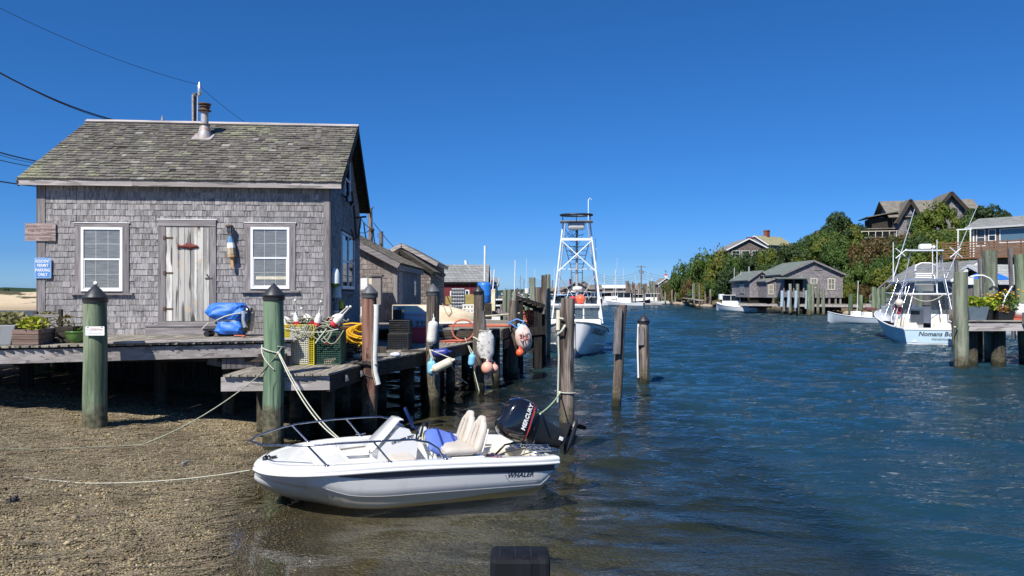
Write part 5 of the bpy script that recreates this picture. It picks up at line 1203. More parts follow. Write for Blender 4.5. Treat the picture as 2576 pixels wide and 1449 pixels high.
for x, sd_ in ((1.74, 1), (1.74, -1)): b_ = offs(x, sd_, -.07); part('rail_foot', MB().lathe([(.03, 0), (.028, .012), (.012, .02)], 10, M=T(b_+Vector((0, 0, .01)))), M_['dsteel'], ra)
def grab(x0, x1, y, z): return MB().tube([(x0, y+.0, z), (x0, y+.05, z+.01), (x0+.03, y+.06, z+.01), (x1-.03, y+.06, z+.01), (x1, y+.05, z+.01), (x1, y, z)], .013, 8)
part('grab_rail', grab(2.42, 3.1, -.72, .42), M_['bronze2'], boat)
part('grab_rail', grab(.45, .7, -.68, .36), M_['bronze2'], boat)
def cleat(p, rz=0):
    c = MB(T(p) @ RZ(rz)); c.tube([(-.03, 0, 0), (-.02, 0, .03)], .009, 6); c.tube([(.03, 0, 0), (.02, 0, .03)], .009, 6); c.tube([(-.075, 0, .04), (-.03, 0, .033), (.03, 0, .033), (.075, 0, .04)], .010, 6); return c
for p, a in ((offs(.95, 1, -.07), 0), (offs(2.5, -1, -.07), 0), (offs(.3, 1, -.07), 0)): part('cleat', cleat(p+Vector((0, 0, .01)), a), M_['dsteel'], boat)
part('bow_eye', MB().tube([(3.86, .03, .62), (3.90, 0, .67), (3.86, -.03, .62)], .012, 6).cbox((3.84, 0, .635), (.08, .05, .03)), M_['black'], boat)
part('nav_light', MB().lathe([(.035, 0), (.035, .05), (.02, .06), (0, .06)], 12, M=T(3.94, .0, .615)), M_['black'], boat)
# console
co_ = MB(); yy0, yy1 = -.66, -.20
pr = [(2.40, .14), (2.38, .46), (2.13, .73), (2.06, .77), (1.95, .74), (1.86, .60), (1.80, .50), (1.82, .14)]
co_.loft([[(x, yy0+.06, z-.0) for x, z in pr], [(x, yy0, z) for x, z in [(a*.98+.04, b*.97+.01) for a, b in pr]], [(x, yy1, z) for x, z in [(a*.98+.04, b*.97+.01) for a, b in pr]], [(x, yy1-.0+.0, z) for x, z in pr]], smooth=False)
con = part('console', co_, M_['gel'], boat, bevel=.02)
ws = MB(); ws.loft([[(2.46, yy0-.02, .44), (2.46, yy1+.02, .44), (2.49, yy1+.02, .46), (2.49, yy0-.02, .46)], [(2.20, yy0+.02, .73), (2.20, yy1-.01, .73), (2.22, yy1-.01, .75), (2.22, yy0+.02, .75)], [(2.08, yy0+.06, .86), (2.08, yy1-.05, .86), (2.11, yy1-.05, .875), (2.11, yy0+.06, .875)], [(2.01, yy0+.1, .85), (2.01, yy1-.09, .85), (2.02, yy1-.09, .865), (2.02, yy0+.1, .865)]])
part('wind_deflector', ws, M_['gel2'] if 'gel2' in M_ else M_['gel'], con)
text("130 SUPER SPORT", .050, M_['ink'], con, Matrix(((-1, 0, 0, 2.02), (0, 0, 1, yy1+.006), (0, 1, 0, .60), (0, 0, 0, 1))) @ RZ(.32), shear=.3, bold=.0012)
wh = MB(T(1.66, -.43, .66) @ RY(-.5) @ RZ(PI/2) @ RX(PI/2)); wh.tube([(.17*math.cos(a), .17*math.sin(a), 0) for a in [k*PI/10 for k in range(20)]], .014, 6, closed=True)
for a in (.5, 2.6, 4.7): wh.tube([(0, 0, .03), (.16*math.cos(a), .16*math.sin(a), 0)], .012, 6)
part('steering_wheel', wh, M_['black'], con)
part('gauge_pod', MB().lathe([(.13, 0), (.13, .05), (.10, .055)], 18, M=T(1.72, -.30, .62) @ RY(-PI/2)), M_['gel'], con); part('gauge', MB().lathe([(.095, 0), (.09, .02), (0, .021)], 18, M=T(1.672, -.30, .62) @ RY(-PI/2)), M_['black'], con)
part('throttle_lever', MB().tube([(1.78, -.17, .62), (1.76, -.15, .78), (1.74, -.14, .82)], [.02, .016, .022], 8), M_['black'], con)
part('warning_label', MB().box(1.725, 1.73, -.22, -.17, .60, .68), M_['yellow2'], con)
part('rod_holder', MB().tube([(1.80, -.50, .70), (1.95, -.50, 1.0)], .024, 10).tube([(1.72, -.42, .62), (1.80, -.50, .74), (1.85, -.44, .88)], .008, 5).tube([(1.75, -.55, .66), (1.86, -.5, .82)], .01, 5), M_['dblue2'] if 'dblue2' in M_ else M_['dblue'], con)
part('forward_cushion', MB().prism([(1.92, .0, .14), (2.34, .0, .14), (2.30, .0, .44), (2.0, .0, .46)], (0, .38, 0)), M_['vinyl'], boat, bevel=.03)
# seats
sb1 = MB().box(.98, 1.5, -.42, .45, .11, .44); part('seat_base', sb1, M_['gel'], boat, bevel=.03)
def cushion(x0, x1, y0, y1, z0, z1):
    m = MB(); rg = []
    for k in range(9):
        u = k/8; x = x0+(x1-x0)*u; e = math.sin(PI*min(.5, u/.18 if u < .09*2 else .5)) if u < .18 else (math.sin(PI*.5*(1-u)/.18) if u > .82 else 1); e = max(.45, min(1, e)); zc = (z0+z1)/2; hz2 = (z1-z0)/2*e; ring = []
        for j in range(16):
            a = 2*PI*j/16; ca, sa = math.cos(a), math.sin(a); ring.append((x, (y0+y1)/2+(y1-y0)/2*math.copysign(abs(ca)**.35, ca), zc+hz2*math.copysign(abs(sa)**.5, sa)))
        rg.append(ring)
    return m.loft(rg)
part('seat_cushion', cushion(1.13, 1.60, -.40, .44, .44, .58), M_['vinyl'], boat)
for yc in (-.27, .20):
    rg = []; tilt = .22
    def bk(z, hw, tb, tf):
        r_ = []; n_ = 22
        for j in range(n_):
            a = 2*PI*j/n_; y = hw*math.copysign(abs(math.cos(a))**.55, math.cos(a)); s_ = math.sin(a); t_ = (tf if s_ > 0 else tb)*math.copysign(abs(s_)**.55, s_)
            gro = -.014 if (s_ > .3 and abs(abs(y)-.3*hw*1.1) < .03) else 0
            r_.append((1.08+t_+gro-(z-.5)*tilt, yc+y, z))
        return r_
    for z, hw, tb, tf in ((.46, .17, .04, .05), (.48, .21, .055, .065), (.58, .225, .06, .07), (.73, .22, .055, .062), (.84, .19, .05, .055), (.89, .14, .045, .05), (.915, .095, .045, .05), (.95, .085, .04, .045), (.975, .055, .025, .03)): rg.append(bk(z, hw, tb, tf))
    s_ = part('seat_back', MB().loft(rg), M_['vinyl'], boat)
    pv = MB(); 
    for dy in (-.07, .07): pv.tube([(1.139-(z-.5)*tilt+(.0 if z < .8 else -.008), yc+dy*(1 if z < .8 else .8), z) for z in (.50, .58, .66, .73, .80, .86)], .006, 5)
    part('piping', pv, M_['vinyl2'], s_)
    part('side_trim', MB().tube([(1.03-(z-.5)*tilt, yc+hw_, z) for z, hw_ in ((.50, .21), (.58, .222), (.73, .218), (.82, .20))], .012, 6), M_['white'], s_)
bag = thing('blue_bag', 'periwinkle blue bag with dark straps lying against the boat seats', 'bag', M=boat.matrix_world.copy() @ T(1.50, -.02, .44) @ RX(-.55) @ RY(-.30) @ S(1.05, 1.1, .75))
sft = MB(); rg = []
for k in range(7):
    u = k/6; x = -.24+.48*u; e = (.8, .97, 1, 1, 1, .97, .75)[k]; rg.append([(x, .22*e*math.copysign(abs(math.cos(a))**.4, math.cos(a)), .09+.10*e*math.copysign(abs(math.sin(a))**.5, math.sin(a))+.012*math.sin(k*2+a*3)) for a in [2*PI*j/18 for j in range(18)]])
part('body', sft.loft(rg), M_['peri'], bag)
for x in (-.13, .1): part('strap', MB().loft([[(x-.02, .236*math.copysign(abs(math.cos(a))**.4, math.cos(a)), .09+.118*math.copysign(abs(math.sin(a))**.55, math.sin(a))), (x+.02, .236*math.copysign(abs(math.cos(a))**.4, math.cos(a)), .09+.118*math.copysign(abs(math.sin(a))**.55, math.sin(a)))] for a in [2*PI*k/24 for k in range(25)]], openring=True, cap=False), M_['dblue'], bag)
# stern well
part('stern_bench', MB().prism([(.05, -.6, .12), (.72, -.6, .12), (.60, -.6, .34), (.2, -.6, .40), (.05, -.6, .40)], (0, .35, 0)), M_['cream2'], boat, bevel=.03)
part('stern_bench', MB().prism([(.05, .25, .12), (.72, .25, .12), (.60, .25, .34), (.2, .25, .40), (.05, .25, .40)], (0, .4, 0)), M_['cream2'], boat, bevel=.03)
part('motor_well', MB().box(.06, .22, -.38, .38, .12, .44), M_['cream2'], boat, bevel=.02)
part('stern_extension', MB().box(-.02, .3, .40, .80, .30, .47).box(-.02, .3, -.80, -.40, .30, .47), M_['gel'], boat, bevel=.05, kind='stuff')
part('fuel_can', MB().box(.66, .86, .1, .4, .12, .40), M_['redp'], boat, bevel=.03)
part('fuel_hose', MB().tube([(.7, .2, .38), (.5, .1, .42), (.3, .16, .47), (.15, .1, .50), (.02, .05, .58)], .012, 6).tube([(.8, .0, .2), (.45, -.1, .48), (.2, -.1, .52), (.02, -.05, .6)], .016, 6).tube([(.62, .3, .3), (.4, .4, .43), (.2, .3, .45), (.05, .1, .6)], .009, 6), M_['cable'], boat)
ld_ = MB()
for y in (.42, .66): ld_.tube([(.42, y, .55), (-.05, y, .55)], .012, 6); ld_.tube([(.42, y, .59), (-.03, y, .58)], .008, 6)
for k in range(5): ld_.tube([(.38-.1*k, .42, .555), (.38-.1*k, .66, .555)], .010, 6)
part('boarding_ladder', ld_, M_['steel'], boat)
# decal near the stern
def onhull(x, f):
    s_ = sect(x); a, b = Vector(s_[-3]), Vector(s_[-2]); p = b.lerp(a, f); return p, (b-a).normalized()
p, up = onhull(.62, .25); ex = Vector((-1, 0, 0)); ez = ex.cross(up).normalized(); ez = -ez if ez.y < 0 else ez
HMx = Matrix(((ex.x, up.x, ez.x, p.x), (ex.y, up.y, ez.y, p.y+.015), (ex.z, up.z, ez.z, p.z), (0, 0, 0, 1)))
text("WHALER", .10, M_['ink'], boat, HMx @ T(0, -.004, .002) @ S(1.0, .95, 1), shear=.2, bold=.003, space=1.06, ext=.001)
dl = MB(HMx); dl.tube([(-.32, .06, 0), (-.28, .0, 0), (-.2, -.068, 0), (.28, -.068, .0)], .0028, 4); part('decal_outline', dl, M_['ink'], boat)
# outboard
om = thing('tmp', 'x', 'x'); bpy.data.objects.remove(om)
EM = T(.06, 0, .625) @ RY(math.radians(70)) @ RZ(.10) @ S(1.10)
def sq(cx, z, lx, ly, p=.55, n=28, sk=0): return [(cx+lx*math.copysign(abs(math.cos(2*PI*j/n))**p, math.cos(2*PI*j/n)), ly*math.copysign(abs(math.sin(2*PI*j/n))**p, math.sin(2*PI*j/n)), z+sk*math.cos(2*PI*j/n)) for j in range(n)]
cw = MB(EM); rg = [sq(-.14, z, lx, ly, .62, sk=sk) for z, lx, ly, sk in ((.06, .20, .13, 0), (.08, .25, .165, 0), (.16, .285, .185, .0), (.28, .30, .19, .01), (.40, .29, .18, .02), (.48, .255, .155, .03), (.53, .20, .11, .035), (.55, .12, .06, .04))]
cwl = part('outboard_motor', cw.loft(rg), M_['gloss'], boat)
part('cowl_seam', MB(EM).tube([Vector(p)*1.0 for p in sq(-.14, .17, .292, .192, .62)], .006, 5, closed=True), M_['black'], cwl)
ms = MB(EM); ms.loft([sq(-.14, .10, .25, .15), sq(-.13, -.02, .22, .12), sq(-.11, -.14, .185, .095), sq(-.11, -.30, .155, .07), sq(-.13, -.46, .13, .05)])
part('midsection', ms, M_['black'], cwl)
part('clamp_bracket', MB(T(0, 0, 0)).prism([(.2, -.11, .36), (.16, -.11, .70), (.04, -.11, .70), (.06, -.11, .36)], (0, .03, 0)).prism([(.2, .08, .36), (.16, .08, .70), (.04, .08, .70), (.06, .08, .36)], (0, .03, 0)).tube([(.08, -.13, .64), (.08, .13, .64)], .035, 10).tube([(.12, -.05, .4), (-.1, -.05, .58)], .025, 8), M_['dsteel'], cwl)
gc = MB(EM); gc.box(-.36, .02, -.10, .10, -.475, -.462); gc.loft([sq(-.13, -.46, .09, .035), sq(-.13, -.56, .08, .04)]); 
gc.lathe([(.01, -.20), (.045, -.12), (.055, 0), (.055, .16), (.05, .2)], 14, M=T(-.14, 0, -.60) @ RY(-PI/2)); gc.prism([(-.06, -.006, -.64), (-.26, -.006, -.64), (-.24, -.006, -.80), (-.14, -.006, -.72)], (0, .012, 0))
part('gearcase', gc, M_['black'], cwl)
pw = MB(EM)
for k in range(3):
    a = k*2*PI/3; A_ = T(-.38, 0, -.60) @ RX(a); pw.add([A_ @ Vector(v) for v in ((0, -.02, .03), (.03, .02, .03), (.02, .09, .10), (.0, .08, .17), (-.03, .0, .18), (-.03, -.05, .11))], [tuple(range(6)), tuple(range(6))[::-1]])
pw.lathe([(.05, -.05), (.045, .05), (.02, .08)], 12, M=T(-.38, 0, -.60) @ RY(-PI/2)); part('propeller', pw, M_['alu2'] if 'alu2' in M_ else M_['black'], cwl)
part('vent_scoop', MB(EM).box(.10, .14, -.08, .08, .16, .24), M_['alu'], cwl, bevel=.01)
def cowlM(x, z): return EM @ Matrix(((-1, 0, 0, x), (0, 0, 1, .193), (0, 1, 0, z), (0, 0, 0, 1)))
text("MERCURY", .082, M_['signw'], cwl, cowlM(-.20, .26), shear=.1, bold=.0022, ext=.004)
part('red_flash', MB(EM).add([(.12, .1955, .185), (-.1, .1955, .165), (-.36, .183, .18), (-.44, .16, .24), (-.36, .184, .205), (-.1, .1955, .19)], [(0, 1, 2, 3, 4, 5), (5, 4, 3, 2, 1, 0)]), M_['redp'], cwl)
part('anode', MB(EM).cbox((-.12, .105, -.40), (.05, .01, .06)), M_['signw'], cwl)

def onto_hull(o, off=.0025):      # lay the decal on the curved side
    M = o.matrix_basis.copy(); o.matrix_basis = Matrix.Identity(4)
    for v in o.data.vertices:
        lift = v.co.z; p = M @ v.co; s_ = sect(min(4, max(.02, p.x)))[5:]; p.y = float(np.interp(p.z, [q[2] for q in s_], [q[1] for q in s_]))+off+max(0, lift)*.5; v.co = p
for o in list(boat.children):
    if o.name.startswith('lettering') or o.name.startswith('decal_outline'): onto_hull(o)
def sheer_shift(x):
    u = min(1, max(0, x/4.06)); return hs(max(0, min(4.06, x)))-(.451+.088*u**1.5-.266*u**3)
def warp(o):
    for ch in o.children:
        if ch.matrix_basis == Matrix.Identity(4):
            for v in ch.data.vertices: v.co.z -= sheer_shift(v.co.x)
        else: m_ = ch.matrix_basis.copy(); m_.translation.z -= sheer_shift(m_.translation.x); ch.matrix_basis = m_
        warp(ch)
bpy.context.view_layer.update(); warp(boat)
# ------------------------------------------------------------------ plants
def leaves(mb, c, rx, ry, rz_, n, s, m=0, up=.3):
    for i in range(n):
        a = R(0, 2*PI); q = math.sqrt(R(0, 1)); z = R(-1, 1); k = math.sqrt(max(0, 1-z*z))
        p = Vector((c[0]+rx*q*k*math.cos(a)*1.1, c[1]+ry*q*k*math.sin(a)*1.1, c[2]+rz_*z)); nrm = Vector((R(-1, 1), R(-1, 1), R(-.3, 1)+up)).normalized()
        t = nrm.orthogonal().normalized(); t.rotate(Matrix.Rotation(R(0, 6.28), 3, nrm)); b = nrm.cross(t); L = s*R(.7, 1.4)
        mb.add([p-t*L*.5, p+b*L*.35+nrm*L*.05, p+t*L*.6, p-b*L*.35+nrm*L*.05], [(0, 1, 2, 3)], m)
    return mb
ZD = 1.86
pl = thing('wooden_planter', 'brown board planter box with yellow-green flowers at the left end of the deck', 'planter', (-8.62, 13.02, ZD), .12)
for k in range(3):
    part('board', MB().box(-.22, .22, -.0, .022, .01+k*.092, .095+k*.092), M_['box'], pl, bevel=.004)
    part('board', MB().box(.198, .22, .023, .62, .01+k*.092, .095+k*.092), M_['box'], pl); part('board', MB().box(-.22, -.198, .023, .62, .01+k*.092, .095+k*.092), M_['box'], pl)
part('soil', MB().box(-.197, .197, .023, .62, .02, .25), M_['dark'], pl)
part('plant', leaves(MB(), (0, .25, .36), .24, .28, .13, 260, .075), M_['leafp'], pl)
pl = thing('dark_planter', 'small dark wooden planter box beside the brown one', 'planter', (-8.25, 13.55, ZD), .12)
for k in range(3): part('board', MB().box(-.15, .15, 0, .4, .01+k*.1, .1+k*.1), M_['dark'], pl)
part('plant', leaves(MB(), (-.02, .2, .38), .12, .15, .12, 40, .07), M_['leafb'], pl)
fr_ = thing('small_trellis', 'small dark timber trellis with pale top rail behind the planter box', 'trellis', (-8.7, 13.75, ZD))
for x in (-.20, .26): part('post', MB().box(x-.03, x+.03, -.03, .03, 0, .58 if x < 0 else .62), M_['dark'], fr_)
part('rail', MB().beam((-.2, -.035, .5), (.26, -.035, .5), .02, .05), M_['fascia'], fr_)
part('rail', MB().beam((-.2, -.035, .2), (.26, -.035, .2), .02, .05), M_['dark'], fr_)
solo('tall_weeds', leaves(MB(), (-8.75, 13.9, ZD+.35), .3, .15, .22, 300, .06), M_['leafg'], 'tuft of tall dry greenery behind the small trellis', 'plant', kind='stuff')
pl = thing('grey_planter', 'tall tapered grey planter cut by the left edge of the photo', 'planter', (-9.03, 13.0, ZD))
part('pot', MB().prism([(-.30, 0, 0), (.16, 0, 0), (.25, 0, .36), (-.38, 0, .36)], (0, .5, 0)), M_['grey'], pl, bevel=.015)
part('plant', leaves(MB(), (-.05, .25, .45), .34, .28, .12, 220, .09), M_['leafg'], pl)
gb = thing('green_bowl', 'glazed green bowl planter with a small succulent on the deck', 'planter', (WX(188, 13.6), 13.65, ZD))
part('bowl', MB().lathe([(.085, 0), (.10, .0), (.155, .08), (.172, .15), (.178, .19), (.186, .195), (.186, .215), (.176, .222), (.165, .215), (.16, .19), (.0, .185)], 28, cap=False), M_['green'], gb)
sc_ = MB()
for k in range(9): a = k*.7; sc_.tube([(0, 0, .18), (.05*math.cos(a), .05*math.sin(a), .24), (.09*math.cos(a), .09*math.sin(a), .25+.03*math.sin(k*2.)+.03)], [.012, .018, .004], 6)
sc_.tube([(-.03, 0, .18), (-.05, 0, .28), (-.03, 0, .36), (-.06, 0, .40)], [.01, .012, .014, .004], 6); part('succulent', sc_, M_['leaf2'], gb)
# blue tarpaulin
tp = thing('tarped_motor', 'motor under a bright blue tarp tied with white cord, against the shack wall', 'covered motor', (WX(579, 15.75), 15.75, ZD))
def blob(z, x0, x1, y0, y1, ph, amp=.035, n=48, p=.52):
    r_ = []
    for j in range(n):
        a = 2*PI*j/n; f = 1+amp*.55*math.sin(a*5+ph+z*9)+amp*.6*math.sin(a*9-ph*2-z*14)+amp*.5*math.sin(a*17+z*25)
        r_.append(((x0+x1)/2+(x1-x0)/2*f*math.copysign(abs(math.cos(a))**p, math.cos(a)), (y0+y1)/2+(y1-y0)/2*f*math.copysign(abs(math.sin(a))**p, math.sin(a)), z+.012*math.sin(a*4+ph)))
    return r_
from mathutils import noise as mn
def z9(z): return 1.3*math.sin(z*5)
tb = MB(); keys = [(.05, -.20, .33, -.26, .2), (.12, -.27, .36, -.30, .22), (.22, -.27, .35, -.29, .22), (.30, -.23, .31, -.25, .2), (.335, -.22, .30, -.23, .2), (.37, -.29, .33, -.26, .22), (.45, -.43, .36, -.30, .22), (.53, -.46, .37, -.29, .22), (.60, -.42, .35, -.26, .2), (.66, -.37, .31, -.23, .17), (.70, -.335, .27, -.19, .13), (.712, -.30, .22, -.13, .08), (.714, -.1, .05, -.03, .02)]
rg = []
for i in range(40):
    u = i/39*(len(keys)-1.001); k = int(u); f = u-k; q = [keys[k][c]*(1-f)+keys[k+1][c]*f for c in range(5)]; ring = []
    for j in range(72):
        a = 2*PI*j/72; p = .42; x = (q[1]+q[2])/2+(q[2]-q[1])/2*math.copysign(abs(math.cos(a))**p, math.cos(a)); y = (q[3]+q[4])/2+(q[4]-q[3])/2*math.copysign(abs(math.sin(a))**p, math.sin(a))
        pinch = 1-math.exp(-((q[0]-.33)/.05)**2); n1 = 1-abs(mn.noise(Vector((x*4+z9(q[0]), q[0]*2.2+3, y*4))))*2; n2 = 1-abs(mn.noise(Vector((x*9, q[0]*5-x*6+7, y*9))))*2
        d = (.045*(n1-.6)+.022*(n2-.6))*(.35+.65*pinch); nx, ny = math.cos(a), math.sin(a); ring.append((x+nx*d, y+ny*d, q[0]+.02*n1*(q[0] < .1)+.35*d*(q[0] > .6)))
    rg.append(ring)
tb.loft(rg)
part('tarp', tb, M_['tarp'], tp)
part('cowling', MB().loft([blob(.12, .26, .47, -.22, .14, 0, 0), blob(.3, .3, .50, -.24, .14, 0, 0), blob(.5, .3, .52, -.22, .14, 0, 0), blob(.60, .28, .46, -.16, .1, 0, 0)]), M_['gloss'], tp)
part('silver_panel', MB().loft([blob(.2, .36, .46, -.27, -.1, 0, 0, 12), blob(.36, .33, .41, -.29, -.1, 0, 0, 12), blob(.54, .32, .42, -.27, -.1, 0, 0, 12)]), M_['alu'], tp)
part('cord', MB().tube(blob(.325, -.21, .285, -.23, .21, 1.7, .0), .011, 6, closed=True).tube(blob(.34, -.215, .29, -.235, .21, 1.7, .0), .011, 6, closed=True).tube([(-.2, -.235, .345), (.0, -.31, .43), (.22, -.31, .49), (.40, -.25, .50), (.52, -.1, .50)], .013, 6).tube([(-.38, -.2, .3), (-.44, -.25, .22), (-.5, -.25, .17)], .01, 5), M_['rope'], tp)
part('trolley', MB().box(-.5, -.22, -.2, .1, .12, .17).tube([(-.42, -.22, .06), (-.42, .1, .06)], .06, 10).box(-.2, .3, -.15, .1, .0, .08), M_['black'], tp)
part('orange_strap', MB().tube([(.2, -.3, .03), (.38, -.33, .03), (.46, -.36, .02), (.48, -.6, .02)], .014, 5), M_['hose'], tp)
# litter and scraps on the gravel
x_, y_ = -6.9-.65, 13.3; g0 = gz(x_, y_)
solo('red_wrapper', MB().loft([[(x_+.17*u+.03*math.sin(j*2+k), y_+.06*math.cos(j*PI/4), g0+.05+.045*math.sin(j*PI/4)*(.6+.4*math.sin(k*1.7))) for j in range(8)] for k, u in enumerate((-1, -.6, -.2, .3, .7, 1))], smooth=False), M_['litter'], 'crumpled red wrapper on the gravel left of the first piling', 'litter')
x_, y_ = WX(452, 11), 11.2; g0 = gz(x_, y_)+.02
solo('driftwood', MB().tube([(x_, y_-.12, g0), (x_-.03, y_-.04, g0+.02), (x_+.0, y_+.05, g0+.04), (x_+.05, y_+.10, g0+.03)], [.012, .02, .016, .006], 6), M_['grey'], 'small curled grey stick on the gravel', 'driftwood')
x_, y_ = WX(8, 14.5), 14.3; solo('driftwood', MB().box(x_-.2, x_+.09, y_-.02, y_+.02, gz(x_, y_)+.02, gz(x_, y_)+.05), M_['fascia'], 'short pale wooden lath on the gravel at the far left', 'driftwood')
x_, y_ = -5.82, 8.55; g0 = gz(x_, y_)+.02
solo('black_weed_clump', heap((x_, y_, g0-.02), .05, .12, .03, 14, .007, 0), M_['roped'], 'black clump of seaweed on the gravel at the left edge', 'seaweed')
M_['leaf2'] = M_['leaf']
# ------------------------------------------------------------------ simple gabled buildings
def house(name, label, A, B, dep, h, rise, ridge='u', wallm='fsh', roofm='froof', trim='white', ov=.3, wins=(), doors=(), z=0, group=None, cat='house', chim=None, base=None, cor=True, fascia=True, rt=.12):
    A = Vector((A[0], A[1], z)); B = Vector((B[0], B[1], z)); L = (B-A).length; rz = math.atan2(B.y-A.y, B.x-A.x)
    th = thing(name, label, cat, A, rz, group)
    w_ = MB(); w_.box(0, L, 0, dep, 0 if base is None else base, h)
    if ridge == 'u': w_.prism([(.004, .004, h), (.004, dep-.004, h), (.004, dep/2, h+rise-.05)], (L-.008, 0, 0))
    else: w_.prism([(.004, .004, h), (L-.004, .004, h), (L/2, .004, h+rise-.05)], (0, dep-.008, 0))
    part('wall', w_, M_[wallm], th)
    half = (dep if ridge == 'u' else L)/2; sl = math.atan2(rise, half); ln_ = (half+ov)/math.cos(sl)
    for s_ in (0, 1):
        if ridge == 'u':
            F = T(-ov, dep/2, h+rise) if s_ == 0 else T(L+ov, dep/2, h+rise) @ RZ(PI)
            W_ = L+2*ov
        else:
            F = T(L/2, dep+ov, h+rise) @ RZ(-PI/2) if s_ == 0 else T(L/2, -ov, h+rise) @ RZ(PI/2); W_ = dep+2*ov
        r_ = MB(F @ RX(sl)); r_.box(0, W_, -ln_, .0, 0, rt); ro = part('roof', r_, M_[roofm], th)
        if fascia:
            f_ = MB(F @ RX(sl)); f_.box(.0, W_, -ln_-.03, -ln_, -.08, rt*.8); f_.box(-.03, -.0, -ln_, .0, -.1, rt*.9); f_.box(W_, W_+.03, -ln_, .0, -.1, rt*.9); part('fascia', f_, M_[trim], ro)
    if cor:
        for x in (-.02, L-.12): part('corner_board', MB().box(x, x+.14, -.03, -.001, 0 if base is None else base, h), M_[trim], th)
    def face(f): return {'F': Matrix.Identity(4), 'R': Matrix(((0, -1, 0, L), (1, 0, 0, 0), (0, 0, 1, 0), (0, 0, 0, 1))), 'L': Matrix(((0, 1, 0, 0), (-1, 0, 0, dep), (0, 0, 1, 0), (0, 0, 0, 1)))}[f]
    for i, q in enumerate(wins):
        f_, u, zz, ww, hh = q[:5]; nx = q[5] if len(q) > 5 else 2; tr = q[6] if len(q) > 6 else trim; gl = q[7] if len(q) > 7 else 'glassd'; F = face(f_); t_ = .09
        m_ = MB(F); m_.box(u-t_, u+ww+t_, -.06, -.002, zz-t_, zz); m_.box(u-t_, u+ww+t_, -.06, -.002, zz+hh, zz+hh+t_); m_.box(u-t_, u, -.06, -.002, zz, zz+hh); m_.box(u+ww, u+ww+t_, -.06, -.002, zz, zz+hh)
        for k in range(1, nx): m_.box(u+ww*k/nx-.025, u+ww*k/nx+.025, -.045, -.002, zz, zz+hh)
        if hh > .8 and ww < 1.6: m_.box(u, u+ww, -.044, -.002, zz+hh/2-.025, zz+hh/2+.025)
        wo = part('window', m_, M_[tr], th); part('pane', MB(F).box(u, u+ww, -.03, -.004, zz, zz+hh), M_[gl], wo)
    for q in doors:
        f_, u, zz, ww, hh, mt = q; F = face(f_); part('door', MB(F).box(u, u+ww, -.05, -.002, zz, zz+hh), M_[mt], th); part('door_casing', MB(F).box(u-.1, u, -.06, -.002, zz, zz+hh+.1).box(u+ww, u+ww+.1, -.06, -.002, zz, zz+hh+.1).box(u, u+ww, -.06, -.002, zz+hh, zz+hh+.1), M_[trim], th)
    if chim:
        cx, cy, cw_, ct = chim; part('chimney', MB().box(cx, cx+cw_, cy, cy+cw_, h, ct).box(cx-.06, cx+cw_+.06, cy-.06, cy+cw_+.06, ct-.25, ct-.08), M_['brick'], th)
    th['_L'] = 0; del th['_L']
    return th, L
# second shed: gable towards the camera
A2 = (-10.2, 27.0); B2 = (-4.23, 27.0); L2 = 5.97; h2 = 2.48
s2 = thing('net_shed', 'low grey shingled shed with lean roof just behind the fishing shack', 'shed', (A2[0], A2[1], ZL), 0)
w_ = MB().box(0, L2, 0, 7.0, 0, h2); w_.prism([(.0, .004, h2), (L2-.004, .004, h2), (L2-4.0, .004, h2+2.1), (0, .004, h2+2.1)], (0, 6.9, 0)); wl2 = part('wall', w_, M_['dark'], s2)
def s2seg(z): return (0, L2-.1) if z < h2 else (0, L2-.02-(z-h2)/2.1*4.0)
shingle_face(wl2, 'shingle', Matrix.Identity(4), s2seg, .0, h2+2.0, .165, .19, M_['shw2'])
rs = MB(); sl2 = math.atan2(2.1, 4.0)
F2 = T(L2, -.25, h2) @ RZ(PI/2)      # slope going up to the left
r2 = part('roof', MB(T(L2+.12, -.25, h2-.02) @ RY(sl2)).box(-4.7, 0, 0, 7.4, .0, .09), M_['dark'], s2)
FM2 = T(L2+.12, -.28, h2-.02) @ RY(sl2) @ Matrix(((0, 0, -1, 0), (1, 0, 0, 0), (0, -1, 0, .09), (0, 0, 0, 1)))
shingle_face(r2, 'shingle', FM2, lambda z: (0, 7.45), -.05, 4.65, .17, .18, M_['shr2'])
part('barge_board', MB(T(L2+.12, -.28, h2-.02) @ RY(sl2)).box(-4.7, .02, -.03, .0, -.14, .07), M_['trimx'], s2)
part('gutter_board', MB().box(L2+.06, L2+.12, -.25, 7.1, h2-.22, h2-.02), M_['trimx'], s2)
part('corner_board', MB().box(L2-.12, L2+.02, -.03, -.001, 0, h2-.05), M_['trim'], s2)
part('side_boarding', MB().box(L2+.001, L2+.02, 0, 7.0, 0, h2-.05), M_['woodz'], s2)
for y in (.35, 1.05): part('batten', MB().box(L2+.021, L2+.05, y, y+.14, 0, h2-.2), M_['fascia'], s2)
part('door', MB().box(L2+.021, L2+.045, .5, 1.04, .05, h2-.25), M_['paled'], s2)
so_ = part('window', MB().box(L2+.021, L2+.06, 4.2, 5.0, 1.25, 2.0), M_['fascia'], s2); part('pane', MB().box(L2+.03, L2+.07, 4.3, 4.9, 1.33, 1.92), M_['glass'], so_)
ut = thing('meter_cabinet', 'tall grey-brown utility cabinet with white meter boxes beside the net shed wall', 'cabinet', (WX(935, 26), 26.1, ZL))
part('cabinet', MB().box(-.02, .30, 0, .35, 1.02, 2.02), M_['umber'], ut); part('lid', MB().box(-.42, .34, -.05, .4, 2.02, 2.08), M_['woodz'], ut)
part('post', MB().box(-.12, -.02, .0, .12, 0, 2.0), M_['cream'], ut); part('shelf', MB().box(-.42, .0, -.1, .1, 1.0, 1.08), M_['woodz'], ut)
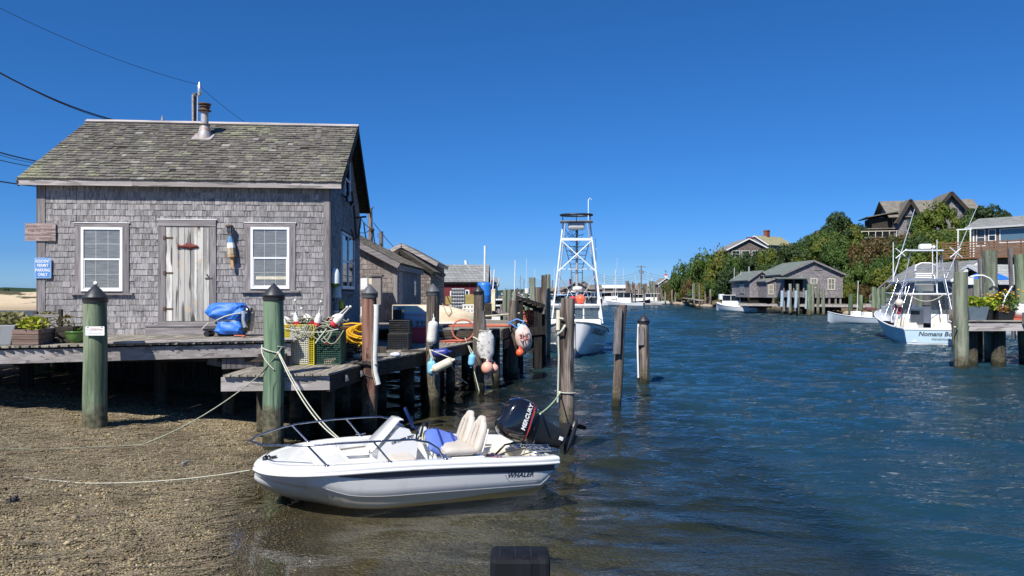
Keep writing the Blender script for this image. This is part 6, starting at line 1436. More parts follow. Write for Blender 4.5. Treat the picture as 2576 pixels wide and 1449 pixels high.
for zz, hh in ((1.55, .4), (.62, .34)): part('meter_box', MB().box(-.40, -.16, -.06, .05, zz, zz+hh), M_['white'], ut, bevel=.01)
part('conduit', MB().tube([(-.28, 0, .0), (-.28, 0, 2.0)], .03, 8).tube([(-.35, -.02, 0), (-.33, -.02, .7)], .02, 6), M_['grey'], ut)
part('downpipe', MB().tube([(-.2, .0, 0), (-.22, 0, .6)], .06, 8), M_['white'], ut)
# third shed
s3, _ = house('gabled_shed', 'brown shingled shed with a small plank hatch, behind the net shed', (WX(928, 37), 37), (WX(1083, 37), 37), 6, 2.55, 1.0, 'v', 'shb3', 'shr2x', 'dark', z=1.3, cat='shed', ov=.15, fascia=True, wins=(('F', 1.3, 1.5, .75, .6, 1, 'woodz', 'woodz2'),), cor=False)
s3b, _ = house('long_roofed_shed', 'taller shingled shed with pale roof edge behind the gabled shed', (WX(930, 40), 40), (WX(1092, 40), 40), 6, 3.1, .95, 'v', 'shb3', 'shr2x', 'fascia', z=1.3, cat='shed', ov=.2, cor=False)
solo('red_roof_shed', MB().box(-10, -6.4, 43, 48, 1.2, 4.5).prism([(-10.2, 43, 4.5), (-6.2, 43, 4.5), (-7.2, 43, 5.0), (-10.2, 43, 5.0)], (0, 5, 0)), [M_['red']], 'shed with faded red roof just visible over the grey roofs', 'shed')
solo('stacked_steps', MB().box(-4.9, -4.1, 35.6, 36.0, 1.3, 1.55).box(-4.9, -4.1, 35.8, 36.1, 1.62, 1.75).box(-4.9, -4.1, 36.0, 36.3, 1.84, 1.95).box(-4.9, -4.1, 36.2, 36.5, 2.04, 2.15), M_['woodz'], 'weathered wooden steps against the gabled shed', 'steps')
solo('black_net_heap', heap((WX(1050, 33), 33, 1.6), .6, .4, .55, 50, .03, 0), M_['roped'], 'heap of black netting beside the sheds', 'net')
# red shed
rs_, _ = house('red_shed', 'dark red board shed with grey roof and white window frames', (WX(1112, 58), 58), (WX(1222, 58), 58), 4.2, 2.35, 1.3, 'u', 'red', 'froof', 'dark', z=1.3, cat='shed', ov=.22, cor=False, wins=(('F', .72, .75, .42, .75, 1, 'white'), ('F', 1.65, .9, .42, .7, 2, 'white'), ('F', 2.62, .9, .35, .7, 2, 'white')))
house('grey_end_shed', 'small shingled shed with white edged roof to the right of the red shed', (WX(1222, 61), 61), (WX(1250, 61), 61), 3.5, 2.2, .5, 'u', 'fshb', 'froof', 'white', z=1.2, cat='shed', ov=.1)
# platform clutter
solo('wire_crate_stack', MB().box(WX(1136, 32), WX(1168, 32), 32, 32.6, ZP, ZP+1.25), M_['galv'], 'stack of grey wire crates behind the upturned skiff', 'crate')
b = MB()
for k in range(6):
    for j in range(4): b.tube([(WX(1136, 31.9)+k*.11, 31.94, ZP+.05), (WX(1136, 31.9)+k*.11, 31.94, ZP+1.25)], .012, 4)
for j in range(9): b.tube([(WX(1136, 31.9), 31.93, ZP+.05+j*.15), (WX(1168, 31.9), 31.93, ZP+.05+j*.15)], .014, 4)
solo('crate_wires', b, M_['alu'], 'pale wire mesh front of the grey crate stack', 'mesh', kind='stuff')
solo('yellow_pallet', MB().box(WX(1165, 36), WX(1215, 36), 36, 36.8, ZP+.3, ZP+1.0).box(WX(1120, 36), WX(1165, 36), 36.2, 36.8, ZP+.5, ZP+.9), M_['ochre'], 'ochre yellow timber stack in front of the red shed', 'timber')
dr_ = thing('overturned_dory', 'pale olive dory propped upside down behind the pilings', 'boat', (WX(1185, 38), 38, 1.85))
dm = []
for k in range(9):
    u = k/8; x = -1.25+u*2.5; hw = .06+.62*u**.7; zt = .12+.95*u**.75; dm.append([(x, -hw, -.2*0), (x, -hw*.75, zt*.75), (x, 0, zt), (x, hw*.75, zt*.75), (x, hw, 0)])
part('hull', MB().loft(dm, openring=True, cap=False).add(dm[-1], [tuple(range(5))]), M_['olive'], dr_); part('stem', MB().tube([(p[2][0], p[2][1], p[2][2]+.02) for p in dm], .04, 6), M_['cream'], dr_)
bb = thing('blue_barrel', 'bright blue plastic barrel standing beside the black-capped piling', 'barrel', (WX(1218, 30), 30, 2.35)); part('drum', MB().lathe([(.0, 0), (.26, 0), (.285, .05), (.285, .3), (.295, .33), (.285, .36), (.285, .72), (.26, .85), (.0, .86)], 20, cap=False), M_['blue'], bb); part('bung', MB().lathe([(.04, .86), (.04, .89), (0, .89)], 8), M_['black'], bb)
part('stand', MB().box(-.3, .3, -.3, .3, -.65, -.01), M_['dark'], bb)
rope('long_pole', [W(1130, 800, 26), W(1180, 797, 26), W(1240, 794, 26.5), W(1300, 789, 27), W(1340, 783, 28)], .035, 'cream', 'long white pole lying across the far platform rails', 'pole')
rope('fishing_antenna', [W(1219, 735, 33), W(1220, 618, 33)], .05, 'tower', 'tall white antenna behind the blue barrel', 'antenna'); rope('fishing_antenna', [W(1236, 775, 40), W(1244, 678, 40)], .04, 'tower', 'thin leaning white antenna right of the tall one', 'antenna')
rope('mast', [W(1175, 683, 70), W(1171, 655, 70)], .16, 'tower', 'short curved white mast over the red shed roof', 'mast'); rope('vent_pole', [W(1158, 683, 66), W(1158, 672, 66)], .12, 'woodz', 'small pole on the red shed roof', 'pole')
cr1 = thing('white_basket', 'white plastic fish basket behind the pilings', 'basket', (WX(1190, 28.5), 28.5, ZP)); m_ = MB()
for k in range(7): m_.box(-.4+k*.13, -.34+k*.13, 0, .02, 0, .62)
for k in range(5): m_.box(-.42, .42, -.01, .01, .02+k*.14, .07+k*.14)
part('lattice', m_, M_['white'], cr1, kind='stuff')
# black stand at the pier corner
stn = thing('timber_stand', 'black tarred timber stand with a sloping top at the end of the pier', 'stand', (WX(1335, 26.6), 26.6, 1.6))
def wp(x, y, D): return W(x, y, D)
for x, y0, y1, D, ww in ((1312, 760, 935, 26.0, .12), (1353, 775, 940, 26.2, .28), (1345, 770, 930, 27.6, .14), (1366, 790, 930, 27.2, .14), (1305, 760, 925, 27.8, .12)): part('post', MB().beam(wp(x, y0, D), Vector((WX(x, D), D, -1)), ww, ww), M_['blackz'], stn, w=True)
part('top_beam', MB().beam(wp(1298, 752, 26.2), wp(1368, 777, 26.2), .25, .25), M_['blackz'], stn, w=True); part('top_beam', MB().beam(wp(1310, 752, 27.4), wp(1370, 772, 27.4), .2, .18), M_['blackz'], stn, w=True)
for k in range(5): part('top_plank', MB().beam(wp(1308+k*12, 754+k*4.4, 25.9), wp(1316+k*12, 752+k*4.4, 27.8), .16, .05), M_['darkz'], stn, w=True)
part('deck_beam', MB().beam(wp(1296, 838, 26.1), wp(1372, 830, 26.1), .2, .28), M_['blackz'], stn, w=True); part('deck', MB().box(WX(1296, 26.2), WX(1372, 26.2), 26.2, 29, 1.36, 1.44), M_['dark'], stn, w=True)
part('panel', MB().box(WX(1300, 26.4), WX(1345, 26.4), 26.35, 26.42, .7, 1.35), M_['blackz'], stn, w=True)
solo('red_net_bag', heap((WX(1330, 27.3), 27.3, 1.46), .32, .3, .75, 50, .02, 0), M_['hose'], 'orange-red netting heaped inside the timber stand', 'net'); solo('blue_bowl', MB().ball((WX(1310, 26.8), 26.8, 1.55), .25, 12, sc=(1, 1, .5)), M_['lblue'], 'pale blue upturned basin on the timber stand', 'basin')
for i, (x, D, yt, wpx, mt, lab) in enumerate(((1340, 33, 698, 15, 'pgreen2', 'pale piling with frayed top, left of the boat with the tower'), (1369, 30, 692, 14, 'pgrey', 'tall grey piling beside its green twin near the towered boat'), (1379, 30.6, 690, 13, 'pgreen2', 'tall pale green piling pressed against the grey one'), (1366, 29, 778, 16, 'pgrey', 'shorter grey piling in front of the tall green one'), (1355, 35, 722, 14, 'pgrey', 'stubby grey piling between the two tall ones'), (1270, 42, 730, 12, 'pgreen2', 'leftmost of the greenish pilings behind the lettered float'), (1282, 43, 728, 12, 'pgreen2', 'middle of the greenish pilings behind the lettered float'), (1294, 42, 733, 11, 'pgreen2', 'rightmost of the greenish pilings behind the lettered float'), (1325, 44, 738, 10, 'pgreen', 'thin green piling with a white bucket on top'))):
    pile(lab, x, D, yt, wpx, mt, None, zb=-.8, n=12, flat=True)
solo('white_bucket', MB().lathe([(.13, 0), (.16, .3)], 12, M=T(WX(1326, 44), 44, WZ(738, 44))), M_['white'], 'white bucket upside down on the thin green piling', 'bucket')
# rails and frames between the platform and the towered boat
for i, (x, D, yt, yb) in enumerate(((1262, 30, 745, 850), (1279, 29.5, 772, 850), (1247, 31, 790, 850))): solo('dock_post', MB().beam(wp(x, yt+20, D), wp(x, yb, D), .12, .12), M_['woodz'], ('taller', 'middle', 'shorter')[i]+' square grey post on the far side of the platform', 'post')
solo('dock_brace', MB().beam(wp(1250, 780, 29.8), wp(1284, 797, 29.6), .12, .16), M_['woodz'], 'sloping timber brace between the square grey posts', 'beam')
# ------------------------------------------------------------------ utility poles and wires
def upole(label, x, y0, y1, D, r, parts=(), lean=0):
    t = thing('utility_pole', label, 'utility pole', (WX(x, D), D, WZ(y1, D)))
    part('pole', MB().tube([(lean, 0, WZ(y0, D)-WZ(y1, D)), (0, 0, 0)], [r*.85, r], 12), M_['woodz'], t); return t
u1 = upole('short split pole rising behind the shack roof beside the flue', 490, 235, 800, 40, .13); part('insulator', MB().tube([W(497, 310, 39.8), W(498, 240, 39.8)], .06, 8).lathe([(.07, 0), (.12, .05), (.12, .55), (.07, .6), (.04, .7)], 10, M=T(W(502, 240, 39.8))), M_['alu'], u1, w=True)
part('split_side', MB().tube([W(485.5, 238, 39.8), W(486, 310, 39.8)], .07, 6), M_['fascia'], u1, w=True)
u2 = upole('tall weathered utility pole right of the shack gable', 936, 524, 800, 36, .13, lean=-.1); part('pin_insulators', MB().tube([W(938, 524, 36), W(925, 528, 36), W(922, 540, 36)], .02, 5).tube([W(934, 527, 36), W(939, 520, 36)], .03, 6).ball(W(936, 578, 35.8), .12, 8), M_['rustd'], u2, w=True)
u3 = upole('shorter utility pole behind the net shed', 959, 582, 800, 42, .13); part('bracket', MB().tube([W(958, 584, 42), W(950, 590, 42), W(952, 598, 42)], .02, 5), M_['rustd'], u3, w=True)
def wire(x0, y0, D0, x1, y1, D1, sag, lab, r=.018): solo('overhead_wire', MB().tube(catenary(W(x0, y0, D0), W(x1, y1, D1), sag, 18), r, 5), M_['black'], lab, 'wire')
wire(-60, -10, 30, 500, 213, 39.8, .35, 'thin overhead wire running from the top left corner to the short pole', .012); wire(503, 218, 39.8, 700, 360, 48, .2, 'thin overhead wire dropping from the short pole behind the roof', .012)
wire(-60, 150, 24, 480, 318, 38, .75, 'heavy twisted service cable sweeping down to the shack roof', .03); wire(-60, 148, 24.1, 484, 316, 38, .85, 'lighter cable twisted along the heavy service cable', .014)
wire(-40, 372, 24, 120, 410, 32, .05, 'upper dark cable at the left edge behind the roof', .028); wire(-40, 375, 24.1, 118, 411, 32, .12, 'thin wire just under the upper dark cable', .012); wire(-40, 393, 24, 120, 424, 34, .05, 'middle dark cable at the left edge behind the roof', .018); wire(-40, 450, 24, 130, 472, 30, .03, 'lower dark cable passing behind the left eave', .026)
wire(905, 545, 30, 936, 575, 36, .1, 'wire between the shack and the tall pole', .02); wire(905, 585, 30, 936, 573, 36, .1, 'lower wire rising to the tall pole', .018); wire(938, 575, 36, 959, 610, 42, .9, 'slack cable between the two poles', .03); wire(940, 560, 36, 1010, 640, 50, .1, 'straight wire running down from the poles behind the sheds', .02); wire(915, 560, 33, 936, 590, 36, .8, 'looping drop cable beside the shack gable', .03); wire(962, 625, 42, 1000, 650, 48, .3, 'short curving wire behind the gabled shed', .02)
wire(1095, 690, 32, 1118, 700, 50, .05, 'wire from the gabled shed towards the red shed', .02)
# ------------------------------------------------------------------ boats
def loft_hull(st, m=0, n=8, transom=True):
    """st: (x, half beam at sheer, sheer z, half beam at chine, chine z, keel z)"""
    rings = []
    for x, hb_, zs, cb, cz, kz in st:
        s_ = [(0, kz), (cb*.5, kz+(cz-kz)*.45), (cb, cz), (cb+(hb_-cb)*.35, cz+(zs-cz)*.3), (cb+(hb_-cb)*.72, cz+(zs-cz)*.68), (hb_, zs)]
        rings.append([(x, -y, z) for y, z in s_[::-1]][:-1]+[(x, y, z) for y, z in s_])
    mb = MB(); mb.loft(rings, m, openring=True, cap=False)
    if transom: mb.add(rings[0], [tuple(range(len(rings[0])))], m)
    return mb, rings
def dense(st, k=4):
    xs_ = [s_[0] for s_ in st]; out_ = []
    for i in range(len(st)-1):
        for j in range(k): x = xs_[i]+(xs_[i+1]-xs_[i])*j/k; out_.append([x]+[cr(xs_, [s_[c] for s_ in st], x) for c in range(1, 6)])
    out_.append(list(st[-1])); return out_
def deck_of(rings, dz=-.06, inset=.06):
    return [[(r[0][0], r[0][1]+inset*(r[0][1] < -.1), r[0][2]+dz), (r[0][0], 0, r[0][2]+dz+.02), (r[-1][0], r[-1][1]-inset*(r[-1][1] > .1), r[-1][2]+dz)] for r in rings]
def rubrail(rings, r, m, parent, name='rub_rail'):
    p = [q[0] for q in rings]+[q[-1] for q in rings[::-1]]; part(name, MB().tube(p, r, 6), m, parent)
# ---- the lobster boat with the tower
LW = 9.6; by = 31.0; bx = 2.66
SK = thing('tower_fishing_boat', 'white fishing boat with tall lookout tower and SKILLIE on its bow', 'boat', M=T(bx+.088*LW, by+LW*.996, 0) @ RZ(math.atan2(-.996, -.088)))
stt = dense([(0, 1.42, .82, 1.30, -.1, -.4), (3, 1.52, .84, 1.36, -.1, -.5), (5, 1.56, .90, 1.32, -.08, -.6), (6.6, 1.52, 1.02, 1.05, -.05, -.6), (7.8, 1.42, 1.20, .72, -.02, -.55), (8.6, 1.16, 1.34, .42, .0, -.5), (9.2, .78, 1.46, .18, .02, -.35), (9.5, .40, 1.52, .07, .1, -.1), (9.6, .03, 1.54, .01, .3, .1)])
hmb, hr = loft_hull(stt); part('hull', hmb, M_['hullw'], SK)
bt_, br_ = loft_hull([(x, cb+(hb_-cb)*.12+.006, cz+(zs-cz)*.12, cb+.006, cz, kz-.005) for x, hb_, zs, cb, cz, kz in stt]); part('bottom_paint', bt_, M_['antifoul'], SK)
part('deck', MB().loft(deck_of(hr), openring=True, cap=False), M_['gelw'], SK); rubrail(hr, .035, M_['grey'], SK)
for sd_ in (1, -1):
    p_ = []
    for x in (5.5, 6.4, 7.2, 7.9, 8.4):
        xs_ = [s_[0] for s_ in stt]; g = lambda c: np.interp(x, xs_, [s_[c] for s_ in stt]); f = .50; p_.append((x, sd_*(g(3)+(g(1)-g(3))*.45+.03), g(4)+(g(2)-g(4))*.42))
    part('spray_rail', MB().tube(p_, .04, 6), M_['white'], SK)
def hullM(rings, x, f, side, off=.02):
    k = min(range(len(rings)-1), key=lambda i: abs(rings[i][0][0]-x)); a = rings[k]; b = rings[k+1]; n_ = len(a)
    P = lambda r, t: (Vector(r[n_-1]).lerp(Vector(r[n_-2]), t)); p = P(a, f); fw = (P(b, f)-p).normalized(); up = (P(a, 0)-P(a, 1)).normalized()
    if side < 0: p = Vector((p.x, -p.y, p.z)); fw = Vector((fw.x, -fw.y, fw.z)); up = Vector((up.x, -up.y, up.z))
    ex = -fw if side > 0 else fw; ez = ex.cross(up).normalized(); up = ez.cross(ex).normalized(); p = p+ez*off
    return Matrix(((ex.x, up.x, ez.x, p.x), (ex.y, up.y, ez.y, p.y), (ex.z, up.z, ez.z, p.z), (0, 0, 0, 1)))
text("SKILLIE", .36, M_['ink'], SK, hullM(hr, 8.7, .6, 1, .07), shear=.3, bold=.008)
text("SKILLIE", .34, M_['ink'], SK, hullM(hr, 8.75, .55, -1, .06), shear=.3, bold=.0)
hs_ = MB(); hs_.box(2.2, 5.9, -1.22, 1.22, .9, 1.52); hs_.prism([(5.9, -1.1, .95), (7.3, -.75, 1.1), (7.3, .75, 1.1), (5.9, 1.1, .95)], (0, 0, .34)); part('trunk_cabin', hs_, M_['gelw'], SK, bevel=.06)
wh_ = MB()
wh_.box(3.0, 5.72, -1.2, 1.2, 2.06, 2.16); 
for y in (-1.2, -.42, .36, 1.14): wh_.box(5.62, 5.7, y, y+.06 if y < 1 else 1.2, 1.52, 2.06)
for y in (-1.2, 1.14):
    for x in (3.0, 4.3, 5.56): wh_.box(x, x+.08, y, y+.06, 1.52, 2.06)
part('wheelhouse', wh_, M_['gelw'], SK)
for y0, y1 in ((-1.14, -.42), (-.36, .36), (.42, 1.14)): part('windscreen_pane', MB().box(5.64, 5.66, y0, y1, 1.52, 2.06), M_['plexd'], SK)
for y in (-1.18, 1.17): part('side_window', MB().box(3.08, 5.6, y, y+.01, 1.52, 2.06), M_['plexd'], SK)
part('wheelhouse_roof', MB().box(2.2, 5.85, -1.28, 1.28, 2.165, 2.22), M_['gelw'], SK, bevel=.02)
part('upper_windscreen', MB().box(3.4, 3.45, -1.1, 1.1, 2.25, 2.55).box(2.2, 3.4, -1.12, -1.08, 2.25, 2.55).box(2.2, 3.4, 1.08, 1.12, 2.25, 2.55), M_['glassd'], SK)
cm = MB()
for y in (-1.14, -.5, .45, 1.08): cm.box(3.45, 3.5, y, y+.06, 2.22, 2.56)
part('canopy_frame', cm, M_['white'], SK)
rg = [[(x, y, 2.58+.12*math.cos(y/1.25*1.4)-.03*abs(x-2.6)) for y in (-1.22, -.8, -.4, 0, .4, .8, 1.22)] for x in (1.4, 2.2, 3.0, 3.65)]; part('blue_canopy', MB().loft(rg, openring=True, cap=False), M_['blue3'], SK)
for nm_, y, r_, m_, lb in (('red_buoy', .12, .20, 'redp', None), ('orange_buoy', -.25, .235, 'orange', None)):
    solo('deck_ball_buoy', MB(SK.matrix_world).ball((5.5, -y, 2.22+r_), r_, 18), M_[m_], ('red' if 'red' in nm_ else 'larger orange')+' ball buoy on the wheelhouse roof of the towered boat', 'buoy')
D_ = 34.8
tw = MB(); Lg = lambda x, y, D: SK.matrix_world.inverted() @ W(x, y, D)
for a, b in (((1417, 556, 35.2), (1388, 813, 34.0)), ((1484, 560, 35.2), (1516, 813, 34.0)), ((1423, 556, 36.2), (1398, 800, 38.5)), ((1478, 558, 36.2), (1508, 800, 38.5))): part('tower_leg', MB().tube([Lg(*a), Lg(*b)], .036, 8), M_['tower'], SK)
br = MB()
for a, b in (((1412, 602, 35.0), (1490, 602, 35.0)),): br.beam(Lg(*a), Lg(*b), .1, .12)
for a, b in (((1411, 604, 35), (1499, 683, 34.6)), ((1490, 604, 35), (1404, 683, 34.6))): br.tube([Lg(*a), Lg(*b)], .028, 6)
br.tube([Lg(1404, 677, 35.6), Lg(1500, 677, 35.6)], .02, 6)
for a, b in (((1402, 690, 34.6), (1445, 750, 36.5)), ((1500, 690, 34.6), (1462, 750, 36.5))): br.tube([Lg(*a), Lg(*b)], .028, 6)
part('tower_braces', br, M_['tower'], SK)
ldr = MB()
for sx in (-1, 1): ldr.tube([Lg(1451+sx*31, 612, 36.4), Lg(1451+sx*14, 675, 37.2), Lg(1451+sx*14, 735, 37.6)], .022, 6)
for k in range(7): u = k/6; ldr.tube([Lg(1451-(28-14*u), 620+66*u, 36.5+.7*u), Lg(1451+(28-14*u), 620+66*u, 36.5+.7*u)], .018, 5)
part('tower_ladder', ldr, M_['dsteel'], SK)
part('mast', MB().tube([Lg(1451, 568, 35.8), Lg(1451, 650, 35.8), Lg(1451, 745, 35.8)], [.05, .06, .07], 8), M_['grey3'], SK)
pt = MB(); a, b = Lg(1430, 560, 35.0), Lg(1470, 560, 35.0); c = (a+b)/2; pt.cbox((c.x, c.y, c.z-.16), (.7, .78, .34)); part('crow_basket', pt, M_['lgrey'], SK, bevel=.08)
pt = MB(); z_ = c.z+.02; pt.box(c.x-.55, c.x+.5, c.y-.78, c.y+.78, z_, z_+.04); part('tower_platform', pt, M_['grey'], SK)
pt = MB(); pt.tube([(c.x+.5*math.cos(a_), c.y+.75*math.sin(a_), z_+.34) for a_ in [k*2*PI/20 for k in range(20)]], .05, 6, closed=True)
for k in range(6): a_ = k*PI/3; pt.tube([(c.x+.5*math.cos(a_), c.y+.75*math.sin(a_), z_), (c.x+.5*math.cos(a_), c.y+.75*math.sin(a_), z_+.34)], .02, 5)
part('padded_rail', pt, M_['black'], SK)
wr_ = MB()
for k in range(14): y_ = R(575, 640) if k < 9 else R(560, 600); wr_.tube([Lg(1417+R(0, 30), y_, 35.6), Lg(1425+R(0, 30), y_+R(-12, 25), 35.7), Lg(1440+R(0, 35), y_+R(-15, 15), 35.8)], .011, 4)
part('rigging', wr_, M_['black'], SK, kind='stuff')
part('radar_dome', MB().lathe([(.0, 0), (.2, 0), (.24, .03), (.24, .13), (.19, .19), (0, .20)], 18, M=T(Lg(1453, 731, 35.2)), cap=False), M_['white'], SK)
rdp = Lg(1453, 731, 35.2); text("Garmin", .11, M_['grey3'], SK, Matrix(((0, 0, 1, rdp.x+.245), (1, 0, 0, rdp.y), (0, 1, 0, rdp.z+.08), (0, 0, 0, 1))), bold=.001)
part('radar_arch', MB().tube([Lg(1425, 752, 36), Lg(1430, 733, 36), Lg(1475, 733, 36), Lg(1482, 752, 36)], .03, 6), M_['alu'], SK)
part('antenna', MB().tube([Lg(1480, 556, 35.2), Lg(1480, 503, 35.2), Lg(1484, 498, 35.2), Lg(1488, 503, 35.2)], .02, 6), M_['tower'], SK); part('outrigger', MB().tube([Lg(1498, 598, 35.5), Lg(1500, 680, 35.2), Lg(1508, 800, 34.8)], [.012, .025, .035], 6), M_['tower'], SK)
part('flag', MB().loft([[(p.x, p.y, p.z) for p in (Lg(1432, 700, 36), Lg(1432, 714, 36))], [(p.x, p.y, p.z) for p in (Lg(1437, 703, 36), Lg(1437, 716, 36))]], openring=True, cap=False), M_['redp'], SK)
part('bow_rail', MB().tube([(p[0], p[1]*.9, p[2]+.3) for p in [q[-1] for q in hr[18:]]]+[(p[0], p[1]*.9, p[2]+.3) for p in [q[0] for q in hr[18:][::-1]]], .018, 6), M_['steel'], SK)
# ---- sport fishing boat at the right
SD = 38.9; a15 = math.radians(15); fwd = Vector((math.sin(a15), math.cos(a15), 0)); lft = Vector((-fwd.y, fwd.x, 0))
stc = Vector((WX(2275, SD), SD, 0))-lft*1.72
NB = thing('sport_fishing_boat', 'pale blue sport fishing boat with aluminium tower, its lettered transom towards the camera', 'boat', M=T(stc) @ RZ(math.atan2(fwd.y, fwd.x)))
stn_ = dense([(0, 1.72, .86, 1.58, .0, -.35), (2.5, 1.80, .90, 1.6, .0, -.45), (5, 1.84, 1.10, 1.45, .02, -.55), (7, 1.75, 1.34, 1.0, .08, -.55), (8.6, 1.35, 1.55, .5, .15, -.4), (9.6, .75, 1.68, .15, .25, -.1), (10.2, .05, 1.76, .02, .5, .3)])
nm, nr = loft_hull(stn_); part('hull', nm, M_['hullb'], NB)
bb_, _r = loft_hull([(x-.004 if x == 0 else x, cb+.012, cz+.12, cb+.01, cz, kz-.005) for x, hb_, zs, cb, cz, kz in stn_]); part('boot_stripe', bb_, M_['white'], NB); rubrail(nr, .045, M_['white'], NB)
part('cockpit_sole', MB().box(.1, 4.6, -1.55, 1.55, .25, .3), M_['gelw'], NB)
for y in (-1.74, 1.52): part('side_coaming', MB().box(.0, 4.8, y, y+.22, .78, .92), M_['gel'], NB)
part('transom_cap', MB().box(-.03, .28, -1.7, 1.7, .80, .92), M_['gel'], NB, bevel=.02)
part('fore_deck', MB().loft([r for r in deck_of(nr, .0) if r[0][0] >= 4.6], openring=True, cap=False), M_['gel'], NB)
TMt = Matrix(((0, 0, -1, -.012), (-1, 0, 0, 0), (0, 1, 0, 0), (0, 0, 0, 1)))
text("Nomans Bound", .33, M_['ink'], NB, TMt @ T(-.02, .60, 0) , shear=.25, bold=.006); text("MENEMSHA", .16, M_['ink'], NB, TMt @ T(.02, .32, 0), space=1.15)
part('transom_hatch', MB().box(-.02, .0, 1.15, 1.32, .18, .26), M_['white'], NB)
part('line', MB().box(-.008, .0, -1.6, 1.6, .115, .13), M_['ink'], NB)
# cabin and bridge
cb_ = MB(); cb_.box(3.6, 3.7, -1.4, -.5, .3, 1.55); cb_.box(3.6, 3.7, .55, 1.4, .3, 1.55); cb_.box(4.6, 7.2, -1.35, 1.35, 1.0, 1.95); part('cabin', cb_, M_['gel'], NB, bevel=.03)
for y in (-1.15, .8): part('tackle_drawers', MB().box(3.55, 3.6, y, y+.5, .85, 1.35), M_['cream2'], NB)
for y0, y1 in ((-1.4, -.5), (.55, 1.4)): part('windscreen', MB().box(3.64, 3.66, y0, y1, 1.56, 2.6), M_['plexd'], NB)
part('side_curtain', MB().box(3.7, 5.8, 1.36, 1.38, 1.55, 2.6), M_['plex'], NB); part('console', MB().box(4.4, 4.9, -.3, .5, .3, 1.75), M_['grey3'], NB); part('screen', MB().box(4.36, 4.4, -.1, .35, 1.5, 1.72), M_['black'], NB)
def seatcov(y0, y1): return MB().loft([[(1.9+.5*u, y0+(y1-y0)*v_, .3+(.75-.1*math.sin(v_*9+u*4))*(1 if 0 < v_ < 1 else .2)*(1 if u else .25)) for v_ in (0, .15, .3, .5, .7, .85, 1)] for u in (0, .25, 1, 1.6)], openring=True, cap=False)
part('covered_seat', seatcov(-1.3, -.2), M_['canvas2'], NB); part('covered_seat', seatcov(.45, 1.3), M_['canvas2'], NB)
part('lower_hardtop', MB().prism([(2.9, -1.45, 2.66), (2.9, 1.45, 2.66), (6.0, 1.35, 2.72), (6.0, -1.35, 2.72)], (0, 0, .07)), M_['gel'], NB, bevel=.02)
def nz3(x, y, D=41.0): return NB.matrix_world.inverted() @ W(x, y, D)
for a, b in (((2249, 812, 39.8), (2279, 690, 41.5)), ((2279, 690, 41.5), (2291, 632, 42.5)), ((2401, 812, 39.8), (2375, 690, 41.5)), ((2375, 690, 41.5), (2368, 640, 42.5)), ((2281, 800, 41), (2308, 692, 42.)), ((2370, 795, 41), (2350, 692, 42.)), ((2262, 800, 43), (2284, 700, 43.5)), ((2393, 790, 43.5), (2372, 700, 43.5)), ((2291, 632, 42.5), (2375, 632, 42.5)), ((2283, 674, 42), (2390, 674, 42)), ((2264, 706, 41.3), (2382, 700, 41.3)), ((2262, 735, 41), (2290, 700, 41.5)), ((2300, 715, 41.6), (2356, 715, 41.6)), ((2368, 640, 42.5), (2362, 668, 42)), ((2270, 720, 41), (2256, 690, 42.5))): part('tower_tube', MB().tube([nz3(*a), nz3(*b)], .032, 6), M_['alu'], NB)
part('upper_hardtop', MB().prism([nz3(2276, 631, 41.8), nz3(2374, 631, 41.8), nz3(2372, 629, 43.6), nz3(2282, 629, 43.6)], (0, 0, .05)), M_['gel'], NB)
part('radar', MB().cbox(tuple(nz3(2327, 620, 42.4)), (.5, .62, .28)), M_['white'], NB, bevel=.08); part('searchlight', MB().ball(nz3(2349, 621, 42.2), .09, 10), M_['white'], NB)
for yy, ww_ in ((689, 21), (694, 20), (699, 21)): part('bolster', MB().tube([nz3(2323-ww_, yy, 41.7), nz3(2323+ww_, yy, 41.7)], .055, 8), M_['white'], NB)
part('helm_hoop', MB().tube([nz3(2302, 686, 42.2), nz3(2304, 668, 42.2), nz3(2318, 662, 42.2), nz3(2340, 662, 42.2), nz3(2354, 668, 42.2), nz3(2356, 686, 42.2)], .05, 8), M_['white'], NB); part('fly_platform', MB().prism([nz3(2280, 704, 41.3), nz3(2376, 704, 41.3), nz3(2370, 703, 43.4), nz3(2286, 703, 43.4)], (0, 0, .05)), M_['alu'], NB)
part('helm_box', MB().cbox(tuple(nz3(2326, 722, 42.3)), (.5, .8, .5)), M_['cream2'], NB)
for a, b in (((2247, 700, 42.), (2301, 526, 44.)), ((2380, 700, 42.), (2460, 515, 44.))): part('outrigger', MB().tube([nz3(*a), nz3(*b)], [.045, .02], 6), M_['alu'], NB)
for x, y in ((2268, 637), (2405, 635)): part('spreader', MB().tube([nz3(x-15, y-12, 42.6), nz3(x+16, y+13, 42.6)], .03, 6).tube([nz3(x-15, y+13, 42.6), nz3(x+12, y-10, 42.6)], .03, 6), M_['tower'], NB)
for x, y0, y1 in ((2247, 609, 708), (2357, 603, 735), (2346, 625, 690)): part('antenna', MB().tube([nz3(x, y1, 41.5), nz3(x, y0, 41.5)], [.035, .02], 6), M_['tower'], NB)
part('life_ring', MB().tube([nz3(2260+5*math.cos(a), 772+16*math.sin(a), 40.4) for a in [k*PI/8 for k in range(16)]], .09, 8, closed=True), M_['redp'], NB); part('throw_bag', MB().ball(nz3(2262, 762, 40.2), .22, 10), M_['canvas2'], NB)
rg2 = MB()
for x in (2215, 2232, 2250): rg2.tube([nz3(x+10, 800, 41), nz3(x+44, 702, 41.6)], .012, 4)
for k in range(8): rg2.tube([nz3(2380+R(0, 20), 720+k*10, 40.5), nz3(2395+R(0, 8), 726+k*10, 40.3)], .012, 4)
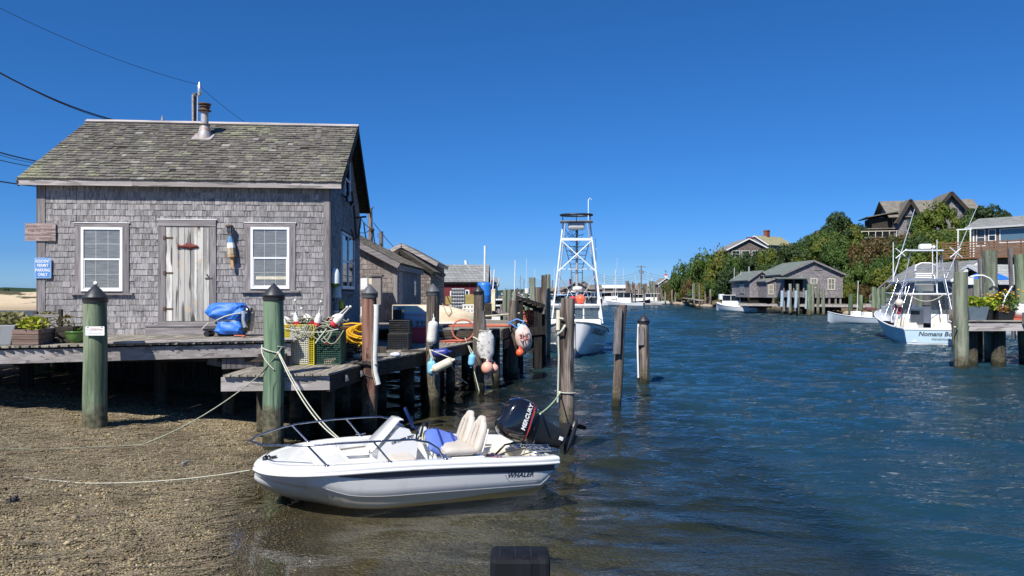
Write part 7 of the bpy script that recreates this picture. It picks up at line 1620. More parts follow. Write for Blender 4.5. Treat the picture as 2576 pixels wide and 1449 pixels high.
part('rigging', rg2, M_['steel'], NB, kind='stuff'); part('dock_line', MB().tube(catenary(nz3(2288, 742, 41), nz3(2372, 742, 41), .35, 8), .02, 5), M_['rope'], NB)
bow_ = nr[16:]; part('bow_rail', MB().tube([(p[0], p[1]*.92, p[2]+.35) for p in [q[-1] for q in bow_]]+[(p[0], p[1]*.92, p[2]+.35) for p in [q[0] for q in bow_[::-1]]], .018, 6), M_['steel'], NB)
for q in bow_[::4]: part('stanchion', MB().tube([(q[-1][0], q[-1][1]*.95, q[-1][2]), (q[-1][0], q[-1][1]*.92, q[-1][2]+.35)], .014, 5), M_['steel'], NB)
# ---- generic work boat for the middle distance
def workboat(label, x, D, ang, L=8., B=1.3, fb=.75, hullm='hullw', cabin=(.45, .75, 1.0), roof=True, ant=(), canopy=None, outb=False, group=None, z=0, dark=False, name='moored_boat'):
    """ang: heading in degrees, 0 = bow to the right, 90 = bow away"""
    t = thing(name, label, 'boat', (WX(x, D), D, z), math.radians(ang), group)
    st_ = dense([(-L/2, B*.88, fb*.9, B*.8, 0, -.25), (-L*.1, B, fb*.92, B*.85, 0, -.3), (L*.2, B*.93, fb*1.15, B*.62, .03, -.3), (L*.4, B*.55, fb*1.45, B*.2, .08, -.2), (L*.5, .03, fb*1.7, .01, .3, .1)], 3)
    m, r_ = loft_hull(st_); part('hull', m, M_[hullm], t); part('deck', MB().loft(deck_of(r_, -.05), openring=True, cap=False), M_['gelw'], t); rubrail(r_, .03, M_['white'] if not dark else M_['grey'], t)
    if cabin:
        x0, x1, h_ = L*(cabin[0]-.5), L*(cabin[1]-.5), cabin[2]; w_ = B*.7
        part('cabin', MB().box(x0, x1, -w_, w_, fb*.8, fb+h_*.5).prism([(x1, -w_*.9, fb*.8), (x1+L*.14, -w_*.5, fb*1.05), (x1+L*.14, w_*.5, fb*1.05), (x1, w_*.9, fb*.8)], (0, 0, .42)), M_['gel'], t)
        fr2 = MB()
        for xx in (x0, (x0+x1)/2, x1-.07):
            for yy in (-w_, w_-.06): fr2.box(xx, xx+.07, yy, yy+.06, fb+h_*.5, fb+h_)
        for yy in (-.03,): fr2.box(x1-.07, x1, yy, yy+.06, fb+h_*.5, fb+h_)
        part('cabin_posts', fr2, M_['gel'], t)
        part('cabin_window', MB().box(x0+.02, x1-.02, -w_+.02, -w_+.04, fb+h_*.5, fb+h_).box(x0+.02, x1-.02, w_-.04, w_-.02, fb+h_*.5, fb+h_).box(x1-.05, x1-.03, -w_+.05, w_-.05, fb+h_*.5, fb+h_), M_['glassd'], t)
        if roof: part('cabin_roof', MB().box(x0-.6, x1+.25, -w_-.1, w_+.1, fb+h_, fb+h_+.08), M_[canopy or 'gel'], t, bevel=.02)
    for ax, h_ in ant: part('antenna', MB().tube([(ax, .3, fb+.5), (ax-.1, .3, fb+h_)], .03, 5), M_['tower'], t)
    if outb: part('outboard', MB().loft([sq(-L/2-.2, .3, .3, .22), sq(-L/2-.2, fb+.1, .34, .25), sq(-L/2-.2, fb+.55, .3, .22), sq(-L/2-.2, fb+.68, .15, .12)]).box(-L/2-.3, -L/2-.1, -.08, .08, -.3, .35), M_['black'], t)
    return t
wb = workboat('white lobster boat with open dark cabin, stern towards the camera by the boathouses', 1858, 106, 205-25, L=7.6, B=1.35, fb=.78, cabin=(.38, .78, 1.55), ant=((-.5, 5.), (.6, 5.6)))
text("Sequelboy", .34, M_['ink'], wb, Matrix(((0, 0, -1, -3.82), (-1, 0, 0, 0), (0, 1, 0, .48), (0, 0, 0, 1))), shear=.3); text("Menemsha, MA", .16, M_['tan'], wb, Matrix(((0, 0, -1, -3.82), (-1, 0, 0, 0), (0, 1, 0, .25), (0, 0, 0, 1))))
wb.rotation_euler[2] = math.radians(128)
workboat('white centre-console skiff with dark canopy edge, left of the sport fishing boat', 2160, 66, 168, L=5.2, B=1.05, fb=.62, hullm='hullgrey', cabin=None, ant=((.2, 3.2),))
sk2 = thing('boat_seat_cover', 'white covered console and folded red-brown canvas on the skiff', 'console', (WX(2168, 66), 66, .55)); part('console', MB().box(-.9, -.2, -.3, .3, 0, .55).box(.1, .8, -.35, .35, 0, .45), M_['gel'], sk2, bevel=.05); part('canvas', MB().box(.3, 1.3, -.4, .4, .62, .86), M_['maroon'], sk2, bevel=.05)
mid = [('grey-hulled launch with black cabin top, moored beyond the two-tone piling', 1568, 150, 160, 8.5, 1.4, 'hullw', (.3, .62, 1.9), 'black', ((0, 7), (2, 5))),
 ('small white boat with dark outboard left of the grey-hulled launch', 1541, 152, 20, 5, 1.0, 'hullw', None, None, ()),
 ('white cabin boat just right of the tower legs in the far harbour', 1523, 200, 100, 9, 1.7, 'hullw', (.3, .7, 1.9), None, ((0, 7),)),
 ('white cabin cruiser furthest right in front of the white-roofed building', 1560, 210, 180, 10, 1.7, 'hullw', (.4, .75, 2.), None, ((1, 12),)),
 ('white boat with orange float hanging at its bow, left of the tower', 1398, 120, 110, 8, 1.4, 'hullw', (.3, .7, 1.6), None, ((0, 6),)),
 ('white boat seen through the tower legs, beneath the dark gabled house', 1440, 170, 90, 9, 1.6, 'hullw', (.3, .7, 2.), None, ()),
 ('white cruiser just behind the radar dome of the towered boat', 1475, 165, 80, 9, 1.6, 'hullw', (.3, .7, 2.1), None, ()),
 ('white yacht with radar dome behind the blue barrel', 1245, 52, 100, 9, 1.5, 'hullw', (.3, .7, 1.5), None, ((0, 3.6),)),
 ('white skiff with chrome rails behind the square posts', 1290, 45, 190, 7.5, 1.3, 'hullw', (.35, .7, 1.2), None, ((0, 4),)),
 ('white boat half hidden by the frayed pale piling', 1325, 75, 95, 8, 1.4, 'hullw', (.3, .7, 1.5), None, ()),
 ('small white cuddy boat between the tower and the grey piling pair', 1412, 140, 60, 7, 1.3, 'hullw', (.3, .7, 1.6), None, ((0, 5),)),
 ('white workboat with tall antenna far left behind the lettered float', 1345, 130, 170, 8, 1.4, 'hullw', (.35, .7, 1.6), None, ((0, 6), (1.5, 8))),
 ('blue-topped white boat at the inner docks right of the tower', 1500, 185, 150, 9, 1.5, 'hullw', (.3, .7, 1.8), 'blue3', ((0, 8),)),
 ('small dark-hulled boat tied at the inner docks', 1600, 172, 10, 7, 1.3, 'antifoul', (.35, .7, 1.5), None, ((0, 6),)),
 ('white boat with high bow at the inner docks below the cupola house', 1640, 176, 170, 8, 1.4, 'hullw', (.35, .7, 1.7), None, ((1, 7),)),
 ('white runabout on the water at the far right edge', 2560, 46, 190, 6, 1.1, 'hullw', None, None, ()),
 ('white covered boat under the blue umbrella at the right dock', 2535, 50, 175, 7, 1.2, 'hullw', (.35, .6, 1.), None, ())]
for lb, x, D, an_, L_, B_, hm_, cab, cnp, ant in mid: workboat(lb, x, D, an_, L=L_, B=B_, hullm=hm_, cabin=cab, canopy=cnp, ant=ant, outb=('outboard' in lb))
# ------------------------------------------------------------------ right bank: houses, trees, docks
def xz(x, y, D): return (WX(x, D), D)
def hb_(*a, **k): return house(*a, **k)[0]
# boathouses
bhB = hb_('boathouse', 'large grey shingled boathouse with green-grey roof and open porch, on posts over the bank', (34.3, 93), (41.8, 93), 10, 3.0, 1.65, 'v', 'fsh', 'froofg', 'trimx', z=2.1, cat='boathouse', ov=.35, base=0, wins=(('F', 5.7, 1.1, .75, 1.25, 2, 'cream', 'pane'), ('F', 3.55, 1.3, .65, 1.1, 2, 'cream', 'pane'), ('F', 4.0, 3.55, .85, .38, 1, 'trim', 'woodz')))
part('porch_shade_panel', MB().box(.0, 2.6, -.012, .02, .55, 2.35), M_['blackz'], bhB)  # flat black sheet on the wall, painted for the shade inside the porch
for x in (0, 1.25, 2.5): part('porch_post', MB().box(x-.07, x+.07, -.22, -.08, 0, 2.5), M_['trim'], bhB)
for k in range(4): part('porch_rail', MB().box(-.0, 2.6, -.2, -.14, .12+k*.17, .24+k*.17), M_['trimx'], bhB)
part('porch_roof', MB(T(0, -1.1, 2.35) @ RX(.12)).box(-1.2, 2.9, 0, 1.3, 0, .1), M_['froofg'], bhB)
for x in (.15, 1.6, 3.3, 4.4, 5.0, 5.9, 6.7, 7.3): part('support_post', MB().box(x-.1, x+.1, .1, .3, -1.7, -.01), M_['trim'], bhB)
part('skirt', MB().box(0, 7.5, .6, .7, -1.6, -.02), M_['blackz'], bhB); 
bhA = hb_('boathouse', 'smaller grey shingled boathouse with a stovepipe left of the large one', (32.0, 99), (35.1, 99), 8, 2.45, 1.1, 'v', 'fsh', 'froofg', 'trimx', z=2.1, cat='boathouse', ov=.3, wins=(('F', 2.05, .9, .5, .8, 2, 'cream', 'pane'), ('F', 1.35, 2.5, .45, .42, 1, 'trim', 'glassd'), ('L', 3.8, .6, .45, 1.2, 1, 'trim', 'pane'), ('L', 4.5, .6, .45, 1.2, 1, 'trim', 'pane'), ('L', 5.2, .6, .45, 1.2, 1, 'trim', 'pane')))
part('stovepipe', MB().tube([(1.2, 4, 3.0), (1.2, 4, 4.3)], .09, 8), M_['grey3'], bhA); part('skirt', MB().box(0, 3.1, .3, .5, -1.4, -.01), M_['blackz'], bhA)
hb_('boathouse', 'low lean-to wing with two small windows between the boathouses', (33.1, 95.5), (36.0, 95.5), 5, 2.1, .5, 'v', 'fsh', 'froofg', 'trimx', z=2.1, cat='boathouse', ov=.2, wins=(('F', .3, .5, .45, 1.1, 2, 'cream', 'pane'), ('F', 1.3, .5, .45, 1.1, 2, 'cream', 'pane')))
# hilltop houses
def onhill(x, ybase, D): return WZ(ybase, D)
zc = onhill(1880, 650, 150)
hb_('hill_house', 'wide low gabled house with white trim and brick chimney on the left hilltop', xz(1832, 0, 150), xz(1934, 0, 150), 9, 2.5, 2.1, 'v', 'fshb', 'froof', 'white', z=zc-.6, base=-5, ov=.5, wins=(('F', .8, .9, 1.5, 1.2, 1, 'white'), ('F', 2.8, .9, 1.5, 1.2, 1, 'white'), ('F', 4.9, .9, 1.2, 1.2, 1, 'white'), ('F', 6.7, .9, .8, 1.2, 1, 'white')), chim=(5.0, 3.0, 1.1, 5.2))
zc = onhill(1970, 632, 165)
hb_('hill_house', 'house with yellow-lichened roof and single brick chimney beside the wide white-trimmed one', (WX(1925, 165), 163), (WX(2008, 165), 168), 7, 2.6, 2.1, 'u', 'fsh', 'froofy', 'white', z=zc-1.2, base=-5, ov=.3, wins=(('F', .6, 1.2, 1.6, 1.0, 3, 'white'), ('F', 3.0, 1.2, .5, 1.0, 1, 'white')), chim=(3.6, 3.0, 1.0, 6.2))
z0 = WZ(592, 125); D = 125
bh_ = hb_('hilltop_house', 'large brown-grey shingled house with steep twin gables crowning the hill', (WX(2262, D), D+2), (WX(2452, D), D-1), 11, 3.6, 3.0, 'u', 'fsh', 'froofb', 'dark', z=z0, base=-4, ov=.9)
Mh = bh_.matrix_world.copy()
def gable_bay(label, u0, u1, y0, h, rise, zb=0.0):
    w_ = MB(); w_.box(u0, u1, y0, 4, zb, h); w_.prism([(u0, y0, h), (u1, y0, h), ((u0+u1)/2, y0, h+rise)], (0, 5.5, 0)); part('gable_wall', w_, M_['fsh'], bh_)
    um = (u0+u1)/2; sl = math.atan2(rise, (u1-u0)/2); ln_ = (u1-u0)/2/math.cos(sl)+.9
    for s_ in (0, 1):
        F = T(um, 6.0, h+rise+.02) @ RZ(-PI/2) if s_ == 0 else T(um, y0-.8, h+rise+.02) @ RZ(PI/2)
        part('gable_roof', MB(F @ RX(sl)).box(0, 6.8-y0, -ln_, 0, 0, .16), M_['froofb'], bh_); part('barge_board', MB(F @ RX(sl)).box((6.8-y0) if s_ == 0 else -.06, (6.8-y0)+.06 if s_ == 0 else 0, -ln_, 0, -.35, .2), M_['dark'], bh_)
gable_bay('r', 5.4, 11.6, -1.2, 3.3, 3.8); gable_bay('l', .6, 4.2, -.6, 2.9, 3.2)
for u, zz, ww, hh, y_ in ((7.3, 3.2, 1.0, 1.2, -1.2), (8.6, 3.2, 1.0, 1.2, -1.2), (2.0, 2.4, 1.1, 1.3, -.6)):
    wo = part('window', MB().box(u-.12, u+ww+.12, y_-.06, y_-.01, zz-.12, zz+hh+.12), M_['trim'], bh_); part('pane', MB().box(u, u+ww, y_-.09, y_-.065, zz, zz+hh), M_['glass'], wo)
lw = MB().box(-4.2, .6, .5, 7, -5, 1.2); part('wing_wall', lw, M_['fshb'], bh_); part('wing_roof', MB(T(0, 0, 1.25)).box(-4.9, .9, -.6, 7, 0, .18), M_['froofb'], bh_)
part('balcony_deck', MB().box(-5.4, .4, -1.2, .4, -.35, -.18), M_['trimx'], bh_); part('upper_porch', MB().box(-3.2, .6, .6, 6, 1.45, 3.3), M_['dark'], bh_); part('porch_roof', MB(T(-3.6, 0, 3.4) @ RY(-.18)).box(-.6, 4.6, -.4, 6.5, 0, .16), M_['froofb'], bh_)
for x in (-5.3, -4.2, -3.1, -2.0, -.9, .2): part('balcony_post', MB().box(x, x+.09, -1.15, -1.06, -.18, .8), M_['cream'], bh_)
part('balcony_rail', MB().box(-5.4, .4, -1.16, -1.06, .8, .9), M_['cream'], bh_)
wo = part('window', MB().box(-2.6, -1.2, .42, .49, -2.0, -.7), M_['white'], bh_); part('pane', MB().box(-2.5, -1.3, .38, .41, -1.9, -.8), M_['glass'], wo)
# house at the right edge
D = 80; z0 = WZ(630, D)
rh = hb_('terrace_house', 'low house with big white-framed windows and brown deck rail at the right edge', (WX(2448, D), D), (WX(2640, D), D-10), 7, 2.55, 1.05, 'u', 'fshb', 'froof', 'white', z=z0, base=-4, ov=.6, wins=(('F', 1.55, 1.0, .55, 1.1, 1, 'white'), ('F', 2.6, .75, 2.2, 1.35, 1, 'white', 'glassb'), ('F', 6.0, .75, 1.6, 1.35, 1, 'white', 'glassb'), ('F', .4, .5, .7, 1.7, 1, 'white', 'glass')))
for k in range(6): part('deck_rail', MB().box(-2.4, 7.5, -1.95, -1.9, -.65+k*.27, -.52+k*.27), M_['cedar'], rh)
for x in [-2.3+k*1.2 for k in range(9)]: part('rail_post', MB().box(x, x+.1, -1.9, -1.8, -.8, .95), M_['cedar'], rh)
part('white_arbour', MB().box(-1.1, -.98, -1.3, -1.2, -.8, 2.2).box(.1, .22, -1.3, -1.2, -.8, 2.2).box(-1.2, .3, -1.3, -1.2, 2.2, 2.32), M_['white'], rh); part('deck', MB().box(-2.5, 8.5, -2.0, 0, -.95, -.75), M_['cedar'], rh)
# sheds behind the sport fishing boat
s_a = hb_('fish_shed', 'weathered vertical-board shed with white bargeboards behind the blue umbrella', (WX(2397, 58), 58), (WX(2530, 58), 58), 9, 2.2, 1.35, 'v', 'vboard', 'froof', 'white', z=1.7, cat='shed', ov=.35, cor=False)
part('front_shade_panel', MB().box(1.4, 4.0, -.03, -.005, .0, 2.0), M_['blackz'], s_a)  # flat black panel painted for the shade inside the shed
hb_('fish_shed', 'dark open shed with pale grey roof at the right edge', (WX(2520, 54), 54), (WX(2680, 54), 54), 7, 1.95, 1.3, 'u', 'dark', 'froofl', 'white', z=1.6, cat='shed', ov=.3, cor=False)
# right dock
ZR = 1.72
rd = thing('right_dock', 'timber dock with flower tubs at the right edge of the photo', 'dock', (17, 27, ZR))
for k in range(46): o = part('plank', MB().box(-.066, .066, 0, min(4.2, max(.3, (16.5+.14*k)/.612-27)), -.04, 0), M_['plank2'], rd); o.matrix_local = T(-.5+k*.14, -.05+R(-.02, .02), R(-.003, .003))
part('fascia_board', MB().box(-.55, 6, -.08, -.03, -.34, -.06), M_['fascia'], rd)
part('fascia_board', MB().box(2.2, 6, 4.1, 4.15, -.34, -.06), M_['dark'], rd)
part('cap_rail', MB().box(-.55, 6, -.10, .1, .002, .05), M_['plank2'], rd)
for x, w_ in ((1.95-.1, .3), (2.35-.05, .28)): part('timber_block', MB().box(x-.2, x+w_-.2, -.32, -.1, -.1, .34), M_['woodz'], rd, bevel=.01)
for x, y, r_ in ((.55, .7, .26), (1.55, .6, .24), (3.4, .8, .14), (2.1, 3.2, .15), (2.6, 3.4, .14), (4.4, 3.0, .15)): part('support_pile', MB().tube([(x-.3, y, -2.6), (x-.3, y, -.05)], r_, 12), M_['darkz'], rd)
pile('thick green-grey piling in front of the right dock beside the lettered transom', 2418, 26.0, 684, 32, 'pgreen2', None, zb=-1, flat=True)
pile('tallest thick piling leaning slightly left, behind the flower tubs', 2488, 28.8, 630, 33, 'pgreen2', None, zb=-1, lean=(-.03, 0), flat=True)
pile('thick green piling cut by the right edge of the photo', 2571, 28.5, 640, 38, 'pgreen', None, zb=-1, lean=(-.06, 0), flat=True)
for x, D, yt, wpx, mt, lb in ((2441, 31, 697, 13, 'woodz', 'grey piling with white plastic top behind the blue-grey tub'), (2456, 33, 702, 15, 'pgreen2', 'shorter greenish piling behind the yellow-green plants'), (2478, 34, 712, 12, 'pgreen2', 'short pale piling left of the tallest leaning one'), (2401, 36, 712, 12, 'pgrey', 'slim grey piling beside the aluminium tower leg'), (2466, 40, 722, 12, 'pgreen2', 'small greenish piling far behind the tubs')): pile(lb, x, D, yt, wpx, mt, None, zb=-1, n=12, flat=True)
solo('piling_sleeve', MB().tube([W(2441, 716, 30.9), W(2441, 696, 30.9)], .14, 12), M_['white'], 'white plastic sleeve on top of the grey piling', 'cover')
for x, y0, D, lb in ((2405, 654, 38, 'thin square post before the shed gable'), (2464, 650, 36, 'thin square post crossing the blue umbrella'), (2540, 624, 36, 'tall thin post right of the blue umbrella'), (2560, 664, 35, 'dark square post left of the edge piling')): solo('slim_post', MB().beam(W(x, y0, D), Vector((WX(x, D)+.2, D, .5)), .14, .14), M_['woodz'], lb, 'post')
solo('dock_rope', MB().tube(catenary(W(2402, 822, 25.7), W(2440, 812, 27), .25, 10)+[W(2446, 830, 27)], .03, 6).tube(catenary(W(2470, 824, 27), W(2545, 818, 28.5), .2, 10), .03, 6), M_['rope'], 'pale rope looped from the thick piling under the right dock', 'rope')
um = thing('blue_umbrella', 'bright blue patio umbrella in front of the board shed', 'umbrella', (WX(2482, 45), 45, 2.0))
part('canopy', MB().lathe([(1.25, 1.55), (1.05, 1.72), (.7, 1.9), (.3, 2.02), (.02, 2.08)], 8, smooth=False, cap=False), M_['sunum'], um); part('pole', MB().tube([(0, 0, 0), (0, 0, 2.1)], .03, 6), M_['woodz'], um)
lp = thing('hooked_lamp', 'white gooseneck pipe with dark lamp shade above the flower tubs', 'lamp', (WX(2440, 28), 28, WZ(697, 28)))
pts = [(0, 0, 0), (.25, 0, .06), (.5, 0, .06), (.75, 0, -.05), (.88, 0, -.2), (.92, 0, -.34)]; part('pipe', MB().tube(pts, .035, 8), M_['white'], lp); part('shade', MB().lathe([(.17, -.5), (.14, -.42), (.04, -.34)], 14, M=T(.9, 0, .0)), M_['black'], lp)
def tub(label, x, D, w0, w1, h_, mat, dep=.6, round_=False):
    t = thing('flower_tub', label, 'planter', (WX(x, D), D, ZR))
    if round_: part('pot', MB().lathe([(w0/2, 0), (w1/2, h_), (w1/2+.02, h_+.02), (w1/2-.02, h_+.02), (w1/2-.03, h_-.04), (0, h_-.05)], 20, M=T(0, .3, 0), cap=False), M_[mat], t)
    else: part('pot', MB().loft([[(-w0/2, 0, 0), (w0/2, 0, 0), (w0/2, dep, 0), (-w0/2, dep, 0)], [(-w1/2, -.05, h_), (w1/2, -.05, h_), (w1/2, dep+.05, h_), (-w1/2, dep+.05, h_)]], smooth=False), M_[mat], t, bevel=.02)
    return t
t = tub('large slate blue tub of yellow-green leaves nearest the thick piling', 2461, 27.1, .58, .78, .55, 'planter'); part('plant', leaves(MB(), (0, .3, .68), .52, .4, .22, 420, .12), M_['leafp'], t)
t = tub('round black pot of lime leaves in the middle of the dock', 2497, 27.2, .36, .48, .46, 'black', round_=True); part('plant', leaves(MB(), (0, .3, .62), .36, .34, .26, 360, .12), M_['leafp2'], t)
t = tub('low black trough of marigolds with brown lower leaves', 2531, 27.2, .54, .60, .36, 'black'); part('plant', leaves(MB(), (.1, .3, .66), .5, .4, .42, 700, .10), M_['leaf3'], t); part('dry_leaves', leaves(MB(), (-.1, .0, .45), .26, .1, .14, 160, .09), M_['leafb2'], t)
mm = MB()
for k in range(34): mm.ball((R(-.6, .95), R(-.1, .5), R(.82, 1.18)), R(.035, .06), 8, sc=(1, 1, .6))
part('marigold_flowers', mm, M_['petal'], t, kind='stuff')
part('white_prop', MB().tube([(-.15, 0, .5), (-.02, 0, .9), (.22, 0, 1.3)], .025, 6).tube([(-.02, 0, .9), (-.12, 0, 1.05)], .02, 6), M_['white'], t)
t = thing('upturned_hull', 'rounded white plastic hull resting on the dock at the right edge', 'boat', (WX(2572, 27.4), 27.3, ZR)); part('hull', MB().ball((0, .4, .36), .42, 16, sc=(.9, 1.4, .75)), M_['white'], t); part('red_skirt', MB().box(-.5, .6, -.1, .8, 0, .12), M_['hose'], t)
# ---- pilings along the far bank
def fp(x, D, yt, wpx, mat, lb, grp='pilings along the boathouse docks'): return pile(lb, x, D, yt, wpx, mat, None, zb=-.6, n=10, flat=True, group=grp)
Z5 = lambda x, y: ((2600+x/3.22)/1.5652, (900+y/3.22)/1.5652)
gl = 'green-grey piling in the row under the boathouses'
for x, yt, yb, w_, mt in ((1560, 700, 1085, 34, 'pgreen2'), (1645, 700, 1095, 38, 'pgreen2'), (1742, 700, 1100, 44, 'pgreen2'), (1822, 705, 1080, 40, 'pgreen2'), (1885, 700, 1115, 56, 'pgreen'), (1930, 710, 1090, 40, 'pgreen2'), (2000, 700, 1090, 36, 'pgreen2'), (2068, 780, 1115, 36, 'pgreen2'), (2290, 780, 1000, 36, 'pgreen2'), (2380, 778, 1000, 40, 'pgreen2')):
    fx, fy = Z5(x, yt); _, yb_ = Z5(0, yb); fp(fx, 2.8*1850/(yb_-735), fy, w_/5.04, mt, gl)
for x, yt, yb, w_ in ((1065, 765, 960, 36), (1142, 765, 955, 38), (1222, 765, 960, 42), (1375, 757, 1060, 40), (1300, 850, 950, 34), (1438, 870, 1040, 24), (1785, 780, 1000, 20), (930, 745, 960, 34)):
    fx, fy = Z5(x, yt); _, yb_ = Z5(0, min(yb, 1040)); fp(fx, max(96, min(112, 2.8*1850/(yb_-735))), fy, w_/5.04, 'pgrey', 'pale grey piling in the row beside the white lobster boat')
for x, yt, yb, w_, mt in ((325, 777, 965, 24, 'pgreen2'), (412, 700, 990, 18, 'pgreen2'), (428, 690, 985, 22, 'pgreen2'), (497, 690, 990, 22, 'pgrey'), (535, 770, 975, 18, 'pgrey'), (570, 750, 985, 22, 'pgrey'), (635, 770, 995, 26, 'pgrey'), (610, 800, 980, 16, 'pgrey'), (680, 770, 960, 14, 'pgrey'), (705, 770, 960, 20, 'pgrey'), (760, 772, 970, 20, 'pgreen2'), (812, 760, 950, 18, 'pgreen2'), (878, 757, 950, 18, 'pgrey')):
    fx, fy = Z5(x, yt); _, yb_ = Z5(0, yb); fp(fx, 2.8*1850/(yb_-735), fy, w_/5.04, mt, 'slim piling on the dock left of the white lobster boat')
for x in (1545, 1630, 1722, 1858):
    fx, fy = Z5(x, 785); f2, y2 = Z5(x, 990+(x-1545)*.08); D = 88; solo('bumper_board', MB().tube([W(fx, fy, D), W(fx, (fy+y2)/2, D), W(fx-1.5, y2, D)], .2, 6), M_['paleb'], 'pale blue plastic bumper strip on the green pilings', 'bumper', group='pale blue bumper strips on the green pilings')
dk = thing('boathouse_dock', 'long low timber dock in front of the shingled boathouses', 'dock', (36, 93, 1.2))
part('walkway', MB().prism([(30.5, 99, 1.2), (42.5, 88.5, 1.2), (47, 86.5, 1.2), (47, 90, 1.2), (32, 103, 1.2)], (0, 0, .12)), M_['plank2'], dk, w=True)
part('edge_beam', MB().beam((30.4, 98.9, 1.1), (42.5, 88.4, 1.1), .15, .25), M_['fascia'], dk, w=True); part('edge_beam', MB().beam((42.5, 88.4, 1.15), (54, 84, 1.4), .15, .3), M_['fascia'], dk, w=True)
part('walkway', MB().prism([(42.5, 88.5, 1.32), (55, 84.2, 1.5), (55, 86.5, 1.5), (42.5, 90.5, 1.32)], (0, 0, .06)), M_['plank2'], dk, w=True)
dk2 = thing('left_dock', 'narrow dock on slim pilings at the foot of the wooded point', 'dock', (42, 140, 1.5)); part('walkway', MB().beam((30.0, 117, 1.5), (38.5, 165, 1.5), 1.2, .15), M_['plank2'], dk2, w=True); part('rail', MB().beam((30.0, 117, 2.3), (38.5, 165, 2.3), .08, .1), M_['trimx'], dk2, w=True)
solo('white_dock_box', MB().box(WX(1810, 120), WX(1822, 120), 120, 120.6, 1.6, 2.5), M_['white'], 'white storage box on the dock left of the lobster boat', 'box')
for i in range(26):
    u = i/25; x = 1690+u*130+R(-8, 8) if i < 18 else 2130+R(0, 70); D = (178-u*60 if i < 18 else R(84, 92)); X = WX(x, D); zz = .15
    solo('shore_rock', MB().ball((X, D, zz), R(.3, .8), 8, sc=(1.3, 1, R(.5, .8))), M_['rock'], 'tan boulder on the rocky foot of the bank', 'rock', group='boulders at the foot of the bank')
stw = thing('hill_stairs', 'long timber staircase with handrails climbing the bank', 'stairs', (WX(2200, 80), 80, 1.5)); 
for o_ in (0, 1.1):
    part('handrail', MB().beam(W(2188, 745, 80+o_), W(2262, 680, 84+o_), .09, .12), M_['trimx'], stw, w=True); part('stringer', MB().beam(W(2188, 763, 80+o_), W(2262, 697, 84+o_), .1, .2), M_['trimx'], stw, w=True)
    for k in range(5): u = k/4; p = W(2188+74*u, 763-66*u, 80+4*u+o_); part('baluster', MB().beam(p, p+Vector((0, 0, .85)), .08, .08), M_['trim'], stw, w=True)
for x, D, yt in ((2198, 72, 722), (2222, 71, 722), (2210, 74, 726), (2315, 60, 722), (2140, 86, 740), (2165, 88, 742)): fp(x, D, yt, 11, 'pgreen', 'green-topped piling beside the small skiffs', 'green-topped pilings by the skiffs')
# ---- trees
def crown_mesh(name, seed, mat, n=3600, ls=.30):
    r_ = random.Random(seed); mb = MB(); lobes = [((0, 0, .55), .62)]
    for k in range(17): a = r_.uniform(0, 6.28); q = r_.uniform(.25, .82); lobes.append(((q*math.cos(a), q*math.sin(a), r_.uniform(.2, 1.0)-.3*q), r_.uniform(.14, .36)))
    V = []; F = []
    for i in range(n):
        c, r0 = lobes[r_.randrange(len(lobes))]; z = r_.uniform(-.5, 1); a = r_.uniform(0, 6.28); k = math.sqrt(max(0, 1-z*z)); d = Vector((k*math.cos(a), k*math.sin(a), z)); p = Vector(c)+d*r0*r_.uniform(.72, 1.12)
        nn = (d+Vector((r_.uniform(-.8, .8), r_.uniform(-.8, .8), r_.uniform(-.5, .8)))).normalized(); t_ = nn.orthogonal().normalized(); t_.rotate(Matrix.Rotation(r_.uniform(0, 6.28), 3, nn)); b_ = nn.cross(t_); s_ = ls/3.4*r_.uniform(.6, 1.3)*.5; j = len(V)
        V += [tuple(p-t_*s_-b_*s_*.6), tuple(p+t_*s_-b_*s_*.6), tuple(p+t_*s_*.8+b_*s_*.7+nn*s_*.25), tuple(p-t_*s_*.7+b_*s_*.6)]; F.append((j, j+1, j+2, j+3))
    me = bpy.data.meshes.new(name); me.from_pydata(V, [], F); me.materials.append(M_[mat]); return me
CM = {m: [crown_mesh('crown_'+m, 10*i+j, m) for j in range(3)] for i, m in enumerate(('leaf', 'leafy', 'leafd', 'leafb'))}
TM = MB().tube([(0, 0, -.4), (.05, 0, .25), (.0, .05, .6)], [.045, .035, .015], 6).tube([(.04, 0, .2), (.3, .1, .6)], [.025, .01], 5).tube([(.03, 0, .22), (-.25, -.1, .62)], [.025, .01], 5).mesh('trunk', M_['bark'])
def tree(X, Y, z, r, h, mat, label, grp=None, name='tree'):
    t = thing(name, label, 'tree', (X, Y, z), R(0, 6.28), grp); inst('crown', rnd.choice(CM[mat]), t, T(0, 0, h*.12) @ S(r, r, h*.86)); inst('trunk', TM, t, S(r, r, h)); return t
cnt = 0; tries = 0; placed = []
LIMX = [1600, 1680, 1700, 1740, 1800, 1828, 1835, 1935, 1945, 2010, 2040, 2060, 2110, 2150, 2185, 2200, 2300, 2320, 2400, 2430, 2445, 2576, 2700]
LIMY = [760, 700, 664, 646, 634, 636, 637, 634, 628, 618, 600, 600, 600, 600, 598, 592, 590, 575, 580, 600, 634, 632, 630]
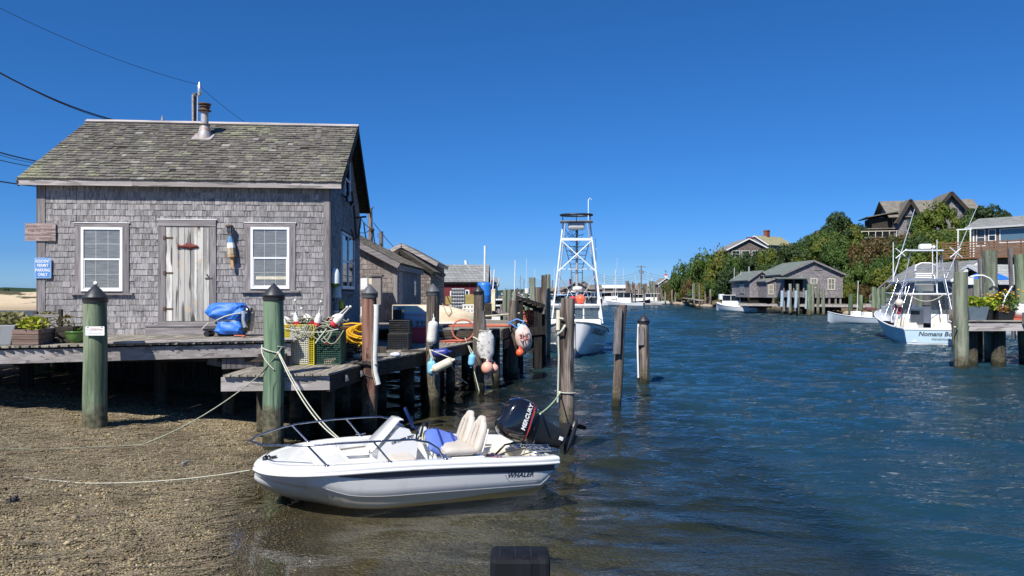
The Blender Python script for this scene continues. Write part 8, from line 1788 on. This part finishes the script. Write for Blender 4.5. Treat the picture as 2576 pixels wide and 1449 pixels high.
while cnt < 285 and tries < 9000:
    tries += 1; Y = R(84, 200); X = R(40, 118); fx = FXC+X/Y*FL
    if fx > 2660: continue
    d = float(head_d(np.array([X]), np.array([Y]))[0])
    if d < 1.5: continue
    if 30 < X < 44.5 and 86 < Y < 110: continue
    if fx > 2436 and Y < 92: continue
    if fx > 2300 and 76 < Y < 84: continue
    if 2225 < fx < 2470 and 121 < Y < 142: continue
    if 1826 < fx < 1945 and 147 < Y < 162: continue
    if 1915 < fx < 2015 and 158 < Y < 178: continue
    g = hz_(X, Y); lim = np.interp(fx, LIMX, LIMY) if Y < 124 or fx < 2030 else np.interp(fx, SKX, SKY_)+4
    if Y > 124 and 2190 < fx < 2470: lim = 596
    zmax = HC+(735-lim)*Y/1850; h = R(3.6, 6.2); r = R(2.2, 3.6)
    if g+h > zmax: h = zmax-g
    if h < 1.8: continue
    r = min(r, h*.85)
    if any((px-X)**2+(py-Y)**2 < ((pr+r)*.52)**2 for px, py, pr in placed): continue
    zone = 'on the wooded point' if fx < 1830 else 'below the white-trimmed hill houses' if fx < 1990 else 'above the boathouses' if fx < 2190 else 'on the slope below the hilltop house' if fx < 2440 else 'behind the right-edge houses'
    placed.append((X, Y, r)); m = rnd.choices(('leaf', 'leafy', 'leafd', 'leafb'), (5, 3, 2.4, .6))[0]
    tree(X, Y, g-.15, r, h, m, {'leaf': 'bushy green tree in the thicket '+zone, 'leafy': 'yellower green tree in the thicket '+zone, 'leafd': 'dark green tree in the thicket '+zone, 'leafb': 'brownish autumn-tinged tree in the thicket '+zone}[m], 'trees of the headland thicket'); cnt += 1
def sky_tree(x, D, ytop, ybot, wpx, mat, label): 
    X = WX(x, D); zt = WZ(ytop, D); zb = WZ(ybot, D); tree(X, D, zb, wpx/FL*D/2, (zt-zb)*1.04, mat, label)
sky_tree(1850, 141, 643, 715, 62, 'leaf', 'bushy tree hiding the lower left of the white-trimmed hill house')
sky_tree(1893, 139, 641, 715, 66, 'leafd', 'dark tree under the middle windows of the white-trimmed hill house')
sky_tree(1930, 138, 634, 712, 60, 'leafy', 'yellow-green tree at the right corner of the white-trimmed hill house')
sky_tree(2108, 128, 548, 618, 95, 'leafd', 'round dark tree standing highest left of the hilltop house')
sky_tree(2170, 128, 578, 620, 40, 'leafd', 'small dark pointed tree between the round tree and the hilltop house')
sky_tree(2352, 112, 521, 615, 120, 'leafy', 'large loose green tree growing in front of the hilltop house')
sky_tree(2318, 114, 545, 615, 70, 'leaf', 'green tree at the left foot of the hilltop house gable')
sky_tree(2480, 118, 526, 600, 110, 'leafd', 'dark spreading tree to the right of the hilltop house')
sky_tree(2430, 114, 550, 618, 90, 'leaf', 'mid green tree below the right gable of the hilltop house')
sky_tree(1768, 165, 641, 745, 90, 'leaf', 'tall green tree near the tip of the wooded point'); sky_tree(1715, 172, 668, 750, 60, 'leaf', 'round lower tree at the very tip of the wooded point'); sky_tree(1815, 150, 636, 745, 100, 'leafy', 'broad yellow-green tree right of the point below the white-trimmed house')
for x, D, yt, yb, w_, mt in ((1692, 176, 712, 756, 36, 'leafb'), (1712, 172, 705, 757, 40, 'leafy'), (1735, 160, 708, 758, 46, 'leafb'), (1762, 150, 712, 758, 46, 'leafy'), (1790, 140, 705, 758, 50, 'leaf'), (2140, 92, 715, 752, 40, 'leafy'), (2178, 92, 720, 758, 44, 'leafb')): sky_tree(x, D, yt, yb, w_, mt, 'autumn-tinged shrub at the foot of the bank') if False else tree(WX(x, D), D, WZ(yb, D), w_/FL*D/2, WZ(yt, D)-WZ(yb, D), mt, 'autumn-tinged shrub low on the bank', 'shrubs at the foot of the bank', 'shrub')
for x, D, yt, w_, lb in ((10, 150, 728, 34, 'small dark tree on the dune at the left edge'), (66, 150, 737, 40, 'flat-topped dark juniper on the dune next to the shack')):
    X = WX(x, D); t = thing('dune_tree', lb, 'tree', (X, D, 2.0)); inst('crown', CM['leafd'][0], t, T(0, 0, -.2) @ S(w_/FL*D/2, w_/FL*D/2, WZ(yt, D)-1.7)); inst('trunk', TM, t, S(1, 1, 1.2))
gr_ = MB()
for k in range(420): X, Y = R(-34, -9.6), R(16.5, 42); leaves(gr_, (X, Y, gz(X, Y)+.14), .2, .2, .16, 7, .16)
solo('dune_grass', gr_, M_['leafg'], 'scattered beach grass tufts on the sand behind the deck', 'grass', kind='stuff', loc=(-20, 30, 1))
# ------------------------------------------------------------------ the village at the head of the harbour
V_ = 'white'
hb_('harbour_building', 'long two-storey building with white roof and blue doors at the head of the harbour', xz(1516, 0, 250), xz(1600, 0, 250), 10, 3.4, .9, 'u', 'fpink', 'whiteroof', 'white', z=.9, cat='building', ov=.6, wins=tuple(('F', .8+k*1.1, 1.0, .6, .7, 1, 'trim') for k in range(4))+(('F', 8.3, 2.0, .9, 1.1, 1, 'blue'), ('F', 6.6, 2.2, .7, .8, 1, 'white'), ('F', 9.8, .3, 1., 1.2, 1, 'blue')))
hb_('harbour_building', 'grey-roofed gabled building with white-framed window right of the white-roofed one', xz(1590, 0, 240), xz(1612, 0, 240), 7, 2.9, 1.5, 'u', 'fsh', 'froofb', 'white', z=.9, cat='building', ov=.3)
hb_('harbour_building', 'small gabled end with round white window by the tall utility pole', xz(1612, 0, 238), xz(1638, 0, 238), 8, 3.0, 1.6, 'v', 'fsh', 'froofb', 'white', z=.9, cat='building', ov=.3, wins=(('F', 1.4, 3.2, .5, .5, 1, 'white'), ('F', .9, .6, .6, 1.2, 1, 'white'), ('F', 2.0, .6, .6, 1.2, 1, 'white')))
cup = hb_('cupola_house', 'grey gabled house with white trim and a red-topped cupola beside the wooded point', xz(1657, 0, 215), xz(1697, 0, 215), 9, 4.4, 1.7, 'v', 'fsh', 'froof', 'white', z=.9, cat='house', ov=.3, wins=(('F', 2.0, 4.2, .7, .7, 1, 'white'), ('F', 1.5, 2.0, 1.8, 1.2, 2, 'white')))
part('cupola', MB().box(2.2, 2.95, 2, 2.8, 5.8, 6.9), M_['white'], cup); part('cupola_roof', MB().lathe([(.65, 6.9), (0, 7.5)], 4, M=T(2.57, 2.4, 0)), M_['redp'], cup); part('weathervane', MB().tube([(2.57, 2.4, 7.5), (2.57, 2.4, 8.5)], .05, 5).tube([(2.2, 2.4, 8.1), (2.95, 2.4, 8.2)], .06, 5), M_['black'], cup)
hb_('harbour_building', 'dark shingled house with flat-topped porch, seen through the tower legs', xz(1400, 0, 230), xz(1432, 0, 230), 8, 2.6, .8, 'u', 'fshb', 'froofb', 'trimx', z=.9, cat='building', wins=(('F', .6, .8, .6, .9, 1, 'white'), ('F', 1.9, .8, .6, .9, 1, 'white')))
hb_('harbour_building', 'large dark gabled building directly behind the tower mast', xz(1424, 0, 222), xz(1478, 0, 222), 9, 3.0, 1.9, 'v', 'fshb', 'froofb', 'dark', z=.9, cat='building', wins=(('F', 1.0, 1.0, .8, 1.0, 1, 'trim'), ('F', 3.6, 1.0, .8, 1.0, 1, 'trim')))
hb_('harbour_building', 'low brown-roofed shed between the tower and the white-roofed building', xz(1480, 0, 235), xz(1514, 0, 235), 8, 2.8, 1.4, 'u', 'fshb', 'froofb', 'dark', z=.9, cat='building')
hb_('harbour_building', 'low pink-grey building just left of the white-roofed one', xz(1488, 0, 262), xz(1520, 0, 262), 9, 3.6, .9, 'u', 'fpink', 'froof', 'white', z=.9, cat='building', ov=.3, wins=(('F', .8, 1.0, .7, .8, 1, 'white'), ('F', 2.4, 1.0, .7, .8, 1, 'white')))
hb_('harbour_building', 'far grey gable between the radar dome and the tower leg', xz(1452, 0, 270), xz(1486, 0, 270), 8, 4.0, 2.0, 'v', 'fsh', 'froof', 'trimx', z=.9, cat='building')
hb_('harbour_building', 'low dark shed behind the pilings below the tower', xz(1375, 0, 200), xz(1400, 0, 200), 7, 2.4, .9, 'u', 'fshb', 'froofb', 'dark', z=.7, cat='building')
hb_('harbour_building', 'brownish low store behind the crowded inner docks', xz(1634, 0, 225), xz(1662, 0, 225), 7, 2.2, .7, 'u', 'fshb', 'froofb', 'trimx', z=.9, cat='building')
hb_('harbour_building', 'small pale gabled hut left of the frayed pilings', xz(1288, 0, 180), xz(1312, 0, 180), 5, 1.6, .7, 'v', 'fsh', 'froof', 'white', z=.6, cat='hut')
hb_('harbour_building', 'tiny grey gabled hut right of the pale one', xz(1315, 0, 185), xz(1332, 0, 185), 5, 1.7, .9, 'v', 'fsh', 'froof', 'trimx', z=.6, cat='hut')
hb_('harbour_building', 'low white cabin roof between the red shed and the pilings', xz(1264, 0, 190), xz(1290, 0, 190), 5, 1.7, .3, 'u', 'fsh', 'froof', 'white', z=.6, cat='hut')
solo('low_point', MB().prism([(-22, 175, -.3), (9, 175, -.3), (14, 230, -.3), (-24, 230, -.3)], (0, 0, .9)), land_mat(), 'low harbour spit carrying the small huts', 'shore', kind='structure')
far_lab = 'slim weathered piling among the crowded docks of the inner harbour'
for i in range(64):
    if i < 34: x = R(1575, 1655); D = R(165, 205); y = R(706, 728)
    elif i < 46: x = R(1250, 1400); D = R(90, 150); y = R(722, 738)
    else: x = R(1655, 1700); D = R(170, 200); y = R(716, 735)
    fp(x, D, y, R(3.2, 5.2), rnd.choice(['pgrey', 'pgreen2', 'pgrey']), far_lab, 'far harbour pilings')
fdk = thing('inner_dock', 'low timber docks crowded with pilings in the inner harbour', 'dock', (WX(1615, 185), 185, 1.3))
part('deck', MB().box(-6, 6.5, -4, 6, -.15, 0), M_['plank2'], fdk); part('deck', MB().box(7, 12, 5, 12, -.2, 0), M_['plank2'], fdk)
solo('floating_dock', MB().box(WX(1598, 165), WX(1662, 165), 163.5, 165.5, .02, .32), M_['fascia'], 'long pale floating dock in front of the far pilings', 'dock')
for i in range(14):
    x, D = R(1585, 1650), R(178, 190); solo('dock_gear', MB().cbox((WX(x, D), D, 1.3+.35), (R(.5, 1.1), .6, R(.5, .9))), M_[rnd.choice(['white', 'redp', 'galv', 'ochre', 'blue3'])], 'heap of fishing gear on the inner harbour dock', 'gear', group='gear on the inner harbour dock', bevel=.05)
for x, yt, D, lb in ((1613, 668, 236, 'tall crossarm utility pole over the village'),):
    t = thing('crossarm_pole', lb, 'utility pole', (WX(x, D), D, .9)); h_ = WZ(yt, D)-.9; part('pole', MB().tube([(0, 0, 0), (0, 0, h_)], .2, 8), M_['woodz'], t); part('crossarm', MB().box(-1.6, 1.6, -.1, .1, h_-.5, h_-.3), M_['woodz'], t); part('transformer', MB().lathe([(.25, 0), (.25, .9)], 10, M=T(.55, 0, h_-2.6)).tube([(-.6, 0, h_-1.4), (-.5, 0, h_-2.4)], .15, 6), M_['grey'], t)
for x, yt, lb in ((1342, 700, 'thin pole near the tall grey pilings'), (1500, 682, 'thin pole partly behind the tower leg'), (1390, 704, 'short pole left of the tower')): solo('thin_pole', MB().tube([Vector((WX(x, 240), 240, .8)), W(x, yt, 240)], .14, 6), M_['woodz'], lb, 'utility pole')
def fw(x0, y0, x1, y1, sag, lb, D0=236, D1=236): solo('village_wire', MB().tube(catenary(W(x0, y0, D0), W(x1, y1, D1), sag, 12), .05, 4), M_['grey'], lb, 'wire')
for dy, n_ in ((0, 'top'), (7, 'upper'), (13, 'middle'), (19, 'lowest')): fw(1611, 680+dy, 1500, 686+dy*.8, 1.8, n_+' wire sagging left from the crossarm pole'); fw(1615, 680+dy, 1700, 694+dy*.8, .8, n_+' wire running right from the crossarm pole'); fw(1500, 688+dy*.8, 1342, 702+dy*.6, 1.6, n_+' wire sagging behind the tower boat')
for x, y0, y1, D in ((1309, 742, 692, 170), (1318, 742, 700, 172), (1331, 742, 696, 168), (1520, 745, 692, 190), (1548, 752, 678, 152), (1640, 745, 700, 195), (1440, 742, 690, 175)):
    t = thing('boat_mast', 'thin mast with short gear arms above the inner harbour boats', 'mast', Vector((WX(x, D), D, .5)), group='masts over the inner harbour'); h_ = WZ(y1, D)-.5; part('pole', MB().tube([(0, 0, 0), (0, 0, h_)], .07, 5), M_['tower'] if x > 1500 else M_['grey'], t); part('arms', MB().tube([(-.4, 0, h_*.75), (.35, 0, h_*.9)], .05, 4), M_['grey'], t)
